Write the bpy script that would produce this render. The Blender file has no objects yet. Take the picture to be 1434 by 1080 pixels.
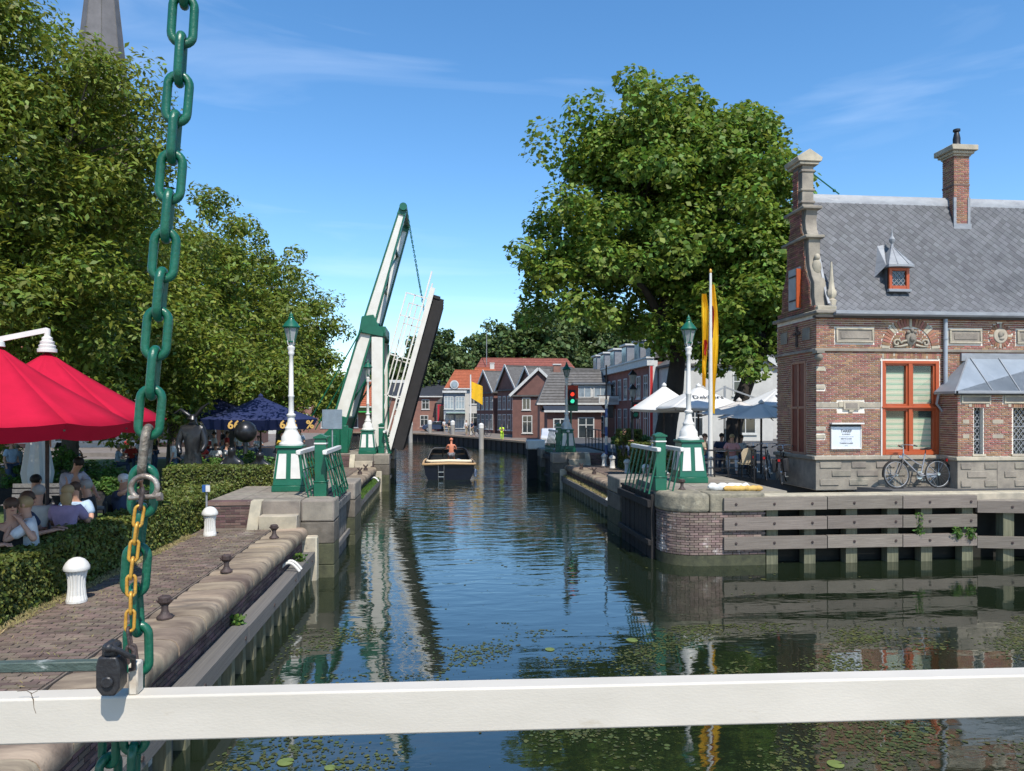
import bpy, math, random
import numpy as np
from mathutils import Vector, Matrix, Euler
R = math.radians
random.seed(7); rng = np.random.default_rng(7)
S = bpy.context.scene
COL = S.collection
# ---------------------------------------------------------------- camera, sky, sun, exposure
CAMH = 3.85; YAW = R(5.6); FPX = 1035.0; HZ = 578.0; PW = 1434.0; PH = 1080.0
cam = bpy.data.objects.new('camera', bpy.data.cameras.new('camera')); COL.objects.link(cam)
cam.location = (0, 0, CAMH); cam.rotation_euler = (R(90), 0, -YAW)
cam.data.sensor_width = 36; cam.data.lens = 36 * FPX / PW
cam.data.shift_y = (HZ - PH / 2) / PW
cam.data.clip_start = 0.05; cam.data.clip_end = 3000
S.camera = cam
SUN_EL = 54; SUN_AZ = 14          # azimuth measured from behind the camera towards +X
W = bpy.data.worlds.new('World'); S.world = W; W.use_nodes = True
nt = W.node_tree; nt.nodes.clear()
sky = nt.nodes.new('ShaderNodeTexSky'); sky.sky_type = 'NISHITA'; sky.sun_disc = False
sky.sun_elevation = R(SUN_EL); sky.sun_rotation = R(180 - SUN_AZ)
sky.air_density = 1.0; sky.dust_density = 0.25; sky.ozone_density = 3.0; sky.altitude = 0
bg = nt.nodes.new('ShaderNodeBackground'); bg.inputs[1].default_value = 0.15
hs = nt.nodes.new('ShaderNodeHueSaturation'); hs.inputs['Saturation'].default_value = 1.22; hs.inputs['Value'].default_value = 1.08; hs.inputs['Hue'].default_value = .498
tc = nt.nodes.new('ShaderNodeTexCoord'); mp = nt.nodes.new('ShaderNodeMapping')
mp.inputs['Scale'].default_value = (1.2, 2.2, 9.0); mp.inputs['Rotation'].default_value = (0, R(14), R(20))
n1 = nt.nodes.new('ShaderNodeTexNoise'); n1.inputs['Scale'].default_value = 1.6; n1.inputs['Detail'].default_value = 7; n1.inputs['Distortion'].default_value = .8
rp = nt.nodes.new('ShaderNodeValToRGB'); rp.color_ramp.elements[0].position = .54; rp.color_ramp.elements[1].position = .9
rp.color_ramp.elements[1].color = (.20, .20, .20, 1)
mx = nt.nodes.new('ShaderNodeMix'); mx.data_type = 'RGBA'; mx.inputs['B'].default_value = (7.6, 8.2, 9.0, 1)
out = nt.nodes.new('ShaderNodeOutputWorld')
L = nt.links.new
L(tc.outputs['Generated'], mp.inputs['Vector']); L(mp.outputs[0], n1.inputs['Vector']); L(n1.outputs['Fac'], rp.inputs[0])
L(sky.outputs[0], hs.inputs['Color']); L(hs.outputs[0], mx.inputs['A']); L(rp.outputs[0], mx.inputs['Factor'])
L(mx.outputs['Result'], bg.inputs[0]); L(bg.outputs[0], out.inputs[0])
sd = bpy.data.lights.new('sun', 'SUN'); sd.energy = 4.4; sd.angle = R(.53); sd.color = (1, .94, .855)
so = bpy.data.objects.new('sun', sd); COL.objects.link(so); so.location = (20, -40, 60)
sdir = Vector((math.sin(R(SUN_AZ)) * math.cos(R(SUN_EL)), -math.cos(R(SUN_AZ)) * math.cos(R(SUN_EL)), math.sin(R(SUN_EL))))
so.rotation_euler = sdir.to_track_quat('Z', 'Y').to_euler()
S.view_settings.view_transform = 'Standard'; S.view_settings.look = 'None'
S.view_settings.exposure = 0.42; S.view_settings.gamma = 1; S.view_settings.use_curve_mapping = False

# ---------------------------------------------------------------- measuring: a surveyed point of the place from its bearing
def ray(px, py):
    u = (px - PW / 2) / FPX; v = (HZ - py) / FPX
    return (math.sin(YAW) + u * math.cos(YAW), math.cos(YAW) - u * math.sin(YAW), v)
def G(px, py, z):
    r = ray(px, py); t = (z - CAMH) / r[2]; return Vector((r[0] * t, r[1] * t, z))
def Q(px, py, Y):
    r = ray(px, py); t = Y / r[1]; return Vector((r[0] * t, Y, CAMH + r[2] * t))

# ---------------------------------------------------------------- materials
MATS = {}
def mat(name, c, rough=.75, c2=None, scale=4., bump=0., bscale=30., island=0., obj=0., metal=0., spec=.4, stretch=None,
        dirt=None, dscale=1.5, dthr=.55, trans=0., detail=5, emit=None, coords='Object', coat=0.):
    if name in MATS: return MATS[name]
    m = bpy.data.materials.new(name); m.use_nodes = True; t = m.node_tree; b = t.nodes['Principled BSDF']
    N = t.nodes.new; K = t.links.new
    b.inputs['Roughness'].default_value = rough; b.inputs['Metallic'].default_value = metal
    b.inputs['Specular IOR Level'].default_value = spec; b.inputs['Coat Weight'].default_value = coat
    co = N('ShaderNodeTexCoord'); mpp = N('ShaderNodeMapping')
    if stretch: mpp.inputs['Scale'].default_value = stretch
    K(co.outputs[coords] if coords != 'Pos' else N('ShaderNodeNewGeometry').outputs['Position'], mpp.inputs['Vector'])
    c = (*c, 1); c2 = (*c2, 1) if c2 else tuple(x * .72 for x in c[:3]) + (1,)
    n = N('ShaderNodeTexNoise'); n.inputs['Scale'].default_value = scale; n.inputs['Detail'].default_value = detail
    n.inputs['Roughness'].default_value = .62
    K(mpp.outputs[0], n.inputs['Vector'])
    r = N('ShaderNodeValToRGB'); r.color_ramp.elements[0].position = .34; r.color_ramp.elements[1].position = .68
    r.color_ramp.elements[0].color = c2; r.color_ramp.elements[1].color = c
    K(n.outputs['Fac'], r.inputs[0]); cur = r.outputs[0]
    if dirt:
        n3 = N('ShaderNodeTexNoise'); n3.inputs['Scale'].default_value = dscale; n3.inputs['Detail'].default_value = 8
        n3.inputs['Roughness'].default_value = .7
        K(mpp.outputs[0], n3.inputs['Vector']); r3 = N('ShaderNodeValToRGB')
        r3.color_ramp.elements[0].position = dthr; r3.color_ramp.elements[1].position = dthr + .12
        K(n3.outputs['Fac'], r3.inputs[0]); x = N('ShaderNodeMix'); x.data_type = 'RGBA'
        x.inputs['B'].default_value = (*dirt, 1); K(cur, x.inputs['A']); K(r3.outputs[0], x.inputs['Factor']); cur = x.outputs['Result']
    if island or obj:
        ad = N('ShaderNodeMath'); ad.operation = 'ADD'
        g = N('ShaderNodeNewGeometry'); oi = N('ShaderNodeObjectInfo')
        K(g.outputs['Random Per Island'], ad.inputs[0]); K(oi.outputs['Random'], ad.inputs[1])
        fr = N('ShaderNodeMath'); fr.operation = 'FRACT'; K(ad.outputs[0], fr.inputs[0])
        mr = N('ShaderNodeMapRange'); a = max(island, obj)
        mr.inputs['To Min'].default_value = 1 - a; mr.inputs['To Max'].default_value = 1 + a
        K(fr.outputs[0], mr.inputs['Value'])
        h = N('ShaderNodeHueSaturation'); K(cur, h.inputs['Color']); K(mr.outputs[0], h.inputs['Value'])
        mr2 = N('ShaderNodeMapRange'); mr2.inputs['To Min'].default_value = .5 - .025 * a / .3; mr2.inputs['To Max'].default_value = .5 + .03 * a / .3
        w = N('ShaderNodeMath'); w.operation = 'MULTIPLY'; w.inputs[1].default_value = 7.13; K(fr.outputs[0], w.inputs[0])
        w2 = N('ShaderNodeMath'); w2.operation = 'FRACT'; K(w.outputs[0], w2.inputs[0]); K(w2.outputs[0], mr2.inputs['Value'])
        K(mr2.outputs[0], h.inputs['Hue']); cur = h.outputs[0]
    K(cur, b.inputs['Base Color'])
    if bump:
        n2 = N('ShaderNodeTexNoise'); n2.inputs['Scale'].default_value = bscale; n2.inputs['Detail'].default_value = 6
        K(mpp.outputs[0], n2.inputs['Vector']); bp = N('ShaderNodeBump'); bp.inputs['Strength'].default_value = bump
        bp.inputs['Distance'].default_value = .02; K(n2.outputs['Fac'], bp.inputs['Height']); K(bp.outputs[0], b.inputs['Normal'])
    if trans:
        tr = N('ShaderNodeBsdfTranslucent'); ms = N('ShaderNodeMixShader'); ms.inputs[0].default_value = trans
        hh = N('ShaderNodeHueSaturation'); hh.inputs['Value'].default_value = 1.5; hh.inputs['Hue'].default_value = .485
        K(cur, hh.inputs['Color']); K(hh.outputs[0], tr.inputs[0]); K(b.outputs[0], ms.inputs[1]); K(tr.outputs[0], ms.inputs[2])
        K(ms.outputs[0], t.nodes['Material Output'].inputs[0])
    if emit:
        b.inputs['Emission Color'].default_value = (*emit[:3], 1); b.inputs['Emission Strength'].default_value = emit[3]
    MATS[name] = m; return m

BRICK = mat('brick', (.31, .145, .090), .85, (.22, .105, .072), 2.5, .25, 60, island=.30, obj=.30)
BRICKD = mat('dark_brick', (.15, .09, .08), .9, (.10, .065, .06), 2.5, .3, 50, island=.4, obj=.4, dirt=(.34, .32, .29), dscale=1.3, dthr=.62)
PAVE = mat('paving_brick', (.175, .130, .100), .85, (.12, .090, .072), 3, .35, 40, island=.3, obj=.3, dirt=(.23, .2, .16), dscale=1.1, dthr=.6, coords='Pos')
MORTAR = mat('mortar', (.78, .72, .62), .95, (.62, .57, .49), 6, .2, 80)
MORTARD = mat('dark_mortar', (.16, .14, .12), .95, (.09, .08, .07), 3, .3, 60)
SAND = mat('sand_joint', (.17, .14, .11), .95, (.12, .095, .08), 3, .3, 50, coords='Pos')
STONE = mat('sandstone', (.46, .40, .30), .85, (.30, .27, .21), 3, .25, 45, island=.12, obj=.12, dirt=(.17, .16, .14), dscale=2, dthr=.62)
STONEG = mat('grey_stone', (.29, .255, .205), .88, (.17, .15, .125), 2.2, .35, 35, island=.14, obj=.14, dirt=(.11, .11, .09), dscale=1.3, dthr=.62)
COPE = mat('coping_stone', (.36, .285, .20), .82, (.11, .08, .06), 1.5, .35, 30, obj=.1, stretch=(.5, 2.2, 1.5), dirt=(.10, .085, .07), dscale=.9, dthr=.58, coords='Pos')
TIMB = mat('weathered_timber', (.26, .222, .185), .85, (.11, .09, .075), 3.0, .5, 22, obj=.16, stretch=(1.2, 12, 12), dirt=(.09, .085, .07), dscale=1.1, dthr=.6)
TIMBY = mat('quay_timber', (.20, .185, .165), .85, (.11, .105, .10), 2.0, .5, 22, obj=.12, stretch=(10, 1, 10), dirt=(.065, .06, .05), dscale=1, dthr=.6)
PILE = mat('wet_pile', (.20, .19, .12), .7, (.07, .075, .045), 3, .5, 25, obj=.1, stretch=(4, 4, .7))
DARKST = mat('dark_wet_stone', (.15, .13, .105), .8, (.075, .066, .052), 3, .4, 30, dirt=(.24, .21, .17), dscale=1.4, dthr=.62)
MOSS = mat('mossy_stone', (.075, .078, .04), .8, (.035, .038, .022), 4, .5, 30)
GREEN = mat('green_paint', (.008, .115, .064), .36, (.006, .092, .052), 3, .06, 60, spec=.5, coat=.08, dirt=(.05, .10, .07), dscale=3, dthr=.66)
CHAINM = mat('chain_green', (.006, .110, .060), .36, (.004, .075, .042), 9, .15, 90, spec=.5, coat=.08, dirt=(.28, .27, .22), dscale=26, dthr=.70)
RUSTG = mat('worn_link', (.30, .27, .22), .5, (.07, .05, .035), 35, .3, 120, metal=.4, dirt=(.02, .09, .06), dscale=30, dthr=.58)
WHITE = mat('white_paint', (.66, .65, .61), .42, (.57, .56, .52), 3, .04, 50, dirt=(.5, .49, .44), dscale=3, dthr=.68)
WHITEB = mat('bridge_white', (.68, .67, .62), .45, (.60, .58, .52), 2, .05, 40, dirt=(.45, .42, .36), dscale=2, dthr=.66)
RAILW = mat('rail_white', (.55, .51, .44), .6, (.47, .435, .37), 6, .05, 300, dirt=(.40, .35, .27), dscale=16, dthr=.63, spec=.35, stretch=(.35, 1, 1))
BLACK = mat('black_paint', (.018, .018, .02), .45, (.012, .012, .014), 4, .05, 50)
BLACKG = mat('black_gloss', (.012, .012, .014), .22, (.01, .01, .012), 4, spec=.5)
RUBBER = mat('rubber', (.02, .02, .02), .8, (.03, .03, .03), 6)
TAR = mat('tarred_timber', (.022, .02, .02), .75, (.012, .011, .011), 2, .5, 25, stretch=(1, 5, 1))
CHROME = mat('steel', (.62, .62, .62), .28, (.5, .5, .5), 8, metal=.9)
IRON = mat('rusty_iron', (.075, .05, .045), .6, (.035, .027, .025), 8, .4, 60)
PADL = mat('padlock_black', (.028, .028, .03), .4, (.018, .018, .02), 12, .15, 80, dirt=(.10, .09, .08), dscale=14, dthr=.68)
GOLD = mat('yellow_chain', (.62, .36, .06), .38, (.42, .20, .03), 30, .1, 120, metal=.25, dirt=(.13, .08, .05), dscale=45, dthr=.62)
SLATE = mat('slate', (.115, .118, .125), .6, (.085, .088, .096), 2, .2, 30, island=.24, obj=.24, dirt=(.17, .17, .165), dscale=1.5, dthr=.64)
LEAD = mat('lead_sheet', (.30, .315, .33), .55, (.22, .23, .245), 2.5, .15, 15, metal=.15, stretch=(1, 1, 3), dirt=(.44, .44, .43), dscale=2, dthr=.60)
ORANGE = mat('orange_red_paint', (.40, .080, .022), .45, (.34, .066, .02), 4, .03, 60, spec=.5)
DORANGE = mat('dark_red_shutter', (.16, .03, .018), .5, (.12, .024, .014), 4)
GLASS = mat('window_glass', (.035, .045, .05), .06, (.02, .026, .03), 1.2, spec=.8)
GLASSL = mat('light_glass', (.30, .36, .40), .12, (.18, .22, .25), 1.5, spec=.7)
BLIND = mat('blind_slat', (.66, .60, .46), .6, (.62, .56, .44), 3, obj=.05, island=.05)
BLINDG = mat('blind_slat_green', (.36, .50, .36), .6, (.34, .47, .34), 3)
RED = mat('red_canvas', (.46, .008, .036), .85, (.40, .007, .030), 3, .1, 150, trans=.05, spec=.15)
NAVY = mat('navy_canvas', (.012, .022, .085), .8, (.010, .018, .07), 3, .1, 100)
GREYC = mat('grey_canvas', (.52, .49, .45), .8, (.48, .45, .41), 3, .1, 100)
WHITEC = mat('white_canvas', (.70, .70, .68), .8, (.64, .64, .62), 2, .1, 100, trans=.15)
BRONZE = mat('dark_bronze', (.035, .036, .040), .33, (.02, .02, .022), 3, .15, 14, metal=.5, spec=.6)
GRASS = mat('grass', (.085, .13, .03), .9, (.055, .085, .022), 1.2, .6, 30, dirt=(.17, .15, .08), dscale=.8, dthr=.62, coords='Pos')
TERR = mat('terrace_paving', (.20, .17, .15), .9, (.13, .115, .10), 1.5, .3, 30, coords='Pos')
ASPH = mat('asphalt', (.085, .083, .082), .9, (.06, .06, .06), 1.5, .2, 60, coords='Pos')
BARK = mat('bark', (.13, .115, .09), .95, (.065, .055, .045), 3, .8, 16, stretch=(1, 1, .35))
BARKD = mat('dark_bark', (.055, .045, .038), .95, (.03, .025, .022), 3, .8, 14, stretch=(1, 1, .35))
LEAFA = mat('lime_leaf', (.170, .215, .026), .55, (.108, .150, .020), .35, island=.4, trans=.30, spec=.4)
LEAFB = mat('plane_leaf', (.165, .235, .030), .6, (.095, .160, .022), .3, island=.4, trans=.30, spec=.4)
LEAFC = mat('forest_leaf', (.090, .135, .035), .6, (.055, .09, .026), .12, island=.35, trans=.2)
LEAFH = mat('hedge_leaf', (.145, .165, .03), .55, (.085, .11, .022), 1.2, island=.4, trans=.22)
HCORE = mat('hedge_twigs', (.03, .035, .012), .95, (.018, .02, .01), 4)
LEAFP = mat('plant_leaf', (.10, .19, .03), .55, (.06, .12, .022), 2, island=.35, trans=.25)
SKIN = mat('skin', (.52, .29, .20), .6, (.46, .25, .17), 4)
SKINT = mat('sunburnt_skin', (.55, .20, .12), .6, (.47, .17, .10), 4)

# ---------------------------------------------------------------- mesh helpers
def rootloc(o):
    p = Vector((0, 0, 0))
    while o: p = p + o.location; o = o.parent
    return p
class MB:
    def __init__(s): s.v = []; s.f = []; s.m = []; s.mi = 0; s.X = None
    def add(s, vs, fs):
        k = len(s.v)
        if s.X is not None: vs = [s.X @ Vector(v) for v in vs]
        s.v += [tuple(v) for v in vs]; s.f += [tuple(i + k for i in f) for f in fs]; s.m += [s.mi] * len(fs); return s
    def box(s, x0, x1, y0, y1, z0, z1):
        return s.add([(x0,y0,z0),(x1,y0,z0),(x1,y1,z0),(x0,y1,z0),(x0,y0,z1),(x1,y0,z1),(x1,y1,z1),(x0,y1,z1)],
                     [(0,3,2,1),(4,5,6,7),(0,1,5,4),(1,2,6,5),(2,3,7,6),(3,0,4,7)])
    def cbox(s, c, d, M=None):
        h = [x / 2 for x in d]; P = [(-h[0],-h[1],-h[2]),(h[0],-h[1],-h[2]),(h[0],h[1],-h[2]),(-h[0],h[1],-h[2]),(-h[0],-h[1],h[2]),(h[0],-h[1],h[2]),(h[0],h[1],h[2]),(-h[0],h[1],h[2])]
        c = Vector(c)
        P = [(M @ Vector(p) if M else Vector(p)) + c for p in P]
        return s.add(P, [(0,3,2,1),(4,5,6,7),(0,1,5,4),(1,2,6,5),(2,3,7,6),(3,0,4,7)])
    def beam(s, a, b, w, h, up=(0, 0, 1)):
        a = Vector(a); b = Vector(b); d = (b - a); l = d.length; d.normalize()
        u = Vector(up); x = d.cross(u)
        if x.length < 1e-4: x = d.cross(Vector((0, 1, 0)))
        x.normalize(); u = x.cross(d).normalized(); M = Matrix((d, x, u)).transposed()
        return s.cbox((a + b) / 2, (l, w, h), M)
    def tube(s, pts, r, n=8, closed=False, caps=True):
        pts = [Vector(p) for p in pts]; N = len(pts); rr = r if isinstance(r, (list, tuple)) else [r] * N
        vs = []; prev = None
        for i, p in enumerate(pts):
            a = pts[(i - 1) % N] if (i > 0 or closed) else p; b = pts[(i + 1) % N] if (i < N - 1 or closed) else p
            d = (b - a).normalized()
            if prev is None: x = d.orthogonal().normalized()
            else:
                x = prev - d * prev.dot(d)
                x = x.normalized() if x.length > 1e-6 else d.orthogonal().normalized()
            prev = x; y = d.cross(x)
            for k in range(n):
                t = 2 * math.pi * k / n; vs.append(p + (x * math.cos(t) + y * math.sin(t)) * rr[i])
        fs = []
        for i in range(N if closed else N - 1):
            j = (i + 1) % N
            for k in range(n): fs.append((i*n+k, i*n+(k+1)%n, j*n+(k+1)%n, j*n+k))
        if caps and not closed: fs.append(tuple(range(n))[::-1]); fs.append(tuple((N-1)*n + k for k in range(n)))
        return s.add(vs, fs)
    def cyl(s, a, b, r0, r1=None, n=12): return s.tube([a, b], [r0, r0 if r1 is None else r1], n)
    def lathe(s, prof, c=(0, 0, 0), n=16, flute=0, fr=None):
        vs = []; fs = []; cx, cy, cz = c
        for r, z in prof:
            for k in range(n):
                t = 2 * math.pi * (k + .5) / n; q = r * (1 + (flute * (1 if k % 2 else -1) if (fr and fr[0] <= z <= fr[1]) else 0))
                vs.append((cx + q * math.cos(t), cy + q * math.sin(t), cz + z))
        for i in range(len(prof) - 1):
            for k in range(n): fs.append((i*n+k, i*n+(k+1)%n, (i+1)*n+(k+1)%n, (i+1)*n+k))
        fs.append(tuple(range(n))[::-1]); fs.append(tuple((len(prof)-1)*n + k for k in range(n)))
        return s.add(vs, fs)
    def prism(s, poly, ax, lo, hi):
        def P(a, b, h): return {'z': (a, b, h), 'y': (a, h, b), 'x': (h, a, b)}[ax]
        n = len(poly)
        ar = sum(poly[i][0]*poly[(i+1)%n][1]-poly[(i+1)%n][0]*poly[i][1] for i in range(n))
        if (ar < 0) != (ax == 'y'): poly = poly[::-1]
        return s.add([P(a, b, lo) for a, b in poly] + [P(a, b, hi) for a, b in poly],
                     [tuple(range(n))[::-1], tuple(range(n, 2*n))] + [(i, (i+1)%n, n+(i+1)%n, n+i) for i in range(n)])
    def sph(s, c, r, nu=12, nv=8):
        r = r if isinstance(r, (list, tuple)) else (r, r, r); vs = []; fs = []
        for j in range(1, nv):
            p = math.pi * j / nv
            for i in range(nu):
                t = 2*math.pi*i/nu; vs.append((c[0]+r[0]*math.sin(p)*math.cos(t), c[1]+r[1]*math.sin(p)*math.sin(t), c[2]+r[2]*math.cos(p)))
        for j in range(nv - 2):
            for i in range(nu): fs.append((j*nu+i, (j+1)*nu+i, (j+1)*nu+(i+1)%nu, j*nu+(i+1)%nu))
        a = len(vs); vs += [(c[0], c[1], c[2]+r[2]), (c[0], c[1], c[2]-r[2])]
        for i in range(nu): fs.append((a, i, (i+1)%nu)); fs.append((a+1, (nv-2)*nu+(i+1)%nu, (nv-2)*nu+i))
        return s.add(vs, fs)
    def quad(s, a, b, c, d): return s.add([a, b, c, d], [(0, 1, 2, 3)])
    def build(s, name, m, parent=None, smooth=35, bevel=0, local=False, kind=None, label=None, cat=None, group=None, segs=1):
        me = bpy.data.meshes.new(name); V = s.v
        off = Vector((0, 0, 0))
        if parent is not None and not local: off = rootloc(parent)
        elif parent is None and not local and kind != 'structure' and V:
            a = np.array(V); off = Vector(((a[:,0].min()+a[:,0].max())/2, (a[:,1].min()+a[:,1].max())/2, a[:,2].min()))
        if off.length: V = [(v[0]-off[0], v[1]-off[1], v[2]-off[2]) for v in V]
        me.from_pydata(V, [], s.f)
        for q in (m if isinstance(m, (list, tuple)) else [m]): me.materials.append(q)
        if isinstance(m, (list, tuple)): me.polygons.foreach_set('material_index', s.m)
        if smooth:
            me.polygons.foreach_set('use_smooth', [True] * len(me.polygons)); me.set_sharp_from_angle(angle=R(smooth))
        me.update()
        o = bpy.data.objects.new(name, me); COL.objects.link(o)
        if parent is not None: o.parent = parent
        elif off.length: o.location = off
        if bevel:
            b = o.modifiers.new('bevel', 'BEVEL'); b.width = bevel; b.segments = segs; b.limit_method = 'ANGLE'; b.angle_limit = R(40)
        tag(o, label, cat, group, kind); return o
def tag(o, label=None, cat=None, group=None, kind=None):
    if label: o['label'] = label
    if cat: o['category'] = cat
    if group: o['group'] = group
    if kind: o['kind'] = kind
    return o
def thing(name, loc, label, cat, group=None, rz=0):
    o = bpy.data.objects.new(name, None); COL.objects.link(o); o.location = loc; o.rotation_euler = (0, 0, rz); o.empty_display_size = .2
    return tag(o, label, cat, group)
def copy_tree(o, parent=None, loc=None, rz=None, label=None):
    c = o.copy(); COL.objects.link(c); c.parent = parent
    if loc is not None: c.location = loc
    if rz is not None: c.rotation_euler = (0, 0, rz)
    if label: c['label'] = label
    for ch in list(o.children): copy_tree(ch, c)
    return c
def inst(name, me, parent, loc, rot=(0, 0, 0), scale=(1, 1, 1)):
    o = bpy.data.objects.new(name, me); COL.objects.link(o); o.parent = parent
    o.location = Vector(loc) - (rootloc(parent) if parent else Vector()); o.rotation_euler = rot; o.scale = scale; return o
def unit_mesh(name, m, bev=.06):
    mb = MB().cbox((0, 0, 0), (1, 1, 1)); me = bpy.data.meshes.new(name); me.from_pydata(mb.v, [], mb.f); me.materials.append(m); return me
def pieces(name, specs, parent, m, limit=300, key=None):
    """specs: (centre, size, rz, rx). The largest in view become parts, the rest one joined part."""
    if key: specs = sorted(specs, key=key)
    me = unit_mesh(name, m)
    for c, d, rz, rx in specs[:limit]:
        inst(name, me, parent, c, (rx, 0, rz), d)
    if len(specs) > limit:
        mb = MB()
        for c, d, rz, rx in specs[limit:]: mb.cbox(c, d, Euler((rx, 0, rz)).to_matrix() if (rz or rx) else None)
        mb.build(name + '_field', m, parent, smooth=0, kind='stuff')
def text_mb(txt, size, ext=.003, align='CENTER', bold=0.0):
    cu = bpy.data.curves.new('txt', 'FONT'); cu.body = txt; cu.size = size; cu.extrude = ext; cu.align_x = align; cu.offset = bold; cu.resolution_u = 2
    o = bpy.data.objects.new('txt', cu); COL.objects.link(o)
    dg = bpy.context.evaluated_depsgraph_get(); me = bpy.data.meshes.new_from_object(o.evaluated_get(dg))
    bpy.data.objects.remove(o); return me
def put_text(txt, size, pos, rot, m, parent, name='lettering', ext=.003, bold=0.0, align='CENTER'):
    me = text_mb(txt, size, ext, align, bold); me.materials.clear(); me.materials.append(m)
    return inst(name, me, parent, pos, rot)
def leaves(P, Nrm, size, m, name, parent=None, aspect=.55, jit=.5, kind=None, hang=0.):
    """P, Nrm arrays (n,3): one folded leaf-sized face per point."""
    n = len(P); d = rng.normal(size=(n, 3)); d[:, 2] -= hang; d /= np.linalg.norm(d, axis=1)[:, None]
    nn = Nrm + rng.normal(size=(n, 3)) * jit; nn /= np.linalg.norm(nn, axis=1)[:, None] + 1e-9
    t = d - nn * (d * nn).sum(1)[:, None]; t /= np.linalg.norm(t, axis=1)[:, None] + 1e-9; b = np.cross(nn, t)
    s = (size * (.5 + 1.0 * rng.random(n)))[:, None]
    V = np.empty((n, 4, 3)); V[:, 0] = P - t * s * .5; V[:, 1] = P + b * s * aspect * .5 + nn * s * .10
    V[:, 2] = P + t * s * .5; V[:, 3] = P - b * s * aspect * .5 + nn * s * .10
    me = bpy.data.meshes.new(name); me.vertices.add(n * 4); me.vertices.foreach_set('co', V.reshape(-1).astype(np.float32))
    me.loops.add(n * 4); me.loops.foreach_set('vertex_index', np.arange(n * 4, dtype=np.int32))
    me.polygons.add(n); me.polygons.foreach_set('loop_start', np.arange(0, n * 4, 4, dtype=np.int32))
    me.update(calc_edges=True); me.materials.append(m)
    o = bpy.data.objects.new(name, me); COL.objects.link(o)
    if parent is not None: o.parent = parent
    if kind: o['kind'] = kind
    return o
# ---------------------------------------------------------------- ground and water
def mk_water():
    m = bpy.data.materials.new('canal_water'); m.use_nodes = True; t = m.node_tree; b = t.nodes['Principled BSDF']; N = t.nodes.new; K = t.links.new
    b.inputs['Base Color'].default_value = (.010, .016, .008, 1); b.inputs['Roughness'].default_value = .03
    b.inputs['IOR'].default_value = 1.9; b.inputs['Specular IOR Level'].default_value = 1.0
    g = N('ShaderNodeNewGeometry')
    def noise(sc, scale, det, dist=0.):
        mp_ = N('ShaderNodeMapping'); mp_.inputs['Scale'].default_value = sc; K(g.outputs['Position'], mp_.inputs['Vector'])
        n = N('ShaderNodeTexNoise'); n.inputs['Scale'].default_value = scale; n.inputs['Detail'].default_value = det
        n.inputs['Distortion'].default_value = dist; K(mp_.outputs[0], n.inputs['Vector']); return n.outputs['Fac']
    a = noise((.45, 1.1, 1), 1.9, 1.5, .5); c = noise((.7, 1.5, 1), 5.5, 2, .4); calm = noise((1, 1, 1), .10, 3, .5)
    # ripples freshen away from the sheltered basin: a wind patch pattern over the place
    s = N('ShaderNodeSeparateXYZ'); K(g.outputs['Position'], s.inputs[0])
    mr = N('ShaderNodeMapRange'); mr.inputs['From Min'].default_value = 12; mr.inputs['From Max'].default_value = 60
    mr.inputs['To Min'].default_value = .11; mr.inputs['To Max'].default_value = .9; K(s.outputs['Y'], mr.inputs['Value'])
    cm = N('ShaderNodeMapRange'); cm.inputs['From Min'].default_value = .4; cm.inputs['From Max'].default_value = .62
    cm.inputs['To Min'].default_value = .55; cm.inputs['To Max'].default_value = 1.2; K(calm, cm.inputs['Value'])
    mu = N('ShaderNodeMath'); mu.operation = 'MULTIPLY'; K(mr.outputs[0], mu.inputs[0]); K(cm.outputs[0], mu.inputs[1])
    ad = N('ShaderNodeMath'); ad.operation = 'MULTIPLY_ADD'; ad.inputs[1].default_value = .20; K(c, ad.inputs[0]); K(a, ad.inputs[2])
    bp = N('ShaderNodeBump'); bp.inputs['Distance'].default_value = .07; K(ad.outputs[0], bp.inputs['Height']); K(mu.outputs[0], bp.inputs['Strength'])
    K(bp.outputs[0], b.inputs['Normal']); return m
WATER = mk_water()
mb = MB(); mb.quad((-900, -60, 0), (900, -60, 0), (900, 900, 0), (-900, 900, 0)); mb.build('water', WATER, kind='structure', smooth=0)
mb = MB(); mb.quad((-900, -60, -2.2), (900, -60, -2.2), (900, 900, -2.2), (-900, 900, -2.2)); mb.build('canal_bed', MOSS, kind='structure', smooth=0)
LX = -3.13                                        # face of the left lower quay wall
SH = 0.
def mx(x, sd): return x if sd < 0 else 3.24 - x + SH
def box_s(mb, sd, x0, x1, y0, y1, z0, z1):
    a, b = mx(x0, sd), mx(x1, sd); return mb.box(min(a, b), max(a, b), y0, y1, z0, z1)
mb = MB().prism([(-60, -20), (LX - .11, -20), (LX - .11, 45), (-30, 49), (-400, 60), (-400, -20)], 'z', -2, 1.14)
LQ = mb.build('left_quay', TERR, kind='structure', smooth=0)
mb = MB().prism([(6.5, 22), (6.5, 46), (8.6, 60), (8.2, 68), (4.6, 79.6), (-1.4, 95.5), (-5.3, 100.6), (-30, 112), (-400, 150), (-400, 900), (600, 900), (600, 18.6), (8.2, 18.6)], 'z', -2, 1.14)
RQ = mb.build('right_quay', TERR, kind='structure', smooth=0)
MB().prism([(9.0, 24.0), (9.0, 60), (40, 60), (40, 18.6), (12, 18.6)], 'z', 1.0, 1.79).build('terrace_ground', ASPH, kind='structure', smooth=0)
MB().box(-20, -6.0, 18.5, 44, 1.1, 1.21).build('lawn', GRASS, kind='structure', smooth=0)

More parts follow.
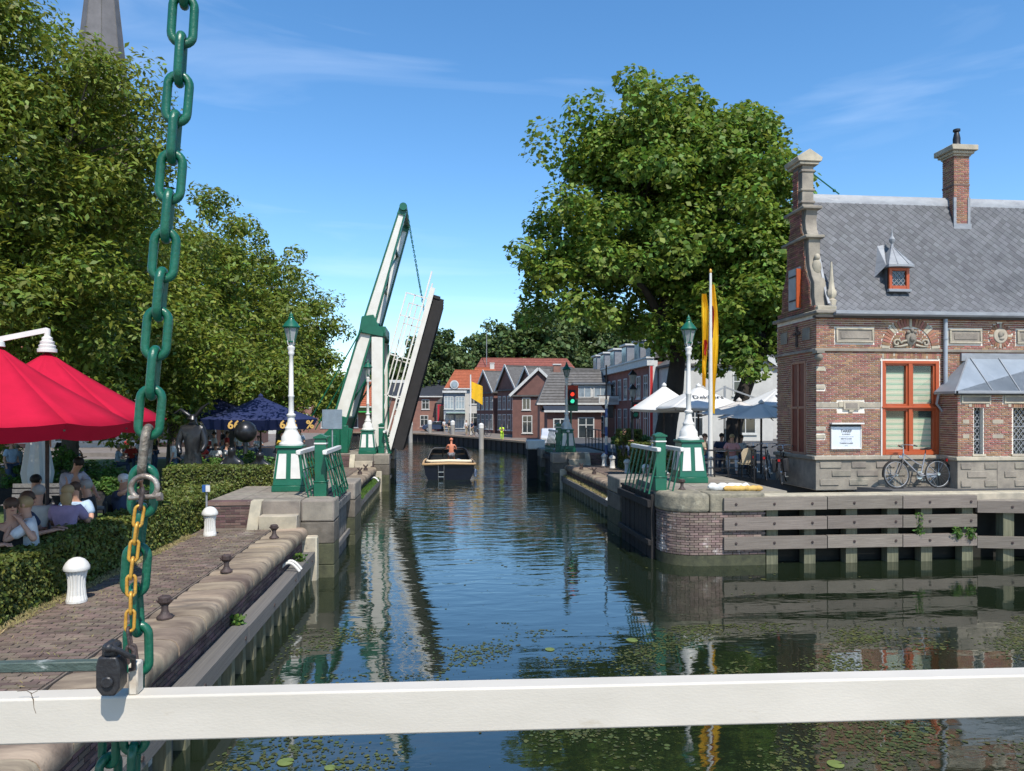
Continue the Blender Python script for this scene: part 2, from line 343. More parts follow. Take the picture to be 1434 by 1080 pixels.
def brickwork(parent, x0, x1, z0, z1, face, axis='x', m=BRICK, mm=MORTAR, skip=None, L_=.21, H=.05, j=.012, limit=300, depth=.02, name='brick', backing=True, flip=1, key=None):
    """courses of single bricks standing 4 mm proud of their mortar. axis 'x': wall runs along X at Y=face looking to -Y*flip; 'y': along Y at X=face."""
    sp = []; r = 0; z = z0 + j
    while z + H <= z1 + .001:
        x = x0 - (L_ + j) * (.5 if r % 2 else 0)
        while x < x1:
            a, b = max(x, x0), min(x + L_, x1)
            parts_ = [(a, b)] if b - a > .04 else []
            if parts_ and skip and skip((a + b) / 2, z + H / 2, (b - a) / 2):
                parts_ = []; q4 = (b - a) / 6; s0 = None
                for i4 in range(7):
                    ok = i4 < 6 and not skip(a + q4 * (i4 + .5), z + H / 2, q4 / 2)
                    if ok and s0 is None: s0 = a + q4 * i4
                    if not ok and s0 is not None:
                        if a + q4 * i4 - s0 > .03: parts_.append((s0, a + q4 * i4))
                        s0 = None
            for a, b in parts_:
                w = b - a; p = random.uniform(.001, .006)
                if axis == 'x': sp.append((((a + b) / 2, face - flip * p + flip * depth / 2, z + H / 2), (w, depth, H), 0, 0))
                else: sp.append(((face - flip * p + flip * depth / 2, (a + b) / 2, z + H / 2), (depth, w, H), 0, 0))
            x += L_ + j
        z += H + j; r += 1
    pieces(name, sp, parent, m, limit, key)

# ---------------------------------------------------------------- lower quays with coping, wall and timber walkway
def coping_mesh(L_, sd):
    P = [(-3.76, .94), (-3.76, 1.20), (-3.25, 1.222), (-3.13, 1.212), (-3.07, 1.18), (-3.035, 1.12), (-3.03, 1.03), (-3.05, .97), (-3.10, .94)]
    P = [(mx(x, sd), z) for x, z in P]; mb = MB(); n = 4
    vs = []; fs = []; k = len(P)
    cx = mx(-3.4, sd)
    for i in range(n + 1):
        y = L_ * i / n - L_ / 2
        w = .018 if i in (0, n) else 0
        for x, z in P: vs.append((x + (cx - x) * w * .8, y, z - (z > 1) * w))
    for i in range(n):
        for a in range(k): b = (a + 1) % k; f = (i*k+a, i*k+b, (i+1)*k+b, (i+1)*k+a); fs.append(f if sd > 0 else f[::-1])
    fs.append(tuple(range(k)) if sd < 0 else tuple(range(k))[::-1]); fs.append(tuple(n*k + a for a in range(k))[::-1] if sd < 0 else tuple(n*k + a for a in range(k)))
    me = bpy.data.meshes.new('coping_stone'); me.from_pydata(vs, [], fs); me.materials.append(COPE)
    me.polygons.foreach_set('use_smooth', [True] * len(me.polygons)); me.set_sharp_from_angle(angle=R(40)); return me
def lower_quay(sd, Y0, Y1, near, owner, label):
    me = coping_mesh(.485, sd); n = round((Y1 - Y0) / .5)
    for i in range(n):
        o = inst('coping_stone', me, owner, (random.uniform(-.006, .006), Y0 + .25 + i * .5, random.uniform(-.010, .010)), (0, 0, random.uniform(-.002, .002)), (1, 1, 1))
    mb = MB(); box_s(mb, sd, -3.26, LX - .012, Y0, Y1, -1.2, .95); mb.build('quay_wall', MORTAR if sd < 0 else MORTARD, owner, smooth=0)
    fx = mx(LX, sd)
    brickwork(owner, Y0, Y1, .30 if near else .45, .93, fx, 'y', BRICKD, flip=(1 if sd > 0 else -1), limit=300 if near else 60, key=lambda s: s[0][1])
    # timber walkway beam on piles
    t = thing('timber_walkway', (mx(-2.95, sd), Y0, 0), label, 'quay timber')
    y = Y0; k = 0; me_p = unit_mesh('plank', TIMBY)
    while y < Y1 - .3:
        l = min(random.choice((3.6, 4.2)), Y1 - y)
        inst('plank', me_p, t, (mx(-2.975, sd), y + l / 2, .53 + (k % 2) * .012), (0, 0, 0), (.27, l - .02, .24)); y += l; k += 1
    me_q = unit_mesh('pile', PILE); y = Y0 + .25
    while y < Y1:
        inst('pile', me_q, t, (mx(-2.95, sd), y, -.2), (0, R(random.uniform(-1, 1)), 0), (.14, .16, 1.22)); y += .62
    for y in np.arange(Y0 + .6, Y1, 1.9):
        m2 = MB().cyl((mx(-2.84, sd), y, .53), (mx(-2.825, sd), y, .53), .03, n=8); m2.build('bolt', IRON, t)
    return t
TW1 = lower_quay(-1, 3.0, 17.4, True, LQ, 'long grey timber walkway beam at the foot of the near left quay wall')
lower_quay(-1, 23.6, 36.4, False, LQ, 'grey timber walkway beam with green weeds just before the open bridge on the left')
lower_quay(1, 24.4, 37.0, False, RQ, 'dark timber walkway beam with dry weeds along the right quay wall behind the gate')

# paving of the left quay: rows of klinkers across the path
sp = []; y = 4.2; r = 0
while y < 17.3:
    x = -5.36 - (.105 if r % 2 else 0)
    while x < -3.86:
        a, b = max(x, -5.36), min(x + .2, -3.82)
        if b - a > .04: sp.append((((a+b)/2 + .0, y, 1.175 + random.uniform(-.005, .006)), (b - a - .008, .076, .05), random.uniform(-.02, .02), random.uniform(-.03, .03)))
        x += .208
    y += .0865; r += 1
pieces('paving_brick', sp, LQ, PAVE, 300, key=lambda s: (s[0][1] - 1.0 if s[0][1] > 7 else 30))
MB().box(-5.4, -3.80, -5, 17.6, 1.1, 1.185).build('sand_bed', SAND, LQ, smooth=0)
for (sd, a, b, own, nm) in ((-1, 23.6, 36.4, LQ, 'far_paving'), (1, 24.4, 37.0, RQ, 'quay_paving')):
    sp = []; y = a; r = 0
    while y < b:
        x = -5.3 - (.2 if r % 2 else 0)
        while x < -3.86:
            p, q = max(x, -5.3), min(x + .4, -3.82)
            if q - p > .06: sp.append(((mx((p+q)/2, sd), y, 1.18 + random.uniform(-.003, .004)), (q - p - .012, .15, .05), 0, 0))
            x += .41
        y += .17; r += 1
    pieces('paving_brick', sp, own, PAVE, 0)
    mb = MB(); box_s(mb, sd, -5.5, -3.8, a, b, 1.1, 1.185); mb.build('sand_bed', SAND, own, smooth=0)

# ---------------------------------------------------------------- lock heads: raised platforms, corner stones, gates
def rounded(x0, x1, y0, y1, corner, r):
    """rectangle polygon with one rounded corner"""
    P = []
    for cx, cy in ((x0, y0), (x1, y0), (x1, y1), (x0, y1)):
        if (cx, cy) == corner:
            sx = 1 if cx == x0 else -1; sy = 1 if cy == y0 else -1; c = (cx + sx * r, cy + sy * r)
            pts = [(c[0] - sx * r * math.cos(t), c[1] - sy * r * math.sin(t)) for t in np.linspace(0, math.pi / 2, 7)]
            # keep order: start from the point nearest the previous vertex
            if P and (abs(P[-1][0] - pts[0][0]) + abs(P[-1][1] - pts[0][1])) > (abs(P[-1][0] - pts[-1][0]) + abs(P[-1][1] - pts[-1][1])): pts = pts[::-1]
            elif not P: pts = pts[::-1] if False else pts
            P += pts
        else: P.append((cx, cy))
    return P
def head(sd, Y0, owner, plain=False, bull=False):
    mb = MB(); x_in = -5.35; N_ = Y0 + (0 if not bull else .55)
    box_s(mb, sd, x_in, -3.22, N_, Y0 + 6.0, -1.2, 1.77); mb.build('lock_head_core', MORTARD, owner, smooth=0)
    # paving slabs
    me = unit_mesh('paving_slab', STONEG); k = 0
    for yy in np.arange(N_ + .35, Y0 + 5.9, .62):
        for xx in np.arange(x_in + .36, -3.2, .71):
            inst('paving_slab', me, owner, (mx(xx, sd), yy, 1.775 + random.uniform(-.003, .003)), (0, 0, 0), (.70, .61, .05))
    # corner blocks towards the chamber either side of the gate recess
    for a, b, c in ((Y0, Y0 + .85, 0), (Y0 + 4.3, Y0 + 6.0, 1)):
        if bull and c == 0: continue
        z = 1.81
        for h in (.52, .5, .5, .6, .6):
            mb = MB(); A, B = mx(-3.22 if z > .9 else -2.95, sd), mx(-2.45, sd)
            mb.box(min(A, B), max(A, B), a, b, z - h + .008, z - (0 if h == .52 else .0)); z -= h
            mb.build('corner_stone', (STONEG if h == .52 else (MOSS if z < .3 else DARKST)), owner, bevel=.05 if h == .52 else .02, segs=3)
    mb = MB(); box_s(mb, sd, -3.22, -2.98, Y0 + .85, Y0 + 4.3, -1.2, 1.80); mb.build('recess_wall', STONEG, owner, smooth=0)
    if not bull:
        # brick retaining wall on the near side, steps, slanted string stone
        brickwork(owner, min(mx(x_in, sd), mx(-4.35, sd)), max(mx(x_in, sd), mx(-4.35, sd)), 1.18, 1.70, Y0 - .004, 'x', BRICKD, flip=1, limit=60)
        mb = MB(); box_s(mb, sd, x_in, -4.35, Y0 - .02, Y0 + .3, 1.70, 1.806); mb.build('edge_stone', BRICKD, owner, bevel=.01)
        mb = MB(); A, B = sorted((mx(-4.35, sd), mx(-4.1, sd)))
        mb.prism([(Y0 - .42, 1.18), (Y0 + .02, 1.81), (Y0 + .3, 1.81), (Y0 + .3, 1.1), (Y0 - .42, 1.1)], 'x', A, B); mb.build('string_stone', STONE, owner, bevel=.01)
        mb = MB(); box_s(mb, sd, -4.09, -3.24, Y0 - .36, Y0, 1.15, 1.50); mb.build('step', STONE, owner, bevel=.015)
        mb = MB(); box_s(mb, sd, -4.09, -3.225, Y0 - .014, Y0 + .3, 1.4, 1.806); mb.build('step', STONEG, owner, bevel=.015)
        mb = MB(); box_s(mb, sd, -3.235, -2.80, Y0 - .3, Y0 - .005, -.6, 1.0); mb.build('fender_stone', STONE, owner, bevel=.03)
    # far side wall
    mb = MB(); box_s(mb, sd, x_in, -3.25, Y0 + 6.0, Y0 + 6.12, 1.1, 1.80); mb.build('back_wall', BRICKD, owner, smooth=0)
head(-1, 17.6, LQ)
SH = -.15; head(1, 18.1, RQ, bull=True); SH = 0.
head(-1, 36.6, LQ); head(1, 37.0, RQ)

# bullnose pier of the right lock head: a rounded granite block over brick courses
def arc_poly(off=0.):
    pts = [(8.2, 18.0 - off), (6.50, 18.0 - off)]
    for t in np.linspace(0, math.pi / 2, 8)[1:]:
        pts.append((6.50 - (.80 + off) * math.sin(t), 18.80 - (.80 + off) * math.cos(t)))
    pts += [(5.70 - off, 19.2), (8.2, 19.2)]; return pts
BP = MB().prism(arc_poly(-.02), 'z', -1.5, 1.32).build('brick_pier', MORTARD, RQ, smooth=0)
MB().prism(arc_poly(.03), 'z', -1, .26).build('mossy_base', MOSS, RQ, smooth=40)
pts = arc_poly(.005)[:-2]
path = []; 
for a, b in zip(pts[:-1], pts[1:]):
    path.append((Vector((a[0], a[1], 0)), Vector((b[0], b[1], 0))))
path.append((Vector((5.695, 18.8, 0)), Vector((5.695, 19.0, 0))))
total = sum((b - a).length for a, b in path)
def along(s):
    for a, b in path:
        l = (b - a).length
        if s <= l: return a + (b - a) * (s / l), (b - a).normalized()
        s -= l
    a, b = path[-1]; return b, (b - a).normalized()
sp = []; z = .28; r = 0
while z < 1.30:
    s = .0 + (.11 if r % 2 else 0)
    while s + .1 < total:
        p, d = along(s + .1); rz = math.atan2(d.y, d.x); q = random.uniform(-.004, .004); nrm = Vector((-d.y, d.x, 0))
        sp.append((((p + nrm * q).x, (p + nrm * q).y, z + .025), (.205, .04, .05), rz, 0)); s += .218
    z += .0625; r += 1
BRICKP = mat('pier_brick', (.23, .165, .14), .9, (.14, .105, .09), 2.5, .3, 50, island=.3, obj=.3, dirt=(.52, .49, .45), dscale=1.6, dthr=.57, coords='Pos')
pieces('brick', sp, RQ, BRICKP, 200)
for (x0, x1) in ((5.2, 6.75), (6.76, 8.2)):
    P = [p for p in arc_poly(.06)]
    if x0 < 6: Pq = [(6.75, 18.0 - .06)] + P[1:-1] + [(6.75, 19.2)]
    else: Pq = [(8.2, 17.98), (6.76, 17.98), (6.76, 19.2), (8.2, 19.2)]
    MB().prism(Pq, 'z', 1.33, 1.815).build('bullnose_stone', mat('lichen_stone', (.27, .24, .17), .9, (.14, .13, .10), 5, .7, 22, dirt=(.36, .33, .24), dscale=3, dthr=.56), RQ, bevel=.10 if x0 < 6 else .05, segs=4)
MB().box(8.19, 9.05, 18.55, 24.1, 1.0, 1.80).build('edge_paving', STONEG, RQ, smooth=0)
MB().box(7.39, 24, 18.1, 18.62, 1.5, 1.745).build('capping_stone', STONE, RQ, bevel=.02)

# ---------------------------------------------------------------- gates with leaning walkway rails
def gate(sd, Y0, label, plabel):
    t = thing('lock_gate', (mx(-2.7, sd), Y0 + .9, 0), label, 'lock gate')
    me = unit_mesh('plank', TAR if sd > 0 else TIMBY)
    for i in range(13):
        inst('plank', me, t, (mx(-2.72 + random.uniform(-.012, .012), sd), Y0 + 1.02 + i * .25, .35 + random.uniform(-.02, .02)), (0, 0, 0), (.09, .235, 2.6))
    mb = MB(); box_s(mb, sd, -2.66, -2.56, Y0 + .9, Y0 + 4.2, 1.35, 1.55); box_s(mb, sd, -2.66, -2.58, Y0 + .9, Y0 + 4.2, .35, .5)
    mb.build('gate_beam', TAR if sd > 0 else TIMBY, t, bevel=.01)
    mb = MB(); box_s(mb, sd, -2.98, -2.66, Y0 + .9, Y0 + 4.2, 1.64, 1.70); mb.build('walkway', TAR, t)
    for q, (xt, xb) in enumerate(((-2.74, -2.50), (-3.36, -3.12))):
        mb = MB(); box_s(mb, sd, xt - .055, xt + .055, Y0 + .45, Y0 + 3.1, 2.84, 2.95); h = mb.build('handrail', WHITE, t, bevel=.015)
        for i in range(7):
            y = Y0 + .52 + i * .41
            MB().beam((mx(xt, sd), y, 2.85), (mx(xb, sd), y + .04, 1.75), .035, .035, up=(0, 1, 0)).build('baluster', GREEN, t, smooth=0)
        for f in ((.35, .8) if sd < 0 else ()):
            xx = xt + (xb - xt) * f; zz = 2.85 - 1.1 * f
            MB().beam((mx(xx, sd), Y0 + .45, zz), (mx(xx, sd), Y0 + 3.1, zz), .03, .03).build('cross_bar', GREEN, t, smooth=0)
        if sd < 0 and q == 0:
            for i in range(4):
                MB().beam((mx(xt + .05, sd), Y0 + .5 + i * .62, 2.75), (mx(xb + .02, sd), Y0 + 1.1 + i * .6, 1.85), .02, .02).build('lattice_bar', GREEN, t, smooth=0)
    # capstan post
    x = mx(-2.90, sd); y = Y0 + .95
    p = thing('gate_post', (x, y, 1.8), plabel, 'post', 'green posts beside the lock gates')
    mb = MB().box(x-.155, x+.155, y-.155, y+.155, 1.8, 2.14).box(x-.17, x+.17, y-.17, y+.17, 2.14, 2.18); mb.build('foot', GREEN, p, bevel=.012)
    MB().box(x-.135, x+.135, y-.135, y+.135, 2.17, 3.22).build('shaft', GREEN, p, bevel=.012)
    MB().box(x-.148, x+.148, y-.148, y+.148, 3.08, 3.115).build('white_band', WHITE, p)
    mb = MB().box(x-.165, x+.165, y-.165, y+.165, 3.22, 3.26); mb.prism([(x-.15, 3.26), (x+.15, 3.26), (x, 3.33)], 'y', y-.15, y+.15); mb.build('cap', GREEN, p)
    return t
gate(-1, 17.6, 'opened timber lock gate with leaning green lattice rail beside the near left lamp', 'square green post between the white capped rails by the near left lamp')
SH = -.36
gate(1, 18.1, 'opened dark lock gate with leaning green rail at the rounded stone pier on the right', 'square green post with white band beside the near right lamp')
SH = 0.
gate(-1, 36.6, 'far lock gate with green rail at the foot of the raised bridge', 'small green post at the foot of the raised bridge')
gate(1, 37.0, 'far dark lock gate with rail beside the traffic light', 'dark green post beside the far right lamp and traffic light')

# ---------------------------------------------------------------- lamps
def lamp_parts(t):
    x, y, z = t.location
    B = MB().box(x-.42, x+.42, y-.42, y+.42, z, z+.16)
    vs = [(x+sx*.40, y+sy*.40, z+.16) for sx, sy in ((-1,-1),(1,-1),(1,1),(-1,1))] + [(x+sx*.29, y+sy*.29, z+1.12) for sx, sy in ((-1,-1),(1,-1),(1,1),(-1,1))]
    B.add(vs, [(0,3,2,1),(4,5,6,7),(0,1,5,4),(1,2,6,5),(2,3,7,6),(3,0,4,7)]); B.box(x-.34, x+.34, y-.34, y+.34, z+1.12, z+1.19)
    B.build('pedestal', GREEN, t, bevel=.012)
    for a in range(4):                                    # two white fields on every face
        M = Matrix.Rotation(a * math.pi / 2, 4, 'Z')
        for s in (-1, 1):
            P = []
            for u, h in ((.06, .34), (.31, .34), (.245, .98), (.06, .98)):
                d = .40 - .11 * (h - .16) / .96 + .006; v = M @ Vector((s * u, -d, 0)); P.append((x + v.x, y + v.y, z + h))
            d0 = (M @ Vector((0, -.012, 0)))
            Pf = [(p[0] + d0.x, p[1] + d0.y, p[2]) for p in P]
            MB().add(P + Pf, [(4,5,6,7), (0,1,5,4), (1,2,6,5), (2,3,7,6), (3,0,4,7)]).build('white_field', WHITE, t, smooth=0)
    C = MB().lathe([(.31,1.19),(.31,1.24),(.27,1.27),(.255,1.31),(.25,1.42),(.22,1.46),(.17,1.55),(.15,1.60),(.165,1.63),(.165,1.66),(.12,1.70),(.10,1.80),(.085,1.93),
                   (.12,1.96),(.12,2.0),(.075,2.03),(.068,2.1),(.066,2.45),(.08,2.47),(.08,2.5),(.064,2.53),(.055,3.3),(.052,3.55),(.075,3.58),(.085,3.63),(.07,3.68),(.10,3.74),(.10,3.78),(.05,3.82),(.04,3.90)], (x, y, z), 20, flute=.05, fr=(2.05, 3.5))
    C.build('column', WHITE, t, smooth=50)
    K = MB()
    for a in range(4):
        c, s = math.cos(a*math.pi/2+.78), math.sin(a*math.pi/2+.78)
        K.tube([(x+.03*c, y+.03*s, z+3.78), (x+.10*c, y+.10*s, z+3.86), (x+.115*c, y+.115*s, z+3.95)], .012, 6)
    K.build('bracket', WHITE, t)
    n = 6; g = MB().lathe([(.10,3.93),(.19,4.28)], (x, y, z), n); g.build('lantern_glass', mat('lantern_glass', (.30, .32, .31), .25, (.2, .22, .22), 3, spec=.6), t, smooth=0)
    F = MB()
    for k in range(n):
        a = 2*math.pi*(k+.5)/n; F.beam((x+.103*math.cos(a), y+.103*math.sin(a), z+3.93), (x+.196*math.cos(a), y+.196*math.sin(a), z+4.29), .016, .016)
    F.lathe([(.12,3.91),(.12,3.94)], (x,y,z), n).lathe([(.21,4.27),(.21,4.30)], (x,y,z), n); F.build('lantern_frame', GREEN, t, smooth=0)
    MB().lathe([(.225,4.29),(.235,4.31),(.16,4.42),(.085,4.50),(.075,4.53),(.09,4.55),(.05,4.58),(.045,4.60),(.055,4.63),(.02,4.68),(.008,4.72)], (x,y,z), 12).build('lantern_roof', GREEN, t, smooth=50)
LMP = 'lamp posts on green and white pedestals'
for i, (p, lb) in enumerate((((-3.9, 20.0), 'white column lamp post on green pedestal at the near left lock gate'), ((7.35, 21.3), 'white column lamp post beside the flag pole on the right'),
              ((-3.55, 37.3), 'smaller looking white lamp post in front of the white posts of the raised bridge'), ((6.6, 38.1), 'shaded lamp post beside the traffic light on the far right lock head'))):
    if i == 0: L0 = thing('lamp_post', (*p, 1.8), lb, 'street lamp', LMP); lamp_parts(L0)
    else:
        c = copy_tree(L0, None, (*p, 1.8), 0, lb)
        if i == 1: c.scale = (1.05,) * 3

# ---------------------------------------------------------------- quay furniture
def bollard(p, lb):
    t = thing('bollard', p, lb, 'bollard', 'fluted white bollards along the lock')
    MB().lathe([(.135,0),(.135,.03),(.115,.10),(.105,.22),(.11,.33),(.13,.42),(.14,.45)], tuple(p), 36, flute=.05, fr=(.05, .43)).build('post', WHITE, t, smooth=15)
    MB().lathe([(.165,.45),(.17,.47),(.165,.50),(.14,.55),(.10,.595),(.05,.62),(.0,.628)], tuple(p), 20).build('dome', WHITE, t, smooth=50)
    return t
b0 = bollard(Vector((-5.06, 10.9, 1.2)), 'large nearest white fluted bollard by the left hedge')
for p, lb in (((-4.93, 16.5, 1.2), 'white fluted bollard by the brick platform wall and small blue sign on the left'),
              ((8.12, 28.6, 1.2), 'white bollard partly behind the green gate rail on the right quay'), ((8.18, 31.7, 1.2), 'white bollard on the right quay, nearest left of the green gate rail'),
              ((8.2, 34.6, 1.2), 'white bollard on the right quay in front of the small sign post'), ((8.15, 36.1, 1.2), 'farthest white bollard on the right quay before the hedge'),
              ((7.9, 25.4, 1.2), 'white bollard behind the green gate post on the right')):
    copy_tree(b0, None, p, 0, lb)
def bitt(p, lb):
    t = thing('mooring_bitt', p, lb, 'mooring bitt', 'small iron mooring bitts on the copings'); x, y, z = p
    MB().lathe([(.10,0),(.10,.02),(.06,.06),(.042,.10),(.042,.20)], p, 10).build('foot', IRON, t)
    m_ = MB().lathe([(.045,.18),(.075,.21),(.078,.27),(.06,.285),(.0,.287)], p, 10); m_.build('head', IRON, t)
    m2 = MB().tube([(x-.03, y, z+.17), (x-.09, y, z+.24)], [.02, .025], 6).tube([(x+.03, y, z+.17), (x+.09, y, z+.24)], [.02, .025], 6); m2.build('horn', IRON, t); return t
c0 = bitt((-3.5, 9.85, 1.22), 'iron mooring bitt nearest the camera on the left coping')
cl = [((-3.5, 12.6, 1.22), 'second iron mooring bitt on the left coping'), ((-3.45, 15.9, 1.22), 'third iron mooring bitt on the left coping before the step')]
for px, py, lb in ((504, 664, 'first of three iron bitts beyond the left gate'), (512, 659, 'middle of three iron bitts beyond the left gate'), (521, 654, 'last of three iron bitts beyond the left gate')): cl.append((tuple(G(px, py, 1.22)), lb))
for px, py, lb in ((861, 676, 'rusty bitt on the right coping nearest the gate recess'), (832, 664, 'second rusty bitt on the right coping from the gate recess'), (814, 657, 'third rusty bitt on the right coping from the gate recess'), (798, 651, 'farthest rusty bitt on the right coping')): cl.append((tuple(G(px, py, 1.22)), lb))
cl += [(tuple(G(448, 694, 1.81)), 'red brown bitt at the foot of the near left green post'), (tuple(G(955, 686, 1.81)), 'black bitt on the rounded stone pier on the right')]
def cross_bitt(p, lb):
    t = thing('mooring_bitt', p, lb, 'mooring bitt', 'small iron mooring bitts on the copings'); x, y, z = p
    MB().lathe([(.10,0),(.10,.025),(.05,.05),(.04,.12)], p, 10).build('foot', IRON, t)
    for s in (-1, 1): MB().tube([(x - s*.09, y, z + .05), (x, y, z + .14), (x + s*.10, y, z + .27)], [.025, .035, .03], 7).build('horn', IRON, t)
    return t
x0 = None
for k_, (p, lb) in enumerate(cl):
    if 2 <= k_ <= 8:
        if x0 is None: x0 = cross_bitt(Vector(p), lb)
        else: copy_tree(x0, None, p, random.uniform(-.3, .3), lb)
    else: copy_tree(c0, None, p, random.uniform(-.3, .3), lb)
def ladder_hoops(p, sd, lb):
    t = thing('ladder_hoops', p, lb, 'ladder handles', 'white ladder handle hoops')
    for k in (-.1, .1):
        pts = [(p[0] + (-sd) * (-.18 + .36 * i / 8), p[1] + k, p[2] + .16 * math.sin(math.pi * min(1, .15 + .85 * i / 8)) * 1.1) for i in range(9)]
        MB().tube(pts, .028, 8).build('hoop', WHITE, t)
ladder_hoops(Vector((-2.98, 15.3, .66)), -1, 'pair of white ladder hoops on the near left timber walkway')
ladder_hoops(Vector((-2.98, 34.6, .68)), -1, 'small white ladder hoops near the far left lock head')
ladder_hoops(Vector((6.2, 26.3, .68)), 1, 'pair of white ladder hoops on the right timber walkway')
ladder_hoops(Vector((-2.98, 9.6, .66)), -1, 'white ladder hoops nearest the white rail') if False else None
def sign_post(p, h, w, hh, m, lb, cat='sign', thick=.03, rz=0):
    t = thing('sign_post', p, lb, cat); x, y, z = p
    MB().cyl((x, y, z), (x, y, z + h), .022, n=8).build('pole', LEAD, t)
    MB().cbox((x, y - .04, z + h - hh / 2), (w, thick, hh)).build('sign_plate', m, t, bevel=.004); return t
sp1 = G(289, 712, 1.2); t_ = sign_post((-5.15, 17.0, 1.2), 1.05, .16, .16, mat('blue_sign', (.03, .10, .32), .4), 'small blue and white marker on a post behind the left bollard')
MB().cbox((-5.10, 16.93, 2.17), (.09, .02, .14)).build('white_plate', WHITE, t_)
sign_post((-3.4, 24.0, 1.2), 2.75, .62, .62, mat('sign_back', (.24, .29, .33), .4, metal=.3), 'grey backed square sign on tall thin pole left of the bridge')
sign_post((8.4, 35.4, 1.2), 1.1, .2, .2, LEAD, 'small grey sign post above the bollards on the right quay')
# rolled canvas on the right pier
rc = thing('rolled_canvas', (7.6, 19.0, 1.8), 'white and yellow rolled canvas lying on the right pier at the foot of the lamp', 'canvas roll')
mb = MB(); N_ = 14
mb.tube([(7.0 + i * .085, 18.75 + .03 * math.sin(i), 1.90 + .015 * math.sin(i * 1.7)) for i in range(N_)], [.04] + [.10 + .018 * math.sin(i * 2.3) for i in range(N_ - 2)] + [.05], 10); mb.build('white_roll', WHITEC, rc)
mb = MB(); mb.tube([(7.35 + i * .08, 18.58 + .02 * math.sin(i * 1.3), 1.875) for i in range(N_)], [.03] + [.075 + .012 * math.sin(i * 2.9) for i in range(N_ - 2)] + [.04], 10); mb.build('yellow_roll', mat('yellow_canvas', (.55, .36, .10), .8, (.45, .28, .08), 5, .2, 40), rc)
# ---------------------------------------------------------------- lock keeper's house
def mk_clear():
    m = bpy.data.materials.new('clear_pane'); m.use_nodes = True; t = m.node_tree; t.nodes.clear(); N = t.nodes.new; K = t.links.new
    a = N('ShaderNodeBsdfTransparent'); a.inputs[0].default_value = (.97, .985, .98, 1); g = N('ShaderNodeBsdfGlossy'); g.inputs['Roughness'].default_value = .02
    lw = N('ShaderNodeLayerWeight'); lw.inputs[0].default_value = .25; f = N('ShaderNodeMath'); f.operation = 'MULTIPLY'; f.inputs[1].default_value = .35; K(lw.outputs['Facing'], f.inputs[0]); mm = N('ShaderNodeMixShader'); K(f.outputs[0], mm.inputs[0]); K(a.outputs[0], mm.inputs[1]); K(g.outputs[0], mm.inputs[2])
    K(mm.outputs[0], N('ShaderNodeOutputMaterial').inputs[0]); return m
CLEAR = mk_clear()
HX, HY, HZG = 10.36, 19.5, 1.8
HH = thing('lock_house', (HX, HY, HZG), 'brick lock keeper house with slate roof, scrolled stone gable and orange red windows', 'house')
WX0, WX1, WZ0, WZ1 = 12.27, 13.97, 2.67, 5.30
m_ = MB()
for a in ((HX+.01, WX0, 1.7, 6.6), (WX1, 19.5, 1.7, 6.6), (WX0, WX1, 1.7, WZ0), (WX0, WX1, WZ1, 6.6)): m_.box(a[0], a[1], HY+.014, HY+.30, a[2], a[3])
m_.box(HX+.014, HX+.30, HY+.30, 20.1, 1.7, 6.6).box(HX+.014, HX+.3, 20.93, 21.9, 1.7, 6.6).box(HX+.014, HX+.3, 20.1, 20.93, 1.7, 2.66).box(HX+.014, HX+.3, 20.1, 20.93, 5.3, 6.6)
m_.box(HX+.30, 19.5, 21.6, 21.9, 1.7, 6.6); m_.build('wall', MORTAR, HH, smooth=0)
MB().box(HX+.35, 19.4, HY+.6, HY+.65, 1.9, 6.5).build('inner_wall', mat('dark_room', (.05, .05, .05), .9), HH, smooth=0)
AX, AZ = 13.12, 5.64
feats = [(10.9, 12.05, 5.78, 6.22), (14.25, 15.27, 5.78, 6.22), (16.3, 17.4, 5.78, 6.22), (WX0 - .03, WX1 + .03, WZ0 - .05, WZ1 + .03), (HX, WX0, 3.98, 4.13), (10.98, 11.75, 3.86, 4.2), (13.95, 19.5, 1.5, 4.4)]
for z_ in (3.13, 3.35, 4.5, 5.0): feats.append((HX, HX + .26, z_, z_ + .12))
def skipf(x, z, hw):
    for a, b, c, d in feats:
        if a - hw < x < b + hw and c - .02 < z < d + .02: return True
    if AZ < z and math.hypot(x - AX, z - AZ) < .88: return True
    if math.hypot(x - 15.82, z - 6.03) < .37: return True
    return 5.53 < z < 5.65
def split_brick(parent, x0, x1, z0, z1, face, skip, limit, key=None, axis='x', flip=1):
    brickwork(parent, x0, x1, z0, z1, face, axis, BRICK, MORTAR, skip, limit=limit, key=key, flip=flip, L_=.197, H=.0455, j=.016, depth=.03)
split_brick(HH, HX, 18.6, 2.66, 6.48, HY, skipf, 300, key=lambda s: abs(s[0][0] - 11.6) + abs(s[0][2] - 3.4))
def skips(y, z, hw): return (20.1 - .04 - hw < y < 20.93 + .04 + hw and 2.62 < z < 5.34) or 5.53 < z < 5.65
split_brick(HH, HY + .02, 21.9, 2.66, 6.48, HX, skips, 0, axis='y')
def block(x0, x1, y0, y1, z0, z1, m=STONE, nm='stone_block', b=.008, parent=None): return MB().box(x0, x1, y0, y1, z0, z1).build(nm, m, parent or HH, bevel=b)
block(HX - .05, 18.6, HY - .05, HY + .02, 5.55, 5.63, STONEG, 'string_course'); block(HX - .05, HX + .02, HY + .02, 21.95, 5.55, 5.63, STONEG, 'string_course')
block(HX - .10, 18.6, HY - .10, HY + .02, 2.55, 2.65, STONE, 'plinth_ledge'); block(HX - .10, HX + .02, HY + .02, 21.95, 2.55, 2.65, STONEG, 'plinth_ledge')
block(HX - .10, 18.7, HY - .16, HY + .03, 6.47, 6.53, mat('dark_moulding', (.07, .065, .06), .8), 'moulding')
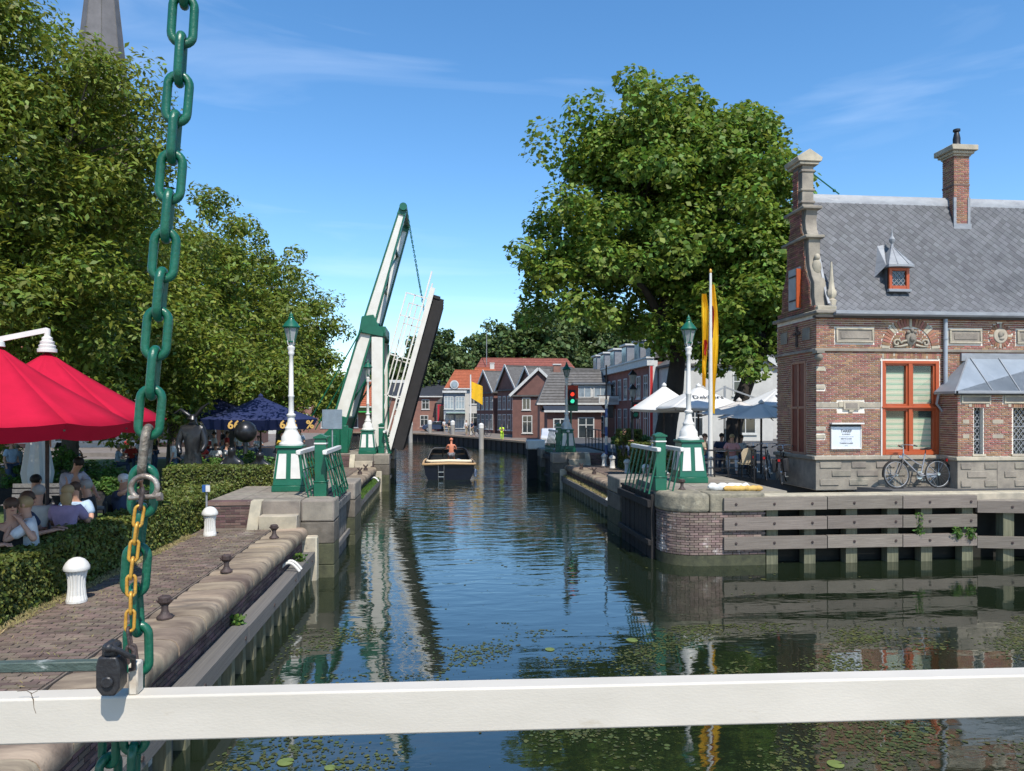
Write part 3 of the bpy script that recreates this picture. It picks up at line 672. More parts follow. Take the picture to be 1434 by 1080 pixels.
MB().box(HX - .03, 13.95, HY - .035, HY + .01, 1.72, 2.55).box(HX - .035, HX + .01, HY + .01, 21.92, 1.72, 2.55).build('plinth', STONEG, HH)
# raised plinth blocks
for r, z in enumerate((1.84, 2.09, 2.32)):
    x = HX + .08 + (.35 if r % 2 else 0)
    while x < 13.7:
        w = random.choice((.42, .55, .62)); block(x, min(x + w, 13.9), HY - .06, HY - .034, z, z + .17, STONEG, 'plinth_stone', .01); x += w + random.choice((.18, .3))
for z_ in (3.13, 3.35, 4.5, 5.0): block(HX - .006, HX + .25, HY - .008, HY + .02, z_, z_ + .115, STONE, 'quoin_stone')
block(HX - .006, WX0 - .03, HY - .008, HY + .02, 3.985, 4.125, STONE, 'string_course')
# cartouche on the band
mb = MB().box(11.13, 11.6, HY - .04, HY, 3.93, 4.17).box(11.0, 11.13, HY - .03, HY, 4.0, 4.16).box(11.6, 11.73, HY - .03, HY, 4.0, 4.16).box(11.3, 11.43, HY - .035, HY, 3.86, 3.93); mb.build('cartouche', STONE, HH, bevel=.012, segs=2)
block(11.19, 11.54, HY - .048, HY - .03, 3.97, 4.12, STONEG, 'cartouche_field', .004)
for a, b in ((10.92, 12.03), (14.27, 15.25), (16.32, 17.38)):
    f = MB(); z0, z1 = 5.80, 6.20
    f.box(a, b, HY - .045, HY, z0, z0 + .05).box(a, b, HY - .045, HY, z1 - .05, z1).box(a, a + .06, HY - .045, HY, z0 + .05, z1 - .05).box(b - .06, b, HY - .045, HY, z0 + .05, z1 - .05)
    f.build('panel_frame', STONE, HH, bevel=.01); block(a + .06, b - .06, HY - .018, HY, z0 + .05, z1 - .05, STONEG, 'panel_field'); block(a + .14, b - .14, HY - .032, HY - .018, z0 + .11, z1 - .11, STONEG, 'panel_centre', .01)
# arch of alternating bricks and cream stones over the window, shield relief in its field
for k in range(27):
    t = math.pi * (k + .5) / 27; st = k in (0, 6, 7, 13, 19, 20, 26)
    c = (AX + .74 * math.cos(t), HY + .004, AZ + .74 * math.sin(t))
    M = Matrix.Rotation(-(t - math.pi / 2), 3, 'Y'); hh = .235 if k != 13 else .29
    MB().cbox(c, (.074, .04, hh), M).build('arch_stone' if st else 'arch_brick', STONE if st else BRICK, HH, bevel=.004)
sp = []; 
for r in range(10):
    z = AZ + .02 + r * .061
    hw = math.sqrt(max(0, .61 ** 2 - (z + .05 - AZ) ** 2)); x = AX - hw
    while x < AX + hw - .05: w = min(.2, AX + hw - x); sp.append(((x + w/2, HY + .012, z + .024), (w - .012, .03, .048), 0, 0)); x += .213
pieces('brick', sp, HH, BRICK, 60)
m_ = MB().sph((AX, HY - .02, AZ + .30), (.16, .07, .22), 14, 10); m_.sph((AX, HY - .10, AZ + .28), (.085, .05, .10), 10, 8).sph((AX, HY - .13, AZ + .25), (.03, .03, .03), 8, 6)
m_.sph((AX - .1, HY - .06, AZ + .46), (.06, .04, .05), 8, 6).sph((AX + .1, HY - .06, AZ + .46), (.06, .04, .05), 8, 6).sph((AX, HY - .07, AZ + .50), (.05, .05, .06), 8, 6); m_.build('shield_relief', STONEG, HH, smooth=60)
for s in (-1, 1):
    m_ = MB(); pts = []
    for k in range(22):
        t = k / 21 * 2.3 * math.pi; r = .115 * (1 - k / 26); pts.append((AX + s * (.43 - r * math.cos(t) * 1), HY - .03, AZ + .15 + r * math.sin(t)))
    m_.tube([(AX + s * .14, HY - .03, AZ + .22), (AX + s * .24, HY - .03, AZ + .20)] + pts, .032, 8); m_.tube([(AX + s * .12, HY - .03, AZ + .10), (AX + s * .3, HY - .03, AZ + .06), (AX + s * .5, HY - .03, AZ + .05)], [.04, .03, .015], 8)
    m_.build('scroll', STONE, HH, smooth=60)
# roundel
for k in range(24):
    t = 2 * math.pi * k / 24; st = k % 6 == 0
    MB().cbox((15.82 + .285 * math.cos(t), HY + .004, 6.03 + .285 * math.sin(t)), (.062, .04, .125), Matrix.Rotation(-(t - math.pi / 2), 3, 'Y')).build('roundel_stone' if st else 'roundel_brick', STONE if st else BRICK, HH, bevel=.003)
m_ = MB().cyl((15.82, HY - .03, 6.03), (15.82, HY + .02, 6.03), .215, n=28); m_.build('roundel_disc', STONE, HH, bevel=.015)
MB().sph((15.80, HY - .035, 6.06), (.075, .04, .09), 10, 8).sph((15.84, HY - .03, 5.95), (.09, .03, .05), 10, 6).sph((15.86, HY - .035, 6.09), (.06, .04, .06), 8, 6).build('profile_relief', STONEG, HH, smooth=60)
# flat arch under the string course above the window
for i in range(26): block(WX0 + .01 + i * .065, WX0 + .066 + i * .065, HY - .004, HY + .02, 5.36, 5.52, STONE if i % 5 == 0 else BRICK, 'lintel_stone' if i % 5 == 0 else 'lintel_brick', 0)
# big four light window
def four_light(parent, x0, x1, z0, z1, y, name='window'):
    w = MB(); xm = (x0 + x1) / 2; zm = z0 + (z1 - z0) * .505
    w.box(x0, x0 + .10, y, y + .16, z0, z1).box(x1 - .10, x1, y, y + .16, z0, z1).box(x0 + .1, x1 - .1, y, y + .16, z1 - .08, z1).box(x0 + .1, x1 - .1, y, y + .16, z0, z0 + .10)
    w.box(xm - .055, xm + .055, y + .003, y + .16, z0 + .1, z1 - .08).box(x0 + .1, xm - .055, y + .003, y + .16, zm - .05, zm + .05).box(xm + .055, x1 - .1, y + .003, y + .16, zm - .05, zm + .05)
    w.box(x0 - .02, x1 + .02, y - .03, y + .02, zm - .02, zm + .02)
    W_ = w.build(name, ORANGE, parent, bevel=.006)
    for a, b in ((x0 + .1, xm - .055), (xm + .055, x1 - .1)):
        for c, d in ((z0 + .1, zm - .05), (zm + .05, z1 - .08)):
            s = MB().box(a, a + .05, y + .05, y + .14, c, d).box(b - .05, b, y + .05, y + .14, c, d).box(a + .05, b - .05, y + .05, y + .14, c, c + .05).box(a + .05, b - .05, y + .05, y + .14, d - .05, d); s.build('sash', ORANGE, W_, bevel=.004)
            MB().box(a + .05, b - .05, y + .10, y + .105, c + .05, d - .05).build('pane', CLEAR, W_, smooth=0)
            n = int((d - c - .28) / .052)
            me = BL[0]; mg = BL[1]
            for k in range(n): inst('blind_slat', mg if k % 3 == 1 else me, W_, ((a + b) / 2, y + .16, c + .08 + k * .052), (R(14), 0, 0), (b - a - .10, .012, .056))
            MB().box(a + .04, b - .04, y + .19, y + .20, c, d).build('blind_backing', mat('blind_cloth', (.38, .38, .30), .8), W_, smooth=0)
            MB().box(a + .04, b - .04, y + .135, y + .185, d - .24, d - .02).build('pane_top_shade', mat('pane_top_shade', (.03, .05, .045), .6), W_, smooth=0)  # dark box along each pane top, standing in for the recess shadow
    return W_
BL = (unit_mesh('blind_slat', BLIND), unit_mesh('blind_slat', BLINDG))
four_light(HH, WX0, WX1, WZ0, WZ1, HY - .015)
MB().box(WX0 - .035, WX0 - .001, HY - .03, HY + .02, WZ0 - .02, WZ1).build('white_edge', WHITE, HH, smooth=0)
# side window with dark red leaves
w = MB(); w.box(HX - .03, HX + .06, 20.08, 20.15, 2.64, 5.33).box(HX - .03, HX + .06, 20.88, 20.95, 2.64, 5.33).box(HX - .03, HX + .06, 20.15, 20.88, 5.26, 5.33).box(HX - .03, HX + .06, 20.15, 20.88, 2.64, 2.72).box(HX - .025, HX + .06, 20.15, 20.88, 3.96, 4.03).box(HX - .025, HX + .06, 20.49, 20.54, 2.72, 5.26)
sw = w.build('side_window', mat('pale_red_frame', (.38, .20, .13), .6), HH, bevel=.004)
for a, b in ((20.15, 20.49), (20.54, 20.88)):
    for c, d in ((2.72, 3.96), (4.03, 5.26)): MB().box(HX + .0, HX + .03, a, b, c, d).build('leaf', DORANGE, sw, smooth=0)
# wall anchors and small plaques on the shaded side wall
for y, z in ((19.85, 6.05), (21.2, 6.05)): block(HX - .03, HX, y, y + .4, z - .15, z + .2, STONEG, 'wall_plaque')
m_ = MB().box(HX - .05, HX, 20.55, 20.62, 5.75, 6.35).box(HX - .05, HX, 20.4, 20.77, 6.1, 6.17); m_.build('wall_anchor', IRON, HH)
# scrolled gable
YC = 20.70
prof = [(1.28, 6.62), (1.28, 6.80), (1.05, 6.84), (.98, 7.1), (.97, 7.5), (.84, 7.7), (.72, 8.0), (.66, 8.4), (.66, 8.82), (.62, 8.86), (.50, 9.1), (.46, 9.35), (.52, 9.62), (.52, 9.72), (.29, 9.8), (.29, 11.0)]
P = [(YC - a, b) for a, b in prof] + [(YC + a, b) for a, b in prof[::-1]]
g = MB().prism(P, 'x', 10.42, 10.76).build('gable_coping', STONEG, HH, bevel=.01)
P2 = [(YC - max(a - .14, .12), b) for a, b in prof] + [(YC + max(a - .14, .12), b) for a, b in prof[::-1]]
MB().prism(P2, 'x', 10.37, 10.44).build('gable_wall', MORTARD, HH, smooth=0)
def gsk(y, z, hw):
    a = np.interp(z, [p[1] for p in prof], [p[0] for p in prof]) - .15
    return abs(y - YC) + hw * .6 > a or (20.28 < y < 21.1 and 6.85 < z < 8.05)
split_brick(HH, 19.4, 22.0, 6.70, 10.9, HX - .01, gsk, 0, axis='y')
for z, a, h in ((6.58, 1.36, .10), (8.80, .76, .09), (9.66, .62, .09)): MB().box(10.28, 10.86, YC - a, YC + a, z, z + h).build('gable_ledge', STONEG, HH, bevel=.02)
for z in (9.9, 10.25, 10.8): MB().box(10.38, 10.80, YC - .32, YC + .32, z, z + .07).build('gable_band', STONEG, HH, bevel=.015)
MB().box(10.30, 10.88, YC - .38, YC + .38, 11.0, 11.08).prism([(10.24, 11.08), (10.94, 11.08), (10.98, 11.2), (10.59, 11.44), (10.20, 11.2)], 'y', YC - .42, YC + .42).build('gable_cap', STONE, HH, bevel=.015)
# pinnacle and scroll at the foot of the gable
m_ = MB().lathe([(.14,0),(.14,.18),(.08,.22),(.13,.30),(.14,.42),(.09,.50),(.05,.85),(.02,1.25)], (10.86, 19.62, 6.80), 8); m_.build('pinnacle', STONE, HH)
m_ = MB().sph((10.62, 19.98, 7.95), (.14, .12, .26), 10, 8).sph((10.62, 20.0, 7.6), (.16, .13, .14), 10, 8).sph((10.62, 19.95, 8.25), (.08, .08, .1), 8, 6); m_.build('carved_figure', STONE, HH, smooth=60)
block(10.36, 10.9, HY - .10, HY + .2, 6.53, 6.8, STONE, 'kneeler', .02)
m_ = MB().sph((10.38, HY - .10, 5.38), (.10, .14, .12), 10, 8).cbox((10.38, HY - .08, 5.52), (.22, .26, .07)); m_.build('corner_corbel', STONEG, HH, smooth=50)
# attic hatch with one white and one orange leaf
MB().box(10.30, 10.38, 20.35, 21.02, 6.85, 8.05).build('attic_hatch', mat('grey_white_boards', (.42, .42, .40), .7, (.33, .33, .31), 4), HH, bevel=.005)
MB().cbox((10.25, 20.30, 7.42), (.16, .035, 1.12), Matrix.Rotation(R(10), 3, 'Z')).build('hatch_leaf', ORANGE, HH)
for z in (7.1, 7.8): MB().box(10.28, 10.31, 20.4, 20.95, z, z + .04).build('hinge', IRON, HH)
# stay rod
MB().cyl((10.75, YC, 10.95), (11.7, YC, 10.28), .02, n=6).sph((11.55, YC, 10.38), .05, 8, 6).build('stay_rod', GREEN, HH)
# roof: sheet with bell-cast eaves, slates laid as diamonds
RX0, RX1 = 10.70, 19.5
rp_ = [(19.36, 6.60), (19.52, 6.84), (19.72, 7.26), (YC, 10.20), (22.04, 6.60)]
MB().prism(rp_, 'x', RX0 + .02, RX1).build('roof_sheet', mat('roof_felt', (.075, .08, .09), .8), HH, smooth=0)
def smesh():
    P = [(0, -.5), (.5, 0), (0, .5), (-.5, 0)]; mb = MB().prism(P, 'z', -.5, .5); me = bpy.data.meshes.new('slate'); me.from_pydata(mb.v, [], mb.f); me.materials.append(SLATE); return me
SM = smesh(); segs_ = [((19.38, 6.63), (19.52, 6.84)), ((19.52, 6.84), (19.72, 7.26)), ((19.72, 7.26), (YC, 10.20))]
sl = []
tot = sum(math.dist(a, b) for a, b in segs_); s = .06; r = 0
while s < tot - .10:
    q = s
    for a, b in segs_:
        l = math.dist(a, b)
        if q <= l or (a, b) == segs_[-1]: break
        q -= l
    f = q / l; yy = a[0] + (b[0] - a[0]) * f; zz = a[1] + (b[1] - a[1]) * f; ang = math.atan2(b[1] - a[1], b[0] - a[0])
    x = RX0 + .12 + (.115 if r % 2 else 0)
    while x < 17.4:
        inb = (12.5 < x < 13.2 and 7.2 < zz < 8.05) or (15.05 < x < 15.63 and zz > 9.45)
        if not inb: sl.append((Vector((x, yy - .014 * math.sin(ang), zz + .014 * math.cos(ang))), ang, random.uniform(-.01, .01)))
        x += .23
    s += .105; r += 1
sl.sort(key=lambda t: abs(t[0].x - 12.6) + abs(t[0].z - 8.2)); big = MB()
for i, (c, ang, j_) in enumerate(sl):
    if i < 300: inst('slate', SM, HH, c, (ang - .022, 0, j_), (.219, .201, .009))
    else:
        M = Euler((ang - .022, 0, j_)).to_matrix(); big.add([M @ Vector((v.co.x * .219, v.co.y * .201, v.co.z * .009)) + c for v in SM.vertices], [tuple(p.vertices) for p in SM.polygons])
big.build('slate_field', SLATE, HH, smooth=0, kind='stuff')
MB().prism([(YC - .09, 9.98), (YC - .07, 10.16), (YC, 10.26), (YC + .08, 10.16), (YC + .12, 9.95), (YC + .06, 10.0), (YC, 10.15), (YC - .03, 10.05)], 'x', RX0 + .05, RX1).build('ridge_lead', LEAD, HH)
MB().prism([(19.52, 6.85), (19.50, 6.88), (19.70, 7.29), (YC - .03, 10.12), (YC, 10.05), (19.72, 7.2)], 'x', RX0 + .0, RX0 + .07).build('verge_lead', LEAD, HH)
# gutter and downpipe
m_ = MB(); m_.prism([(19.22, 6.66), (19.22, 6.56), (19.27, 6.52), (19.36, 6.52), (19.40, 6.56), (19.40, 6.66), (19.36, 6.62), (19.26, 6.62)], 'x', 10.78, 18.8); m_.build('gutter', LEAD, HH, bevel=.006)
m_ = MB().cyl((14.10, HY - .09, 2.45), (14.10, HY - .09, 6.54), .055, n=12)
for z in (3.3, 4.6, 5.9): m_.cyl((14.10, HY - .09, z), (14.10, HY - .09, z + .05), .068, n=12)
m_.build('downpipe', mat('pipe_grey', (.33, .36, .40), .5, (.27, .30, .33), 3), HH)
# chimney
CX0, CX1, CY0, CY1 = 15.1, 15.58, 20.42, 20.92
MB().box(CX0 + .012, CX1 - .012, CY0 + .012, CY1 - .012, 8.9, 11.5).build('chimney_stack', MORTAR, HH, smooth=0)
ch = thing('chimney', (0, 0, 0), None, None); ch.parent = HH
split_brick(ch, CX0, CX1, 9.2, 11.5, CY0, None, 300); split_brick(ch, CY0, CY1, 9.2, 11.5, CX0, None, 300, axis='y')
for i, (a, z, h) in enumerate(((.05, 10.55, .06), (.04, 11.42, .06), (.10, 11.48, .08), (.17, 11.56, .16))): MB().box(CX0 - a, CX1 + a, CY0 - a, CY1 + a, z, z + h).build('chimney_cap', STONE, ch, bevel=.015) if i else MB().box(CX0 - .012, CX1 + .012, CY0 - .012, CY1 + .012, z, z + .05).build('chimney_band', BRICKD, ch)
MB().lathe([(.2,0),(.2,.06),(.12,.10),(.10,.16),(.105,.3),(.075,.45),(.06,.50),(.10,.52),(.10,.58),(.05,.60)], ((CX0+CX1)/2 + .02, 20.66, 11.72), 12).build('chimney_pot', BLACK, ch)
MB().box(CX0 - .02, CX0 + .06, CY0 - .025, CY0 + .02, 9.36, 10.2).box(CX1 - .06, CX1 + .02, CY0 - .025, CY0 + .02, 9.36, 10.2).box(CX0 - .04, CX1 + .04, CY0 - .05, CY0 + .02, 9.26, 9.42).build('flashing', LEAD, ch)
MB().add([(CX0 - .12, 20.28, 8.96), (CX1 + .12, 20.28, 8.96), (CX1 + .10, 20.36, 9.2), (CX0 - .10, 20.36, 9.2)], [(0, 1, 2, 3)]).build('apron_lead', LEAD, ch, smooth=0) if False else None
# dormer
DX = 12.86; dm = thing('dormer', (0, 0, 0), None, None); dm.parent = HH
MB().box(DX - .30, DX - .20, 19.66, 20.5, 7.28, 7.95).box(DX + .20, DX + .30, 19.66, 20.5, 7.28, 7.95).box(DX - .2, DX + .2, 19.75, 20.5, 7.28, 7.93).build('cheek', mat('dormer_side', (.11, .115, .12), .7), dm, smooth=0)
MB().box(DX - .30, DX - .21, 19.60, 19.70, 7.32, 7.92).box(DX + .21, DX + .30, 19.60, 19.70, 7.32, 7.92).box(DX - .21, DX + .21, 19.60, 19.70, 7.32, 7.42).box(DX - .21, DX + .21, 19.60, 19.70, 7.84, 7.92).build('window_frame', ORANGE, dm, bevel=.006)
MB().box(DX - .21, DX + .21, 19.66, 19.67, 7.42, 7.84).build('pane', GLASS, dm, smooth=0)
m_ = MB()
for k in range(-3, 4):
    for s in (-1, 1): 
        a = DX + k * .13 - .2 * s; b = a + .4 * s; p = [(a, 7.42), (b, 7.84)]
        # clip the lattice bars to the pane
        q = []
        for (x1, z1), (x2, z2) in [(p[0], p[1])]:
            t0, t1 = 0., 1.
            dx = x2 - x1
            for lim, sg in ((DX - .2, 1), (DX + .2, -1)):
                t = (lim - x1) / dx
                if sg * dx > 0: t0 = max(t0, t)
                else: t1 = min(t1, t)
            if t1 - t0 > .1: m_.beam((x1 + dx * t0, 19.65, z1 + (z2 - z1) * t0), (x1 + dx * t1, 19.65, z1 + (z2 - z1) * t1), .012, .012)
m_.build('lattice', LEAD, dm, smooth=0)
ring = [(DX - .38, 19.50), (DX - .16, 19.42), (DX + .16, 19.42), (DX + .38, 19.50), (DX + .40, 20.3), (DX - .40, 20.3)]; ap = (DX, 19.95, 8.62)
vs = [(x, y, 7.93) for x, y in ring] + [(x * 1, y, 7.99) for x, y in ring] + [ap]; n = 6
MB().add(vs, [tuple(range(6))[::-1]] + [(i, (i+1)%6, 6+(i+1)%6, 6+i) for i in range(6)] + [(6+i, 6+(i+1)%6, 12) for i in range(6)]).build('dormer_roof', LEAD, dm, smooth=0)
for x, y in ring[:4]: MB().beam((x, y, 8.0), ap, .02, .02).build('lead_roll', LEAD, dm, smooth=0)
MB().prism([(DX - .06, 8.45), (DX + .06, 8.45), (DX + .34, 8.0), (DX - .34, 8.0)], 'y', 19.9, 20.45).build('dormer_back', SLATE, dm, smooth=0)
MB().add([(DX - .38, 19.62, 7.98), (DX - .62, 19.86, 7.55 + .1), (DX - .30, 20.25, 8.75), (DX - .10, 20.2, 8.72)], [(0, 3, 2, 1)]).build('valley_lead', LEAD, dm, smooth=0)
MB().lathe([(.05,0),(.03,.12),(.07,.18),(.085,.25),(.05,.31),(.03,.34),(.03,.40),(.012,.46),(.006,.62)], (DX, 19.95, 8.55), 8).build('finial', LEAD, dm)
MB().box(DX - .34, DX + .34, 19.55, 19.66, 7.24, 7.32).build('sill', LEAD, dm, bevel=.008)
# bay
by = thing('bay', (0, 0, 0), None, None); by.parent = HH
BX, BY = 13.97, 18.75
m_ = MB()
m_.box(BX + .014, 14.45, BY + .014, HY, 1.2, 4.35)
m_.prism([(14.72, HY), (14.72, BY + .014), (15.60, BY + .014), (15.60, HY)], 'z', 1.2, 4.35); m_.box(16.3, 18.5, BY + .014, HY, 1.2, 4.35)
m_.box(14.45, 14.72, BY + .014, HY, 1.2, 2.72).box(14.45, 14.72, BY + .014, HY, 3.98, 4.35).box(15.60, 16.3, BY + .014, HY, 1.2, 2.72).box(15.60, 16.3, BY + .014, HY, 3.98, 4.35); m_.build('bay_wall', MORTAR, by, smooth=0)
def skb(x, z, hw):
    if (14.45 - hw - .02 < x < 14.72 + hw + .02 or 15.6 - hw - .02 < x < 16.3 + hw + .02) and 2.6 < z < 4.12: return True
    return 14.05 - hw < x < 14.95 + hw and 4.08 < z < 4.34 or 15.3 - hw < x and 4.08 < z < 4.34
split_brick(by, BX, 18.0, 2.66, 4.33, BY, skb, 0); split_brick(by, BY + .02, HY - .03, 2.66, 4.33, BX, None, 0, axis='y')
for a, b in ((14.07, 14.93), (15.32, 16.6)):
    MB().box(a, b, BY - .03, BY, 4.10, 4.14).box(a, b, BY - .03, BY, 4.28, 4.32).box(a, a + .05, BY - .03, BY, 4.14, 4.28).box(b - .05, b, BY - .03, BY, 4.14, 4.28).build('panel_frame', STONE, by, bevel=.006)
    block(a + .05, b - .05, BY - .012, BY, 4.14, 4.28, STONEG, 'panel_field', 0, by)
for a, b in ((14.45, 14.72), (15.60, 16.3)):
    MB().box(a, b, BY + .16, BY + .165, 2.72, 3.98).build('pane', GLASS, by, smooth=0); m_ = MB(); k = 0; w = b - a
    st = .135
    for s in (-1, 1):
        for q in np.arange(-1.6, 1.6 + w, st):
            x1, z1, x2, z2 = a + q * 1.0, 2.72, a + q + 1.26 * .8, 3.98
            if s < 0: x1, x2 = x2, x1
            t0, t1 = 0., 1.; dx = x2 - x1
            for lim, sg in ((a, 1), (b, -1)):
                t = (lim - x1) / dx
                if sg * dx > 0: t0 = max(t0, t)
                else: t1 = min(t1, t)
            if t1 - t0 > .02: m_.beam((x1 + dx * t0, BY + .14, z1 + 1.26 * t0), (x1 + dx * t1, BY + .14, z1 + 1.26 * t1), .016, .014)
    for z in (3.1, 3.45): m_.box(a, b, BY + .12, BY + .14, z, z + .025)
    m_.build('lattice', LEAD, by, smooth=0)
    block(a - .06, b + .06, BY - .03, BY + .12, 2.66, 2.72, STONE, 'sill', .006, by)
    n = round((b - a + .12) / .065)
    for i in range(n): block(a - .06 + i * .065, a - .005 + i * .065, BY - .006, BY + .02, 3.99, 4.09, BRICK, 'lintel_brick', 0, by)
    for x in (a - .16, b + .07): block(x, x + .09, BY - .012, BY + .02, 4.0, 4.09, STONE, 'lintel_stone', .004, by)
for z in (3.15, 3.55):
    for a, b in ((BX + .15, BX + .33), (14.98, 15.3)): block(a, b, BY - .008, BY + .01, z, z + .11, STONE, 'quoin_stone', .004, by)
block(BX - .08, 18, BY - .08, BY + .02, 2.55, 2.65, STONE, 'plinth_ledge', .01, by); block(BX - .08, BX + .02, BY + .02, HY - .11, 2.55, 2.65, STONE, 'plinth_ledge', .01, by)
MB().box(BX - .03, 18, BY - .04, BY + .01, 1.3, 2.55).box(BX - .035, BX + .015, BY + .01, HY - .04, 1.3, 2.55).build('plinth', STONEG, by)
for r, z in enumerate((1.84, 2.09, 2.32)):
    for x0, x1 in (((14.03, 14.33), (14.72, 15.08), (15.6, 16.1)) if r != 1 else ((14.22, 14.78), (15.3, 15.65), (15.9, 16.6))): block(x0, x1, BY - .065, BY - .039, z, z + .17, STONEG, 'plinth_stone', .01, by)
block(15.08, 15.10, BY - .045, BY - .035, 1.3, 2.55, MORTARD, 'joint', 0, by)
z0, z1 = 4.42, 5.44
vs = [(BX - .14, BY - .10, z0), (18, BY - .10, z0), (18, HY - .02, z1), (14.85, HY - .02, z1), (BX - .14, HY - .02, z0), (14.85, BY + .5, z1 - .06)]
MB().add([(BX - .16, BY - .12, z0), (18, BY - .12, z0), (18, HY - .0, z1), (14.85, HY - .0, z1), (BX - .16, HY, z0)], [(0, 1, 2, 3), (0, 3, 4), (0, 4, 2, 1)]).build('bay_roof', mat('zinc_roof', (.27, .31, .35), .42, (.20, .235, .27), 1.5, .1, 8, metal=.25, dirt=(.40, .42, .43), dscale=1.2, dthr=.62), by, smooth=0)
for x in (14.9, 15.7, 16.5): MB().beam((x, BY - .12, z0 + .012), (x + (.02 if x > 15 else -.04), HY - .02, z1 + .012), .022, .022).build('roof_roll', LEAD, by, smooth=0)
MB().beam((BX - .15, BY - .12, z0 + .01), (14.85, HY - .01, z1 + .01), .03, .025).build('hip_roll', LEAD, by, smooth=0)
MB().box(14.6, 18, HY - .07, HY - .001, 5.30, 5.52).build('flashing', LEAD, by, smooth=0)
MB().box(BX - .18, 18, BY - .17, BY - .09, 4.36, 4.44).box(BX - .20, BX - .10, BY - .17, HY - .05, 4.36, 4.44).build('bay_gutter', LEAD, by, bevel=.01)
MB().box(BX - .1, 18, BY - .09, BY + .0, 4.33, 4.37).build('eaves_board', BLACK, by, smooth=0)
MB().tube([(BX - .15, HY - .2, 4.38), (BX - .16, HY - .12, 4.1), (14.10, HY - .12, 3.75)], .035, 8).build('branch_pipe', LEAD, by)
# tariff board
ts = thing('tariff_board', (11.2, HY - .06, 2.86), 'white enamel tariff board lettered TARIEF on the brick wall of the lock house', 'sign')
SB = mat('enamel_white', (.62, .66, .70), .3, (.56, .60, .65), 3); BLK = mat('letter_black', (.03, .035, .045), .5)
MB().box(10.79, 11.61, HY - .05, HY - .012, 2.86, 3.46).build('board', SB, ts, bevel=.004)
MB().box(10.76, 11.64, HY - .065, HY - .01, 2.84, 2.875).box(10.76, 10.79, HY - .065, HY - .01, 2.875, 3.46).box(11.61, 11.64, HY - .065, HY - .01, 2.875, 3.46).build('board_frame', WHITE, ts)
MB().box(10.73, 11.67, HY - .16, HY - .01, 3.53, 3.57).build('hood', WHITE, ts)
MB().box(10.76, 11.64, HY - .03, HY - .01, 3.46, 3.53).build('hood_back', BLACK, ts)
for i, (s_, z_, b_, tx) in enumerate(((.105, 3.305, .003, 'TARIEF'), (.05, 3.235, .001, 'SLUISGELD'), (.028, 3.175, 0, 'voor pleziervaartuigen per doorvaart'), (.048, 3.11, .001, 'EERSTE KLASSE'), (.028, 3.06, 0, 'per vaartuig en per schutting'), (.052, 2.985, .0015, 'TWEEDE KLASSE'), (.03, 2.93, 0, 'per ton'))):
    put_text(tx, s_, (11.2, HY - .051, z_), (R(90), 0, 0), BLK, ts, bold=b_, ext=.001)
for x in (10.84, 11.56):
    MB().cyl((x, HY - .06, 3.42), (x, HY - .05, 3.42), .012, n=8).build('screw', CHROME, ts)

# ---------------------------------------------------------------- timber wall in front of the house
tw = thing('timber_wall', (10.5, 18.05, 0), 'grey weathered timber plank wall on piles between the water and the lock house', 'timber wall')
TB = [(7.08, 18.0), (9.80, 18.0), (11.83, 18.0), (13.86, 17.97), (16.2, 17.45), (19.5, 16.6)]
mp_ = unit_mesh('plank', TIMB); mq = unit_mesh('pile', PILE)
for i in range(5):
    (xa, ya), (xb, yb) = TB[i], TB[i + 1]; a = math.atan2(yb - ya, xb - xa); l = math.hypot(xb - xa, yb - ya) - .025
    rows = (1.55, 1.06, .57) if i < 3 else (1.42, .50)
    for z in rows: inst('plank', mp_, tw, ((xa + xb) / 2, (ya + yb) / 2 - .05, z + random.uniform(-.008, .008)), (0, R(random.uniform(-.15, .15)), a), (l, .12, .315 if i < 3 else .30))
x = 7.4; k = 0
while x < 19:
    i = max(j for j in range(5) if TB[j][0] <= x); f = (x - TB[i][0]) / (TB[i+1][0] - TB[i][0]); y = TB[i][1] + f * (TB[i+1][1] - TB[i][1])
    inst('pile', mq, tw, (x, y + .15, .25), (0, 0, 0), (.30, .26, 2.3 if i < 3 else 2.2))
    rows = (1.55, 1.06, .57) if i < 3 else (1.42, .50)
    for z in rows: MB().cyl((x, y - .125, z), (x, y - .108, z), .035, n=8).cyl((x, y - .14, z), (x, y - .125, z), .015, n=6).build('bolt', IRON, tw)
    x += random.choice((.92, 1.0, 1.12)); k += 1
MB().box(7.1, 24, 18.42, 18.62, -1.5, 1.5).build('earth_wall', mat('wet_dark', (.02, .02, .016), .9), tw, smooth=0)
MB().prism([(13.8, 17.95), (19.6, 16.6), (24, 15.5), (24, 18.5), (13.8, 18.45)], 'z', 1.42, 1.58).build('low_capping', STONEG, tw, bevel=.02)
# ---------------------------------------------------------------- trees, hedges
def clump_points(ells, nc, rc, nl, seed, flat=.8, cover=None):
    r_ = np.random.default_rng(seed); vol = np.array([e[3]*e[4]*e[5] for e in ells]) ** (2/3); C_ = []
    pick = r_.choice(len(ells), nc, p=vol / vol.sum())
    for k in pick:
        cx, cy, cz, rx, ry, rz = ells[k]; d = r_.normal(size=3); d /= np.linalg.norm(d)
        if d[2] < -.6: d[2] *= -.5
        q = r_.random() ** .28 * (1 + .10 * r_.normal()); C_.append((cx + rx*q*d[0], cy + ry*q*d[1], cz + rz*q*d[2]))
    C_ = np.array(C_); ii = r_.integers(0, nc, nl); d = r_.normal(size=(nl, 3)); d /= np.linalg.norm(d, axis=1)[:, None]
    rr = rc * (.65 + .7 * r_.random(nc))[ii] * (.35 + .75 * r_.random(nl) ** .5)
    P = C_[ii] + d * rr[:, None] * np.array([1, 1, flat]); N_ = d * .6 + np.array([0, 0, .75]); return C_, P, N_
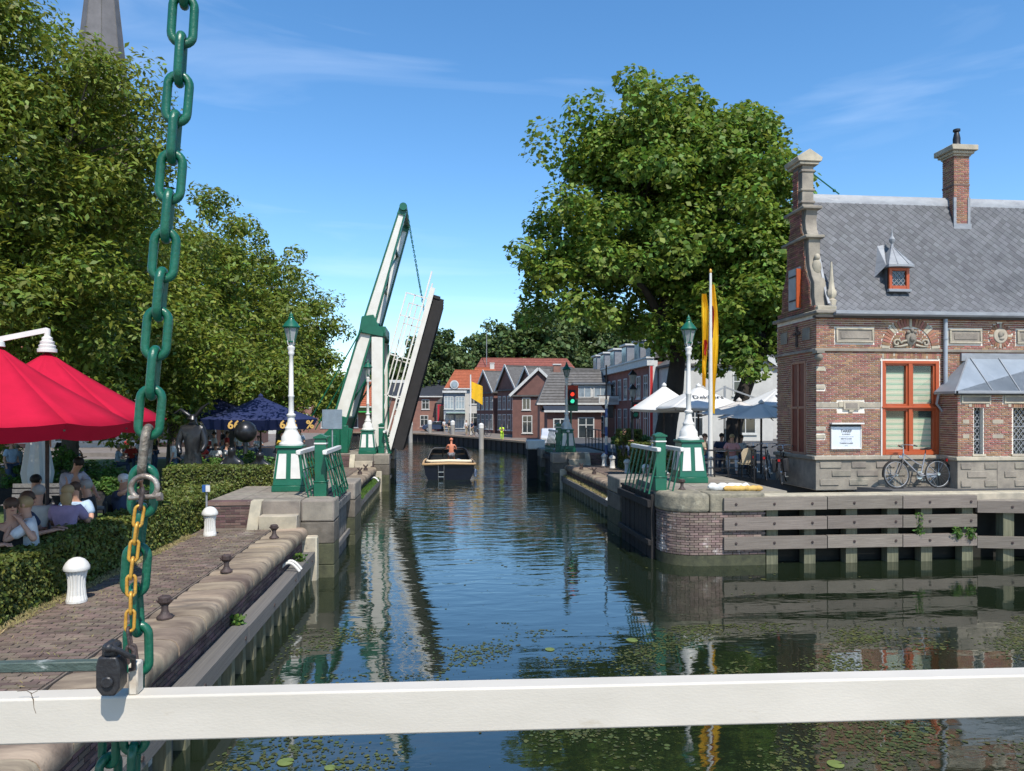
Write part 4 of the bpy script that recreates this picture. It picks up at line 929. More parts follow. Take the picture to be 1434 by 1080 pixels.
def limb(mb, a, b, r0, r1, wob=.3, n=6, seg=5):
    a = Vector(a); b = Vector(b); l = (b - a).length; pts = []; rr = []
    w1 = Vector([random.uniform(-1, 1) for _ in range(3)]) * wob * l * .15
    for i in range(seg + 1):
        t = i / seg; p = a.lerp(b, t) + w1 * math.sin(math.pi * t) + Vector((0, 0, l * .10 * math.sin(math.pi * t))) ; pts.append(p); rr.append(r0 + (r1 - r0) * t ** .8)
    mb.tube(pts, rr, n, caps=False)
def tree(loc, ells, nc, rc, nl, ls, lm, bm, trunk, tr, label, group=None, seed=1, nlimb=40, cat='tree', hang=0., aspect=.55, name='tree', cache={}):
    t = thing(name, loc, label, cat, group); C_, P, N_ = clump_points(ells, nc, rc, nl, seed)
    mb = MB(); pts = [Vector(p) for p in trunk]; base = pts[0]
    flare = [tr * 1.5] + [tr * (1.05 - .5 * i / len(pts)) for i in range(1, len(pts))]
    mb.tube([Vector(base) - Vector((0, 0, .1))] + pts[0:1] + [base.lerp(pts[1], .12)] + pts[1:], [tr * 1.6, tr * 1.35, tr * 1.08] + flare[1:], 12)
    mb.build('trunk', bm, t, local=True, smooth=60)
    br = MB(); fork = [pts[-1], pts[-2].lerp(pts[-1], .3), pts[-2].lerp(pts[-1], .7)]
    idx = np.random.default_rng(seed).choice(nc, min(nlimb, nc), replace=False)
    mids = []
    for c in range(7):
        k = idx[c % len(idx)]; m_ = pts[-1].lerp(Vector(C_[k]), .55); m_.z += .5; limb(br, random.choice(fork), m_, tr * .5, tr * .22, .5, 8); mids.append(m_)
    for k in idx:
        c = Vector(C_[k]); m_ = min(mids, key=lambda q: (q - c).length); limb(br, m_, c, tr * .16, tr * .03, .6, 5)
    br.build('limbs', bm, t, local=True, smooth=60)
    leaves(P, N_, ls, lm, 'crown', t, hang=hang, aspect=aspect); return t
LG = 'row of lime trees behind the left hedge'
# left row of limes
def LT(x, y, zt, rad, nl, ls, lb, seed, nc=260, ext=()):
    g = 1.2; h = zt - g
    ells = [(0, 0, h - rad * .95, rad * .95, rad * .95, rad * 1.0), (0, 0, h - rad * 1.8, rad * 1.05, rad * 1.05, rad * 1.1)] + list(ext)
    return tree((x, y, g), ells, nc, rad * .17, nl, ls, LEAFA, BARK, [(0, 0, 0), (.05, 0, 1.6), (0, .1, 3.2), (.1, 0, h * .5)], .30, lb, LG, seed, 60, hang=.5, aspect=.45)
LT(-12.9, 20.5, 15.6, 4.6, 125000, .165, 'tallest nearest lime tree rising above the red parasols at the left edge', 11, 340, ext=((1.6, -.5, 5.4, 4.0, 3.5, 2.0), (3.2, 0, 10.2, 2.0, 2.2, 2.4), (4.2, 0, 8.2, 1.2, 1.8, 2.3)))
LT(-13.5, 28.5, 14.5, 4.9, 75000, .20, 'second lime tree of the left row, behind the hanging chain', 12, 300, ext=((2.5, 0, 4.6, 4.2, 3.5, 1.7),))
LT(-12.6, 36.5, 14.4, 4.8, 42000, .26, 'third lime tree of the left row, above the black statue', 13, 260, ext=((2, 0, 4.2, 4.4, 3.5, 1.5),))
LT(-12.0, 44.5, 15.0, 4.9, 34000, .28, 'fourth lime tree of the left row, above the navy parasol', 14, 240, ext=((2, 0, 4.0, 4.2, 4, 1.6),))
LT(-10.9, 52.0, 14.3, 4.6, 28000, .30, 'last lime tree of the left row, beside the raised bridge', 15, 220, ext=((1.0, 0, 4.2, 4.2, 4, 2.0),))
LT(-21.5, 30.0, 14.0, 5.2, 24000, .30, 'lime tree standing behind the first tree at the far left edge', 16, 200)
# plane trees on the right
tree((11.2, 34, 1.8), [(-.6, 0, 11.2, 6.2, 5.0, 5.6), (-2.8, 0, 8.2, 5.0, 4.5, 3.9), (2.0, 1, 12.6, 3.7, 4.2, 4.2), (2.2, 0, 7.0, 3.8, 4, 3.6), (-1.2, 0, 13.8, 4.0, 3.2, 2.6)], 430, .95, 110000, .235, LEAFB, BARKD,
     [(-.75, 0, 0), (-.5, 0, 1.6), (-.15, 0, 3.2), (.0, 0, 4.6), (-.9, 0, 6.6)], .50, 'large plane tree with dark leaning trunk beside the white parasols', None, 21, 90, aspect=.8)
tree((12.2, 30, 1.8), [(1.2, 0, 5.6, 2.7, 2.4, 3.4), (2.0, 0, 8.4, 2.2, 2.2, 2.4)], 110, .7, 24000, .24, LEAFB, BARKD,
     [(.0, 0, 0), (.1, 0, 1.5), (.5, 0, 2.8), (1.2, 0, 4.6)], .38, 'smaller leafy plane tree behind the flag pole and the lock house gable', None, 22, 50, aspect=.7)
FG = 'trees of the wood beyond the houses'
def ftree(x, y, h, r, lb, seed, nl=7000, m=LEAFC): return tree((x, y, 1), [(0, 0, h - r * .9, r, r, r * .9), (0, 0, h * .45, r * 1.05, r * 1.05, h * .4)], 70, r * .27, nl, .85, m, BARKD, [(0, 0, 0), (0, 0, h * .3), (.2, 0, h * .6)], .5, lb, FG, seed, 10, aspect=.8)
F0 = ftree(17.8, 140, 22.5, 8, 'broad dark tree rising highest above the red tiled roof, left of the plane tree', 31, 12000)
k = 0
for px, py, Y, lb in ((700, 462, 150, 'dark tree of the wood left of the highest one above the red roof'), (672, 478, 150, 'rounded tree above the orange roof'), (642, 488, 160, 'low dark tree above the grey and orange roofs'),
                      (612, 468, 120, 'dark pointed tree beside the raised bridge leaf'), (585, 500, 130, 'light tree right behind the bridge leaf'), (560, 505, 140, 'tree behind the bridge leaf foot'), (540, 500, 120, 'tree seen between post and bridge leaf'),
                      (510, 525, 130, 'tree behind the bridge lamp'), (785, 440, 150, 'tree under the left boughs of the plane tree'), (830, 440, 150, 'tree behind the dormered brick terrace'), (880, 450, 150, 'tree behind the white gabled house'),
                      (635, 505, 135, 'bushy tree behind the brown brick house'), (930, 450, 120, 'tree behind the plane tree trunk'), (1010, 440, 110, 'tree behind the grey parasols'), (1075, 440, 110, 'tree behind the lock house gable'), (1150, 440, 110, 'tree hidden by the lock house')):
    if px == 1150: continue
    p = Q(px, py, Y); h0 = 21.5; s = (p.z - 1) / h0
    c = copy_tree(F0, None, (p.x, Y, 1), random.uniform(0, 6), lb); c.scale = (s * random.uniform(.9, 1.15) * .8, s * .8, s); k += 1

def hedge(x0, x1, y0, y1, z0, z1, label, n, size=.065, slope=0):
    t = thing('hedge', ((x0 + x1) / 2, (y0 + y1) / 2, z0), label, 'hedge')
    MB().box(x0 + .07, x1 - .07, y0 + .07, y1 - .07, z0, z1 - .07).build('twigs', HCORE, t)
    ax, ay, h = x1 - x0, y1 - y0, z1 - z0; faces = [(ax * ay * 1.1, 't'), (ay * h, 'r'), (ay * h, 'l'), (ax * h, 'f'), (ax * h, 'b')]
    tot = sum(f[0] for f in faces); P = []; N_ = []
    for a, k in faces:
        m = int(n * a / tot); u = rng.random(m); v = rng.random(m); dd = rng.normal(size=m) * .022 - .018
        if k == 't': q = np.stack([x0 + u * ax, y0 + v * ay, z1 + dd], 1); nn = np.tile([0, 0, 1.], (m, 1))
        elif k in 'rl': q = np.stack([(x1 + dd) if k == 'r' else (x0 - dd), y0 + u * ay, z0 + v * h], 1); nn = np.tile([1. if k == 'r' else -1., 0, .3], (m, 1))
        else: q = np.stack([x0 + u * ax, (y0 - dd) if k == 'f' else (y1 + dd), z0 + v * h], 1); nn = np.tile([0, -1. if k == 'f' else 1., .3], (m, 1))
        P.append(q); N_.append(nn)
    P = np.concatenate(P); N_ = np.concatenate(N_)
    w = np.sin(P[:, 1] * 2.1 + P[:, 0]) * .022 + np.sin(P[:, 1] * 5.3 + 1) * .014 + np.sin(P[:, 1] * 11 + P[:, 2] * 7) * .010
    P += N_ * w[:, None]
    l = t.location; P -= np.array([l.x, l.y, l.z]); leaves(P, N_, size, LEAFH, 'foliage', t, jit=.8, aspect=.6); return t
hedge(-6.15, -5.42, 4.5, 16.6, 1.15, 1.98, 'long clipped hedge along the left quay path in front of the terrace guests', 52000)
hedge(-6.6, -5.42, 16.6, 20.4, 1.15, 1.95, 'clipped hedge corner beside the left lock platform', 16000)
hedge(-7.6, -4.5, 21.2, 22.6, 1.15, 2.3, 'clipped hedge behind the near left lamp pedestal', 16000, .07)
hedge(-5.5, -4.9, 24.5, 31, 1.15, 1.95, 'narrow hedge behind the green gate rail on the left', 7000, .08)
hedge(8.55, 9.5, 26.2, 35.0, 1.15, 2.45, 'low dark hedge behind the white bollards on the right quay', 18000, .09)
hedge(9.1, 9.9, 35.5, 37.6, 1.15, 3.0, 'taller dark hedge block near the traffic light on the right', 8000, .09)
def bush(c, r, n, size, m, label, cat='shrub', name='bush', group=None, stem=0.):
    c = Vector(c); t = thing(name, (c.x, c.y, c.z), label, cat, group)
    C_, P, N_ = clump_points([(0, 0, stem + r[2], r[0], r[1], r[2])], 26, min(r) * .35, n, int(abs(c.x * 31 + c.y * 7)) + 1)
    mb = MB()
    for k in range(8): limb(mb, (0, 0, 0), tuple(C_[k]), .02 + .01 * (stem > 0), .006)
    mb.build('stems', BARK, t, local=True); leaves(P, N_, size, m, 'foliage', t, jit=.8); return t
p = Q(873, 607, 31); bush((p.x, 31, 2.0), (.30, .30, .30), 2600, .06, LEAFH, 'round clipped bush above the low hedge left of the dark lamp', stem=.35)
bush((-6.3, 26, 1.2), (.9, .6, .65), 2500, .11, LEAFP, 'light green shrub with tan blooms beside the left lamp pedestal')
bush((-7.8, 25.5, 1.2), (.8, .6, .55), 2200, .11, LEAFP, 'yellow green shrub behind the seated black statues')
bush((-12.6, 26, 1.2), (1.3, .8, .7), 3500, .11, LEAFP, 'bright shrub left of the standing black statue')
bush((-10.6, 25, 1.2), (.7, .6, .5), 2000, .10, LEAFP, 'low shrub at the foot of the standing black statue')
bush((-15.0, 22, 1.2), (1.4, .9, .8), 3500, .11, LEAFP, 'sunlit yellow green shrub behind the orange board at the left edge')
bush((10.2, 41, 1.7), (.6, .5, .5), 1800, .11, LEAFP, 'loose green shrub beside the far traffic light')
bush((11.6, 42, 1.7), (.6, .5, .5), 1800, .11, LEAFP, 'loose green shrub right of the blue and white post')
FLW = [mat('pink_flower', (.62, .14, .26), .6, (.5, .08, .18), 9, island=.3), mat('red_flower', (.6, .03, .02), .6, (.5, .02, .02), 9, island=.3)]
def flowers(c, r, label, fm=0, n=260):
    t = bush(c, r, 1400, .09, LEAFP, label, 'flowers', 'flower_basket')
    C_, P, N_ = clump_points([(0, 0, r[2], r[0] * 1.05, r[1] * 1.05, r[2] * 1.05)], 22, min(r) * .3, n, 77); leaves(P, N_, .12, FLW[fm], 'blossom', t, aspect=.95)
flowers((-12.55, 20.0, 2.7), (.9, .5, .45), 'pink and white flower basket hanging above the waiter')
flowers((-13.6, 20.0, 1.4), (.45, .4, .35), 'pale pink flowers beside the orange board', 0, 160)
flowers((-14.8, 21.0, 3.0), (.8, .4, .3), 'red flower basket under the red parasols at the left edge', 1, 200)
# grass tufts, dry verge and weeds
def tufts(boxes, n, h, m, name, label=None, owner=None):
    P = []; 
    for (x0, x1, y0, y1, z) in boxes:
        k = int(n / len(boxes)); P.append(np.stack([x0 + (x1-x0) * rng.random(k), y0 + (y1-y0) * rng.random(k) ** 1.2, np.full(k, z + h * .3)], 1))
    P = np.concatenate(P); N_ = np.concatenate([rng.normal(size=(len(P), 2)), np.zeros((len(P), 1))], 1)
    d = leaves(P, N_, h, m, name, owner, aspect=.16, jit=.2, kind='stuff', hang=0)
    return d
DRY = mat('dry_grass', (.34, .27, .13), .9, (.20, .18, .07), 1.5, island=.3)
o = tufts([(-5.48, -5.22, 5, 16.5, 1.2)], 5000, .075, DRY, 'dry_grass'); tag(o, 'dry straw coloured grass along the foot of the left hedge', 'grass')
o = tufts([(-5.3, -3.85, 5, 17.3, 1.2)], 700, .05, DRY, 'path_weeds'); tag(o, 'scattered dry leaves and weeds in the joints of the left brick path', 'weeds')
o = tufts([(-3.12, -2.86, 24, 35.5, .66)], 5000, .18, LEAFP, 'ledge_weeds'); tag(o, 'green weeds on the timber walkway before the raised bridge', 'weeds')
o = tufts([(6.12, 6.35, 25, 36.5, .67)], 2500, .14, DRY, 'ledge_weeds'); tag(o, 'dry weeds on the right timber walkway', 'weeds')
for i, (x, y, z, lb) in enumerate(((12.28, 17.9, .72, 'leafy green weed growing out of the timber wall, the largest of three'), (13.3, 17.85, .6, 'small weed right of the largest on the timber wall'), (13.65, 17.85, .6, 'rightmost small weed on the timber wall'),
                                   (-2.98, 16.2, .62, 'green weed on the timber walkway by the ladder hoops'), (-3.02, 5.9, .62, 'green weed below the white rail at the bottom left'), (-3.05, 11.5, .64, 'grass tuft on the timber walkway beside the nearest bitt'))):
    t = thing('weed', (x, y, z), lb, 'weed', 'weeds on the timber'); n = 120 if i else 160; h = (.55, .3, .28, .22, .22, .16)[i]
    P = np.stack([rng.normal(size=n) * .06, rng.normal(size=n) * .04, rng.random(n) * h], 1); leaves(P, rng.normal(size=(n, 3)), .075, LEAFP, 'leaves', t, jit=.5)
    mb = MB()
    for k in range(4): mb.tube([(0, 0, -.03), (rng.normal() * .04, rng.normal() * .03, h * .8)], [.006, .003], 4)
    mb.build('stems', LEAFP, t, local=True)
# ---------------------------------------------------------------- far buildings
WALLB = mat('far_brick', (.26, .135, .10), .9, (.19, .10, .08), 1.5, .2, 20, dirt=(.33, .2, .15), dscale=.7, dthr=.6)
WALLD = mat('far_dark_brick', (.17, .085, .07), .9, (.12, .062, .052), 1.5, .2, 20)
WALLW = mat('white_render', (.52, .51, .47), .8, (.42, .41, .38), 1.2, .1, 20)
TILER = mat('red_tile', (.27, .082, .058), .8, (.17, .055, .042), 3, .3, 30, obj=.15, dirt=(.33, .16, .11), dscale=1, dthr=.6)
TILEO = mat('orange_tile', (.36, .10, .045), .8, (.26, .075, .035), 3, .3, 30)
TILEG = mat('grey_tile', (.125, .12, .115), .85, (.08, .075, .07), 3, .3, 30, obj=.15, dirt=(.2, .18, .16), dscale=1, dthr=.6)
TILED = mat('dark_roof', (.03, .034, .045), .7, (.02, .024, .03), 2)
TRIM = mat('white_trim', (.55, .55, .52), .6, (.44, .44, .42), 4)
GREYB = mat('blue_grey_lead', (.20, .215, .235), .6, (.15, .16, .18), 3)
def win(t, x, z, w, h, y=0., m=GLASS, fm=TRIM, bars=1, face='f', X=0., sill=True):
    """a window with frame, glazing bar and pane on the local front (y) or side (x) face"""
    mb = MB(); f = .09; 
    def B(b, a0, a1, d0, d1, z0, z1):
        if face == 'f': b.box(a0, a1, y + d0, y + d1, z0, z1)
        elif face == 'r': b.box(X - d1, X - d0, a0, a1, z0, z1)
        else: b.box(X + d0, X + d1, a0, a1, z0, z1)
    B(mb, x - w/2, x - w/2 + f, -.05, .03, z, z + h); B(mb, x + w/2 - f, x + w/2, -.05, .03, z, z + h); B(mb, x - w/2 + f, x + w/2 - f, -.05, .03, z, z + f); B(mb, x - w/2 + f, x + w/2 - f, -.05, .03, z + h - f, z + h)
    for k in range(bars):
        c = x - w/2 + w * (k + 1) / (bars + 1); B(mb, c - .035, c + .035, -.045, .02, z + f, z + h - f)
    if h > 1.3: B(mb, x - w/2 + f, x + w/2 - f, -.04, -.025, z + h * .62, z + h * .62 + .07)
    o = mb.build('window', fm, t, local=True, smooth=0); q = MB(); B(q, x - w/2 + f*.5, x + w/2 - f*.5, -.02, -.01, z + f*.5, z + h - f*.5); q.build('pane', m, o, local=True, smooth=0)
    if sill: s = MB(); B(s, x - w/2 - .08, x + w/2 + .08, -.10, .0, z - .09, z - .005); s.build('sill', TRIM, o, local=True, smooth=0)
    return o
def roofm(name, w, d, e, r, axis, m, t, over=.25, hip=0.):
    """gable or hip roof on a w x d plan; ridge along axis; drawn with a thickness"""
    mb = MB(); x0, x1, y0, y1 = -w/2 - over, w/2 + over, -over, d + over
    if axis == 'x': a, b = (x0 + hip, d/2, r), (x1 - hip, d/2, r)
    else: a, b = (0, y0 + hip, r), (0, y1 - hip, r)
    L_ = [(x0, y0, e), (x1, y0, e), (x1, y1, e), (x0, y1, e)]; V = L_ + [a, b]; 
    F = [(0, 1, 5, 4), (1, 2, 5), (2, 3, 4, 5), (3, 0, 4)] if axis == 'x' else [(0, 1, 4), (1, 2, 5, 4), (2, 3, 5), (3, 0, 4, 5)]
    if not hip: F = [f for f in F if len(f) == 4]
    V += [(v[0], v[1], v[2] - .16) for v in L_]; F += [(0, 6, 7, 1), (1, 7, 8, 2), (2, 8, 9, 3), (3, 9, 6, 0), (9, 8, 7, 6)]
    ro = mb.add(V, F).build(name, m, t, local=True, smooth=0)
    # tile courses standing proud of the slopes
    if m in (TILER, TILEO, TILEG):
        c = MB(); n = 12
        if axis == 'x':
            for k in range(n):
                f = (k + .3) / n; h_ = hip * f
                c.beam((x0 + h_ + .1, y0 + (d/2 - y0) * f, e + (r - e) * f + .02), (x1 - h_ - .1, y0 + (d/2 - y0) * f, e + (r - e) * f + .02), .10, .05)
        c.build('tile_course', m, ro, local=True, smooth=0) if c.v else None
        MB().beam(a, b, .25, .14).build('ridge_tiles', m, ro, local=True, smooth=0)
    return ro
def house(x, y, z, rz, w, d, e, r, axis, wm, rm, label, group='houses along the far quay', hip=0., wins=(), sw=(), name='house', chim=None, gut=True):
    t = thing(name, (x, y, z), label, 'house', group, rz)
    mb = MB(); mb.box(-w/2, w/2, 0, d, -1.0, e)
    if not hip:
        if axis == 'y': mb.prism([(-w/2, e), (w/2, e), (0, r - .1)], 'y', 0.0, d)
        else: mb.prism([(0, e), (d, e), (d/2, r - .1)], 'x', -w/2, w/2)
    mb.build('wall', wm, t, local=True, smooth=0); ro = roofm('roof', w, d, e, r, axis, rm, t, hip=hip)
    if axis == 'y' and not hip:
        for s in (-1, 1): MB().beam((s * (w/2 + .3), -.30, e - .1), (0, -.30, r + .06), .07, .28, up=(0, 0, 1)).build('bargeboard', TRIM, ro, local=True, smooth=0)
    elif gut: MB().box(-w/2 - .3, w/2 + .3, -.42, -.26, e - .17, e + .0).build('gutter', TRIM, ro, local=True, smooth=0)
    for a in wins: win(t, *a)
    for a in sw: win(t, *a, face='r', X=w/2)
    if chim: c = MB().box(chim[0] - .35, chim[0] + .35, chim[1] - .3, chim[1] + .3, e, chim[2]).build('chimney', wm, ro, local=True); MB().box(chim[0] - .42, chim[0] + .42, chim[1] - .37, chim[1] + .37, chim[2] - .12, chim[2]).build('cap', TRIM, ro, local=True)
    return t
ZQ = 1.15
# brown brick building with flat topped dark roof
h1 = house(-5.4, 112, ZQ, 0, 14, 10, 5.2, 7.5, 'x', WALLB, TILED, 'brown brick building with dark roof and red framed porch on the far quay', hip=.3,
           wins=((3.3, 3.2, 1.15, 1.5), (3.1, .6, 1.2, 1.7), (-.6, 3.2, 1.1, 1.5), (-.8, .6, 1.2, 1.7), (-4, 3.2, 1.1, 1.5), (-4, .6, 1.1, 1.7)), gut=True)
MB().box(-7.2, 7.2, 4.5, 6.0, 7.35, 7.8).build('roof_edge', TRIM, h1, local=True, smooth=0)
MB().box(4.95, 7.0, -1.4, 0, -.3, 4.1).prism([(4.7, 4.1), (7.25, 4.1), (5.97, 5.2)], 'y', -1.5, 0).build('porch', TILEG, h1, local=True, smooth=0)
MB().box(5.1, 5.35, -1.46, -1.4, 0, 3.9).box(6.5, 6.62, -1.46, -1.4, 0, 3.9).box(5.35, 6.5, -1.46, -1.4, 3.75, 3.9).build('porch_frame', mat('crimson', (.48, .02, .04), .5), h1, local=True, smooth=0)
MB().box(5.35, 6.5, -1.44, -1.42, .1, 3.75).build('porch_glass', mat('red_glass', (.10, .02, .025), .1), h1, local=True, smooth=0)
# white and grey house with orange roof
h2 = house(4.0, 106, ZQ, 0, 6.2, 8, 6.2, 9.0, 'x', WALLW, TILEO, 'pale house with bright orange hipped roof and round topped grey bay', hip=1.6,
           wins=((.9, 3.9, 1.2, 1.6), (2.3, 3.9, .9, 1.6), (.8, .7, 1.3, 2.0), (2.3, .7, 1.0, 2.0)))
b_ = MB().box(-3.4, -.4, -1.2, 0, 0, 5.6); b_.build('bay', mat('slate_blue', (.20, .23, .27), .6, (.16, .18, .21), 3), h2, local=True, smooth=0)
for z_, hh in ((.5, 1.9), (3.2, 1.8)):
    for x_ in (-2.7, -1.1): win(h2, x_, z_, 1.3, hh, y=-1.22, m=GLASSL, bars=2)
MB().box(-3.6, -.2, -1.6, -1.2, 5.5, 5.8).build('bay_cornice', TRIM, h2, local=True)
MB().cyl((-1.9, -.6, 6.7), (-1.9, 1.9, 6.7), .62, n=20).build('round_dormer', TRIM, h2, local=True); MB().cyl((-1.9, -.66, 6.7), (-1.9, -.6, 6.7), .46, n=20).build('round_window', GLASSL, h2, local=True)
MB().prism([(-3.1, 2.72), (-3.1, 2.62), (-.3, 2.62), (-.3, 2.72)], 'y', -2.8, -1.22).build('awning', mat('mint_awning', (.42, .58, .50), .7), h2, local=True) 
# big red roof behind
house(14.8, 122, ZQ, 0, 21, 13, 6.6, 12.2, 'x', WALLB, TILER, 'long building with broad red tiled hip roof behind the quay houses', hip=3.2, wins=((-6, 3.5, 1.2, 1.5), (-2, 3.5, 1.2, 1.5)))
MB().cyl((8.0, 126, 12), (8.0, 126, 17.5), .06, n=6).build('antenna', LEAD, label='thin antenna mast over the red tiled roof', cat='antenna')
house(7.3, 116, ZQ, 0, 5, 8, 7.0, 10.0, 'x', WALLW, TILEO, 'small orange roofed house wedged before the broad red roof', hip=1.2, wins=((0, 4.2, 1.6, 1.4),), chim=(1.2, 4, 10.8))
# dark brick houses whose fronts look over the canal, ridges square to the quay
ang = math.atan2(-4.6, 15.)                                           # quay direction
rzc = R(-73)
for i, (x, y, w, e, r, lb, wm, rm) in enumerate(((7.9, 99.5, 6.5, 5.4, 8.3, 'farthest dark brick quay house with white gable boards', WALLD, TILEG), (10.2, 92.5, 6.3, 5.6, 8.6, 'middle dark brick quay house with white gable boards', WALLD, TILEG), (12.0, 86, 5.8, 5.2, 8.0, 'nearest dark brick quay house with shop windows', WALLD, TILEG))):
    t = house(x - 1.8, y, ZQ, rzc, w, 9, e, r, 'y', wm, rm, lb, wins=tuple((-w/2 + w * (k + .5) / 4, 3.1, .95, 1.7) for k in range(4)) + tuple((-w/2 + w * (k + .5) / 4, .5, 1.1, 2.0) for k in range(4)),
              sw=((1.5, 3.1, .9, 1.6), (3.6, 3.1, .9, 1.6), (5.6, 3.1, .9, 1.6), (1.6, .5, 1.0, 2.0), (3.6, .5, 1.2, 2.0)))
# gable with white boards facing the water, in front of the red roof
house(10.6, 79, ZQ, R(-8), 5.6, 8, 4.6, 7.4, 'y', WALLD, TILEG, 'dark gabled house with broad white bargeboards below the red roof', wins=((-1.3, 3.0, .9, 1.3), (1.2, 3.0, .9, 1.3), (-1.2, .5, 1.1, 1.9), (1.2, .5, 1.1, 1.9)))
# grey tiled house with white dormer and low front
h5 = house(12.9, 68, ZQ, R(-6), 7.2, 8, 3.6, 6.9, 'x', WALLB, TILEG, 'grey tiled house with wide white dormer left of the traffic light', hip=1.4, wins=((-2.2, .8, 1.3, 1.6), (1.8, .8, 1.2, 1.6)), chim=(-1.8, 4, 7.5))
MB().box(-.3, 3.1, .5, 3.2, 3.9, 5.35).build('dormer_box', TRIM, h5, local=True); win(h5, .6, 4.1, 1.3, 1.05, y=.48, m=GLASSL, sill=False); win(h5, 2.1, 4.1, 1.3, 1.05, y=.48, m=GLASSL, sill=False); MB().box(-.5, 3.3, .2, 3.4, 5.35, 5.5).build('dormer_roof', GREYB, h5, local=True)
h6 = house(11.4, 62, ZQ, R(-4), 4.6, 3.6, 2.9, 3.3, 'x', WALLD, TILED, 'low dark flat roofed annex in front of the grey tiled house', wins=((-1.2, .7, 1.2, 1.5), (1.0, .5, 1.4, 1.8)))
# brick terrace with white cornice and dormers, front facing the canal
t = thing('brick_terrace', (16.3, 56, 1.5), 'long red brown brick terrace with white cornice and grey dormers behind the right quay', 'house', 'houses along the far quay')
MB().box(0, 8, 0, 24, -1, 6.3).build('wall', mat('terrace_brick', (.25, .095, .075), .9, (.17, .07, .055), 1.5, .2, 20), t, local=True, smooth=0)
MB().box(0, 8, 24.01, 31, -1, 5.4).build('lower_wall', WALLD, t, local=True, smooth=0)
MB().box(-.35, .2, -.2, 24.0, 6.0, 6.55).box(-.45, .2, -.3, 24.1, 6.55, 6.68).box(-.3, .2, 24.1, 31, 5.2, 5.6).build('cornice', TRIM, t, local=True)
MB().prism([(.1, 6.62), (3.0, 8.7), (8.2, 6.4)], 'y', 0.05, 24).build('roof', TILEG, t, local=True, smooth=0)
MB().prism([(.1, 5.55), (3.0, 7.6), (8.2, 5.4)], 'y', 24.05, 31).build('lower_roof', TILEO, t, local=True, smooth=0)
for i, yy in enumerate((1.6, 5.2, 9.6, 14.2, 18.6, 22.2)):
    d = MB().box(.35, 3.6, yy - .95, yy + .95, 6.7, 8.35).build('dormer', GREYB, t, local=True, smooth=0); MB().box(.15, 3.7, yy - 1.1, yy + 1.1, 8.35, 8.5).build('dormer_roof', TRIM, d, local=True, smooth=0)
    MB().box(.30, .36, yy - .75, yy + .75, 6.85, 8.2).build('pane', GLASSL, d, local=True, smooth=0)
for k in range(11):
    yy = 1.3 + k * 2.15
    win(t, yy, 3.5, 1.15, 1.85, X=0, face='s'); win(t, yy, .5, 1.15, 2.2, X=0, face='s')
for k in range(3): win(t, 25.3 + k * 2.1, 3.2, 1.3, 1.7, X=0, face='s', bars=2); win(t, 25.3 + k * 2.1, .5, 1.3, 2.0, X=0, face='s', bars=2)
MB().box(-.12, .5, -.16, -.002, -1, 6.4).build('corner_pilaster', TRIM, t, local=True); MB().box(-.10, .12, -.17, -.161, .5, 6.0).build('red_strip', mat('strip_red', (.5, .03, .03), .5), t, local=True)
for y in (10., 17.):
    b = thing('hanging_sign', (15.4, 56 + y, 4.6), 'white sign board hanging out from the brick terrace, ' + ('the nearer one' if y == 10. else 'the farther one'), 'sign')
    MB().box(-1.0, .85, -.04, .04, 0, .75).build('board', TRIM, b, local=True); MB().box(-.9, .75, -.05, -.042, .2, .55).build('print', mat('sign_print', (.45, .42, .38), .7), b, local=True, smooth=0); MB().cyl((-1.2, 0, .8), (.9, 0, .8), .03, n=6).build('arm', IRON, b, local=True)
# white gabled restaurant
h7 = house(20.6, 52, 1.5, 0, 7.4, 10, 5.9, 8.3, 'y', WALLW, TILEG, 'white rendered gable house with small dark lettering behind the plane trees', wins=((-2.2, .6, 1.3, 2.2), (1.6, .8, 1.6, 1.8), (1.2, 3.6, 1.1, 1.6)))
put_text('Dekkers', .62, h7.location + Vector((-1.9, -.06, 5.6)), (R(90), 0, 0), BLK, h7, ext=.02)
house(30, 56, 1.5, 0, 9.5, 10, 6.0, 9.0, 'y', WALLW, TILEG, 'second pale house behind the grey parasols', wins=((-2.8, .6, 1.3, 2.2), (-2.6, 3.6, 1.1, 1.6), (1.2, 3.6, 1.1, 1.6)))
# left side: houses beyond the bridge and shops behind the terrace
house(-17.0, 104, ZQ, R(10), 6.2, 9, 5.2, 9.3, 'y', WALLB, TILER, 'red roofed gable house seen between the lime tree and the bridge', wins=((-1.6, .6, 1.2, 1.9), (1.3, .6, 1.2, 1.9), (-1.2, 3.4, 1.0, 1.4), (1.2, 3.4, 1.0, 1.4), (0, 6.0, .9, 1.1)), group='houses left of the bridge')
house(-23.4, 98, ZQ, R(14), 6.2, 9, 5.4, 9.0, 'y', WALLW, TILER, 'white fronted gable house left of the bridge', wins=((-1.6, .6, 1.2, 1.9), (1.3, .6, 1.2, 1.9), (-1.2, 3.4, 1.0, 1.4), (1.2, 3.4, 1.0, 1.4)), group='houses left of the bridge')
h8 = house(-10.8, 106, ZQ, 0, 5.6, 8, 3.6, 7.2, 'x', WALLB, TILEO, 'orange roofed shop with green awning between the bridge posts', hip=.8, wins=((-1.4, .6, 1.5, 2.0), (1.4, .6, 1.5, 2.0)), group='houses left of the bridge')
MB().prism([(-2.2, 2.9), (2.2, 2.9), (2.2, 2.75), (-2.2, 2.75)], 'y', -1.6, -.1).build('awning', mat('green_awning', (.03, .40, .07), .7), h8, local=True)
MB().prism([(-400, 55), (-14, 53), (-13, 100), (-60, 130), (-400, 130)], 'z', -2, 1.1).build('left_bank', TERR, kind='structure', smooth=0)
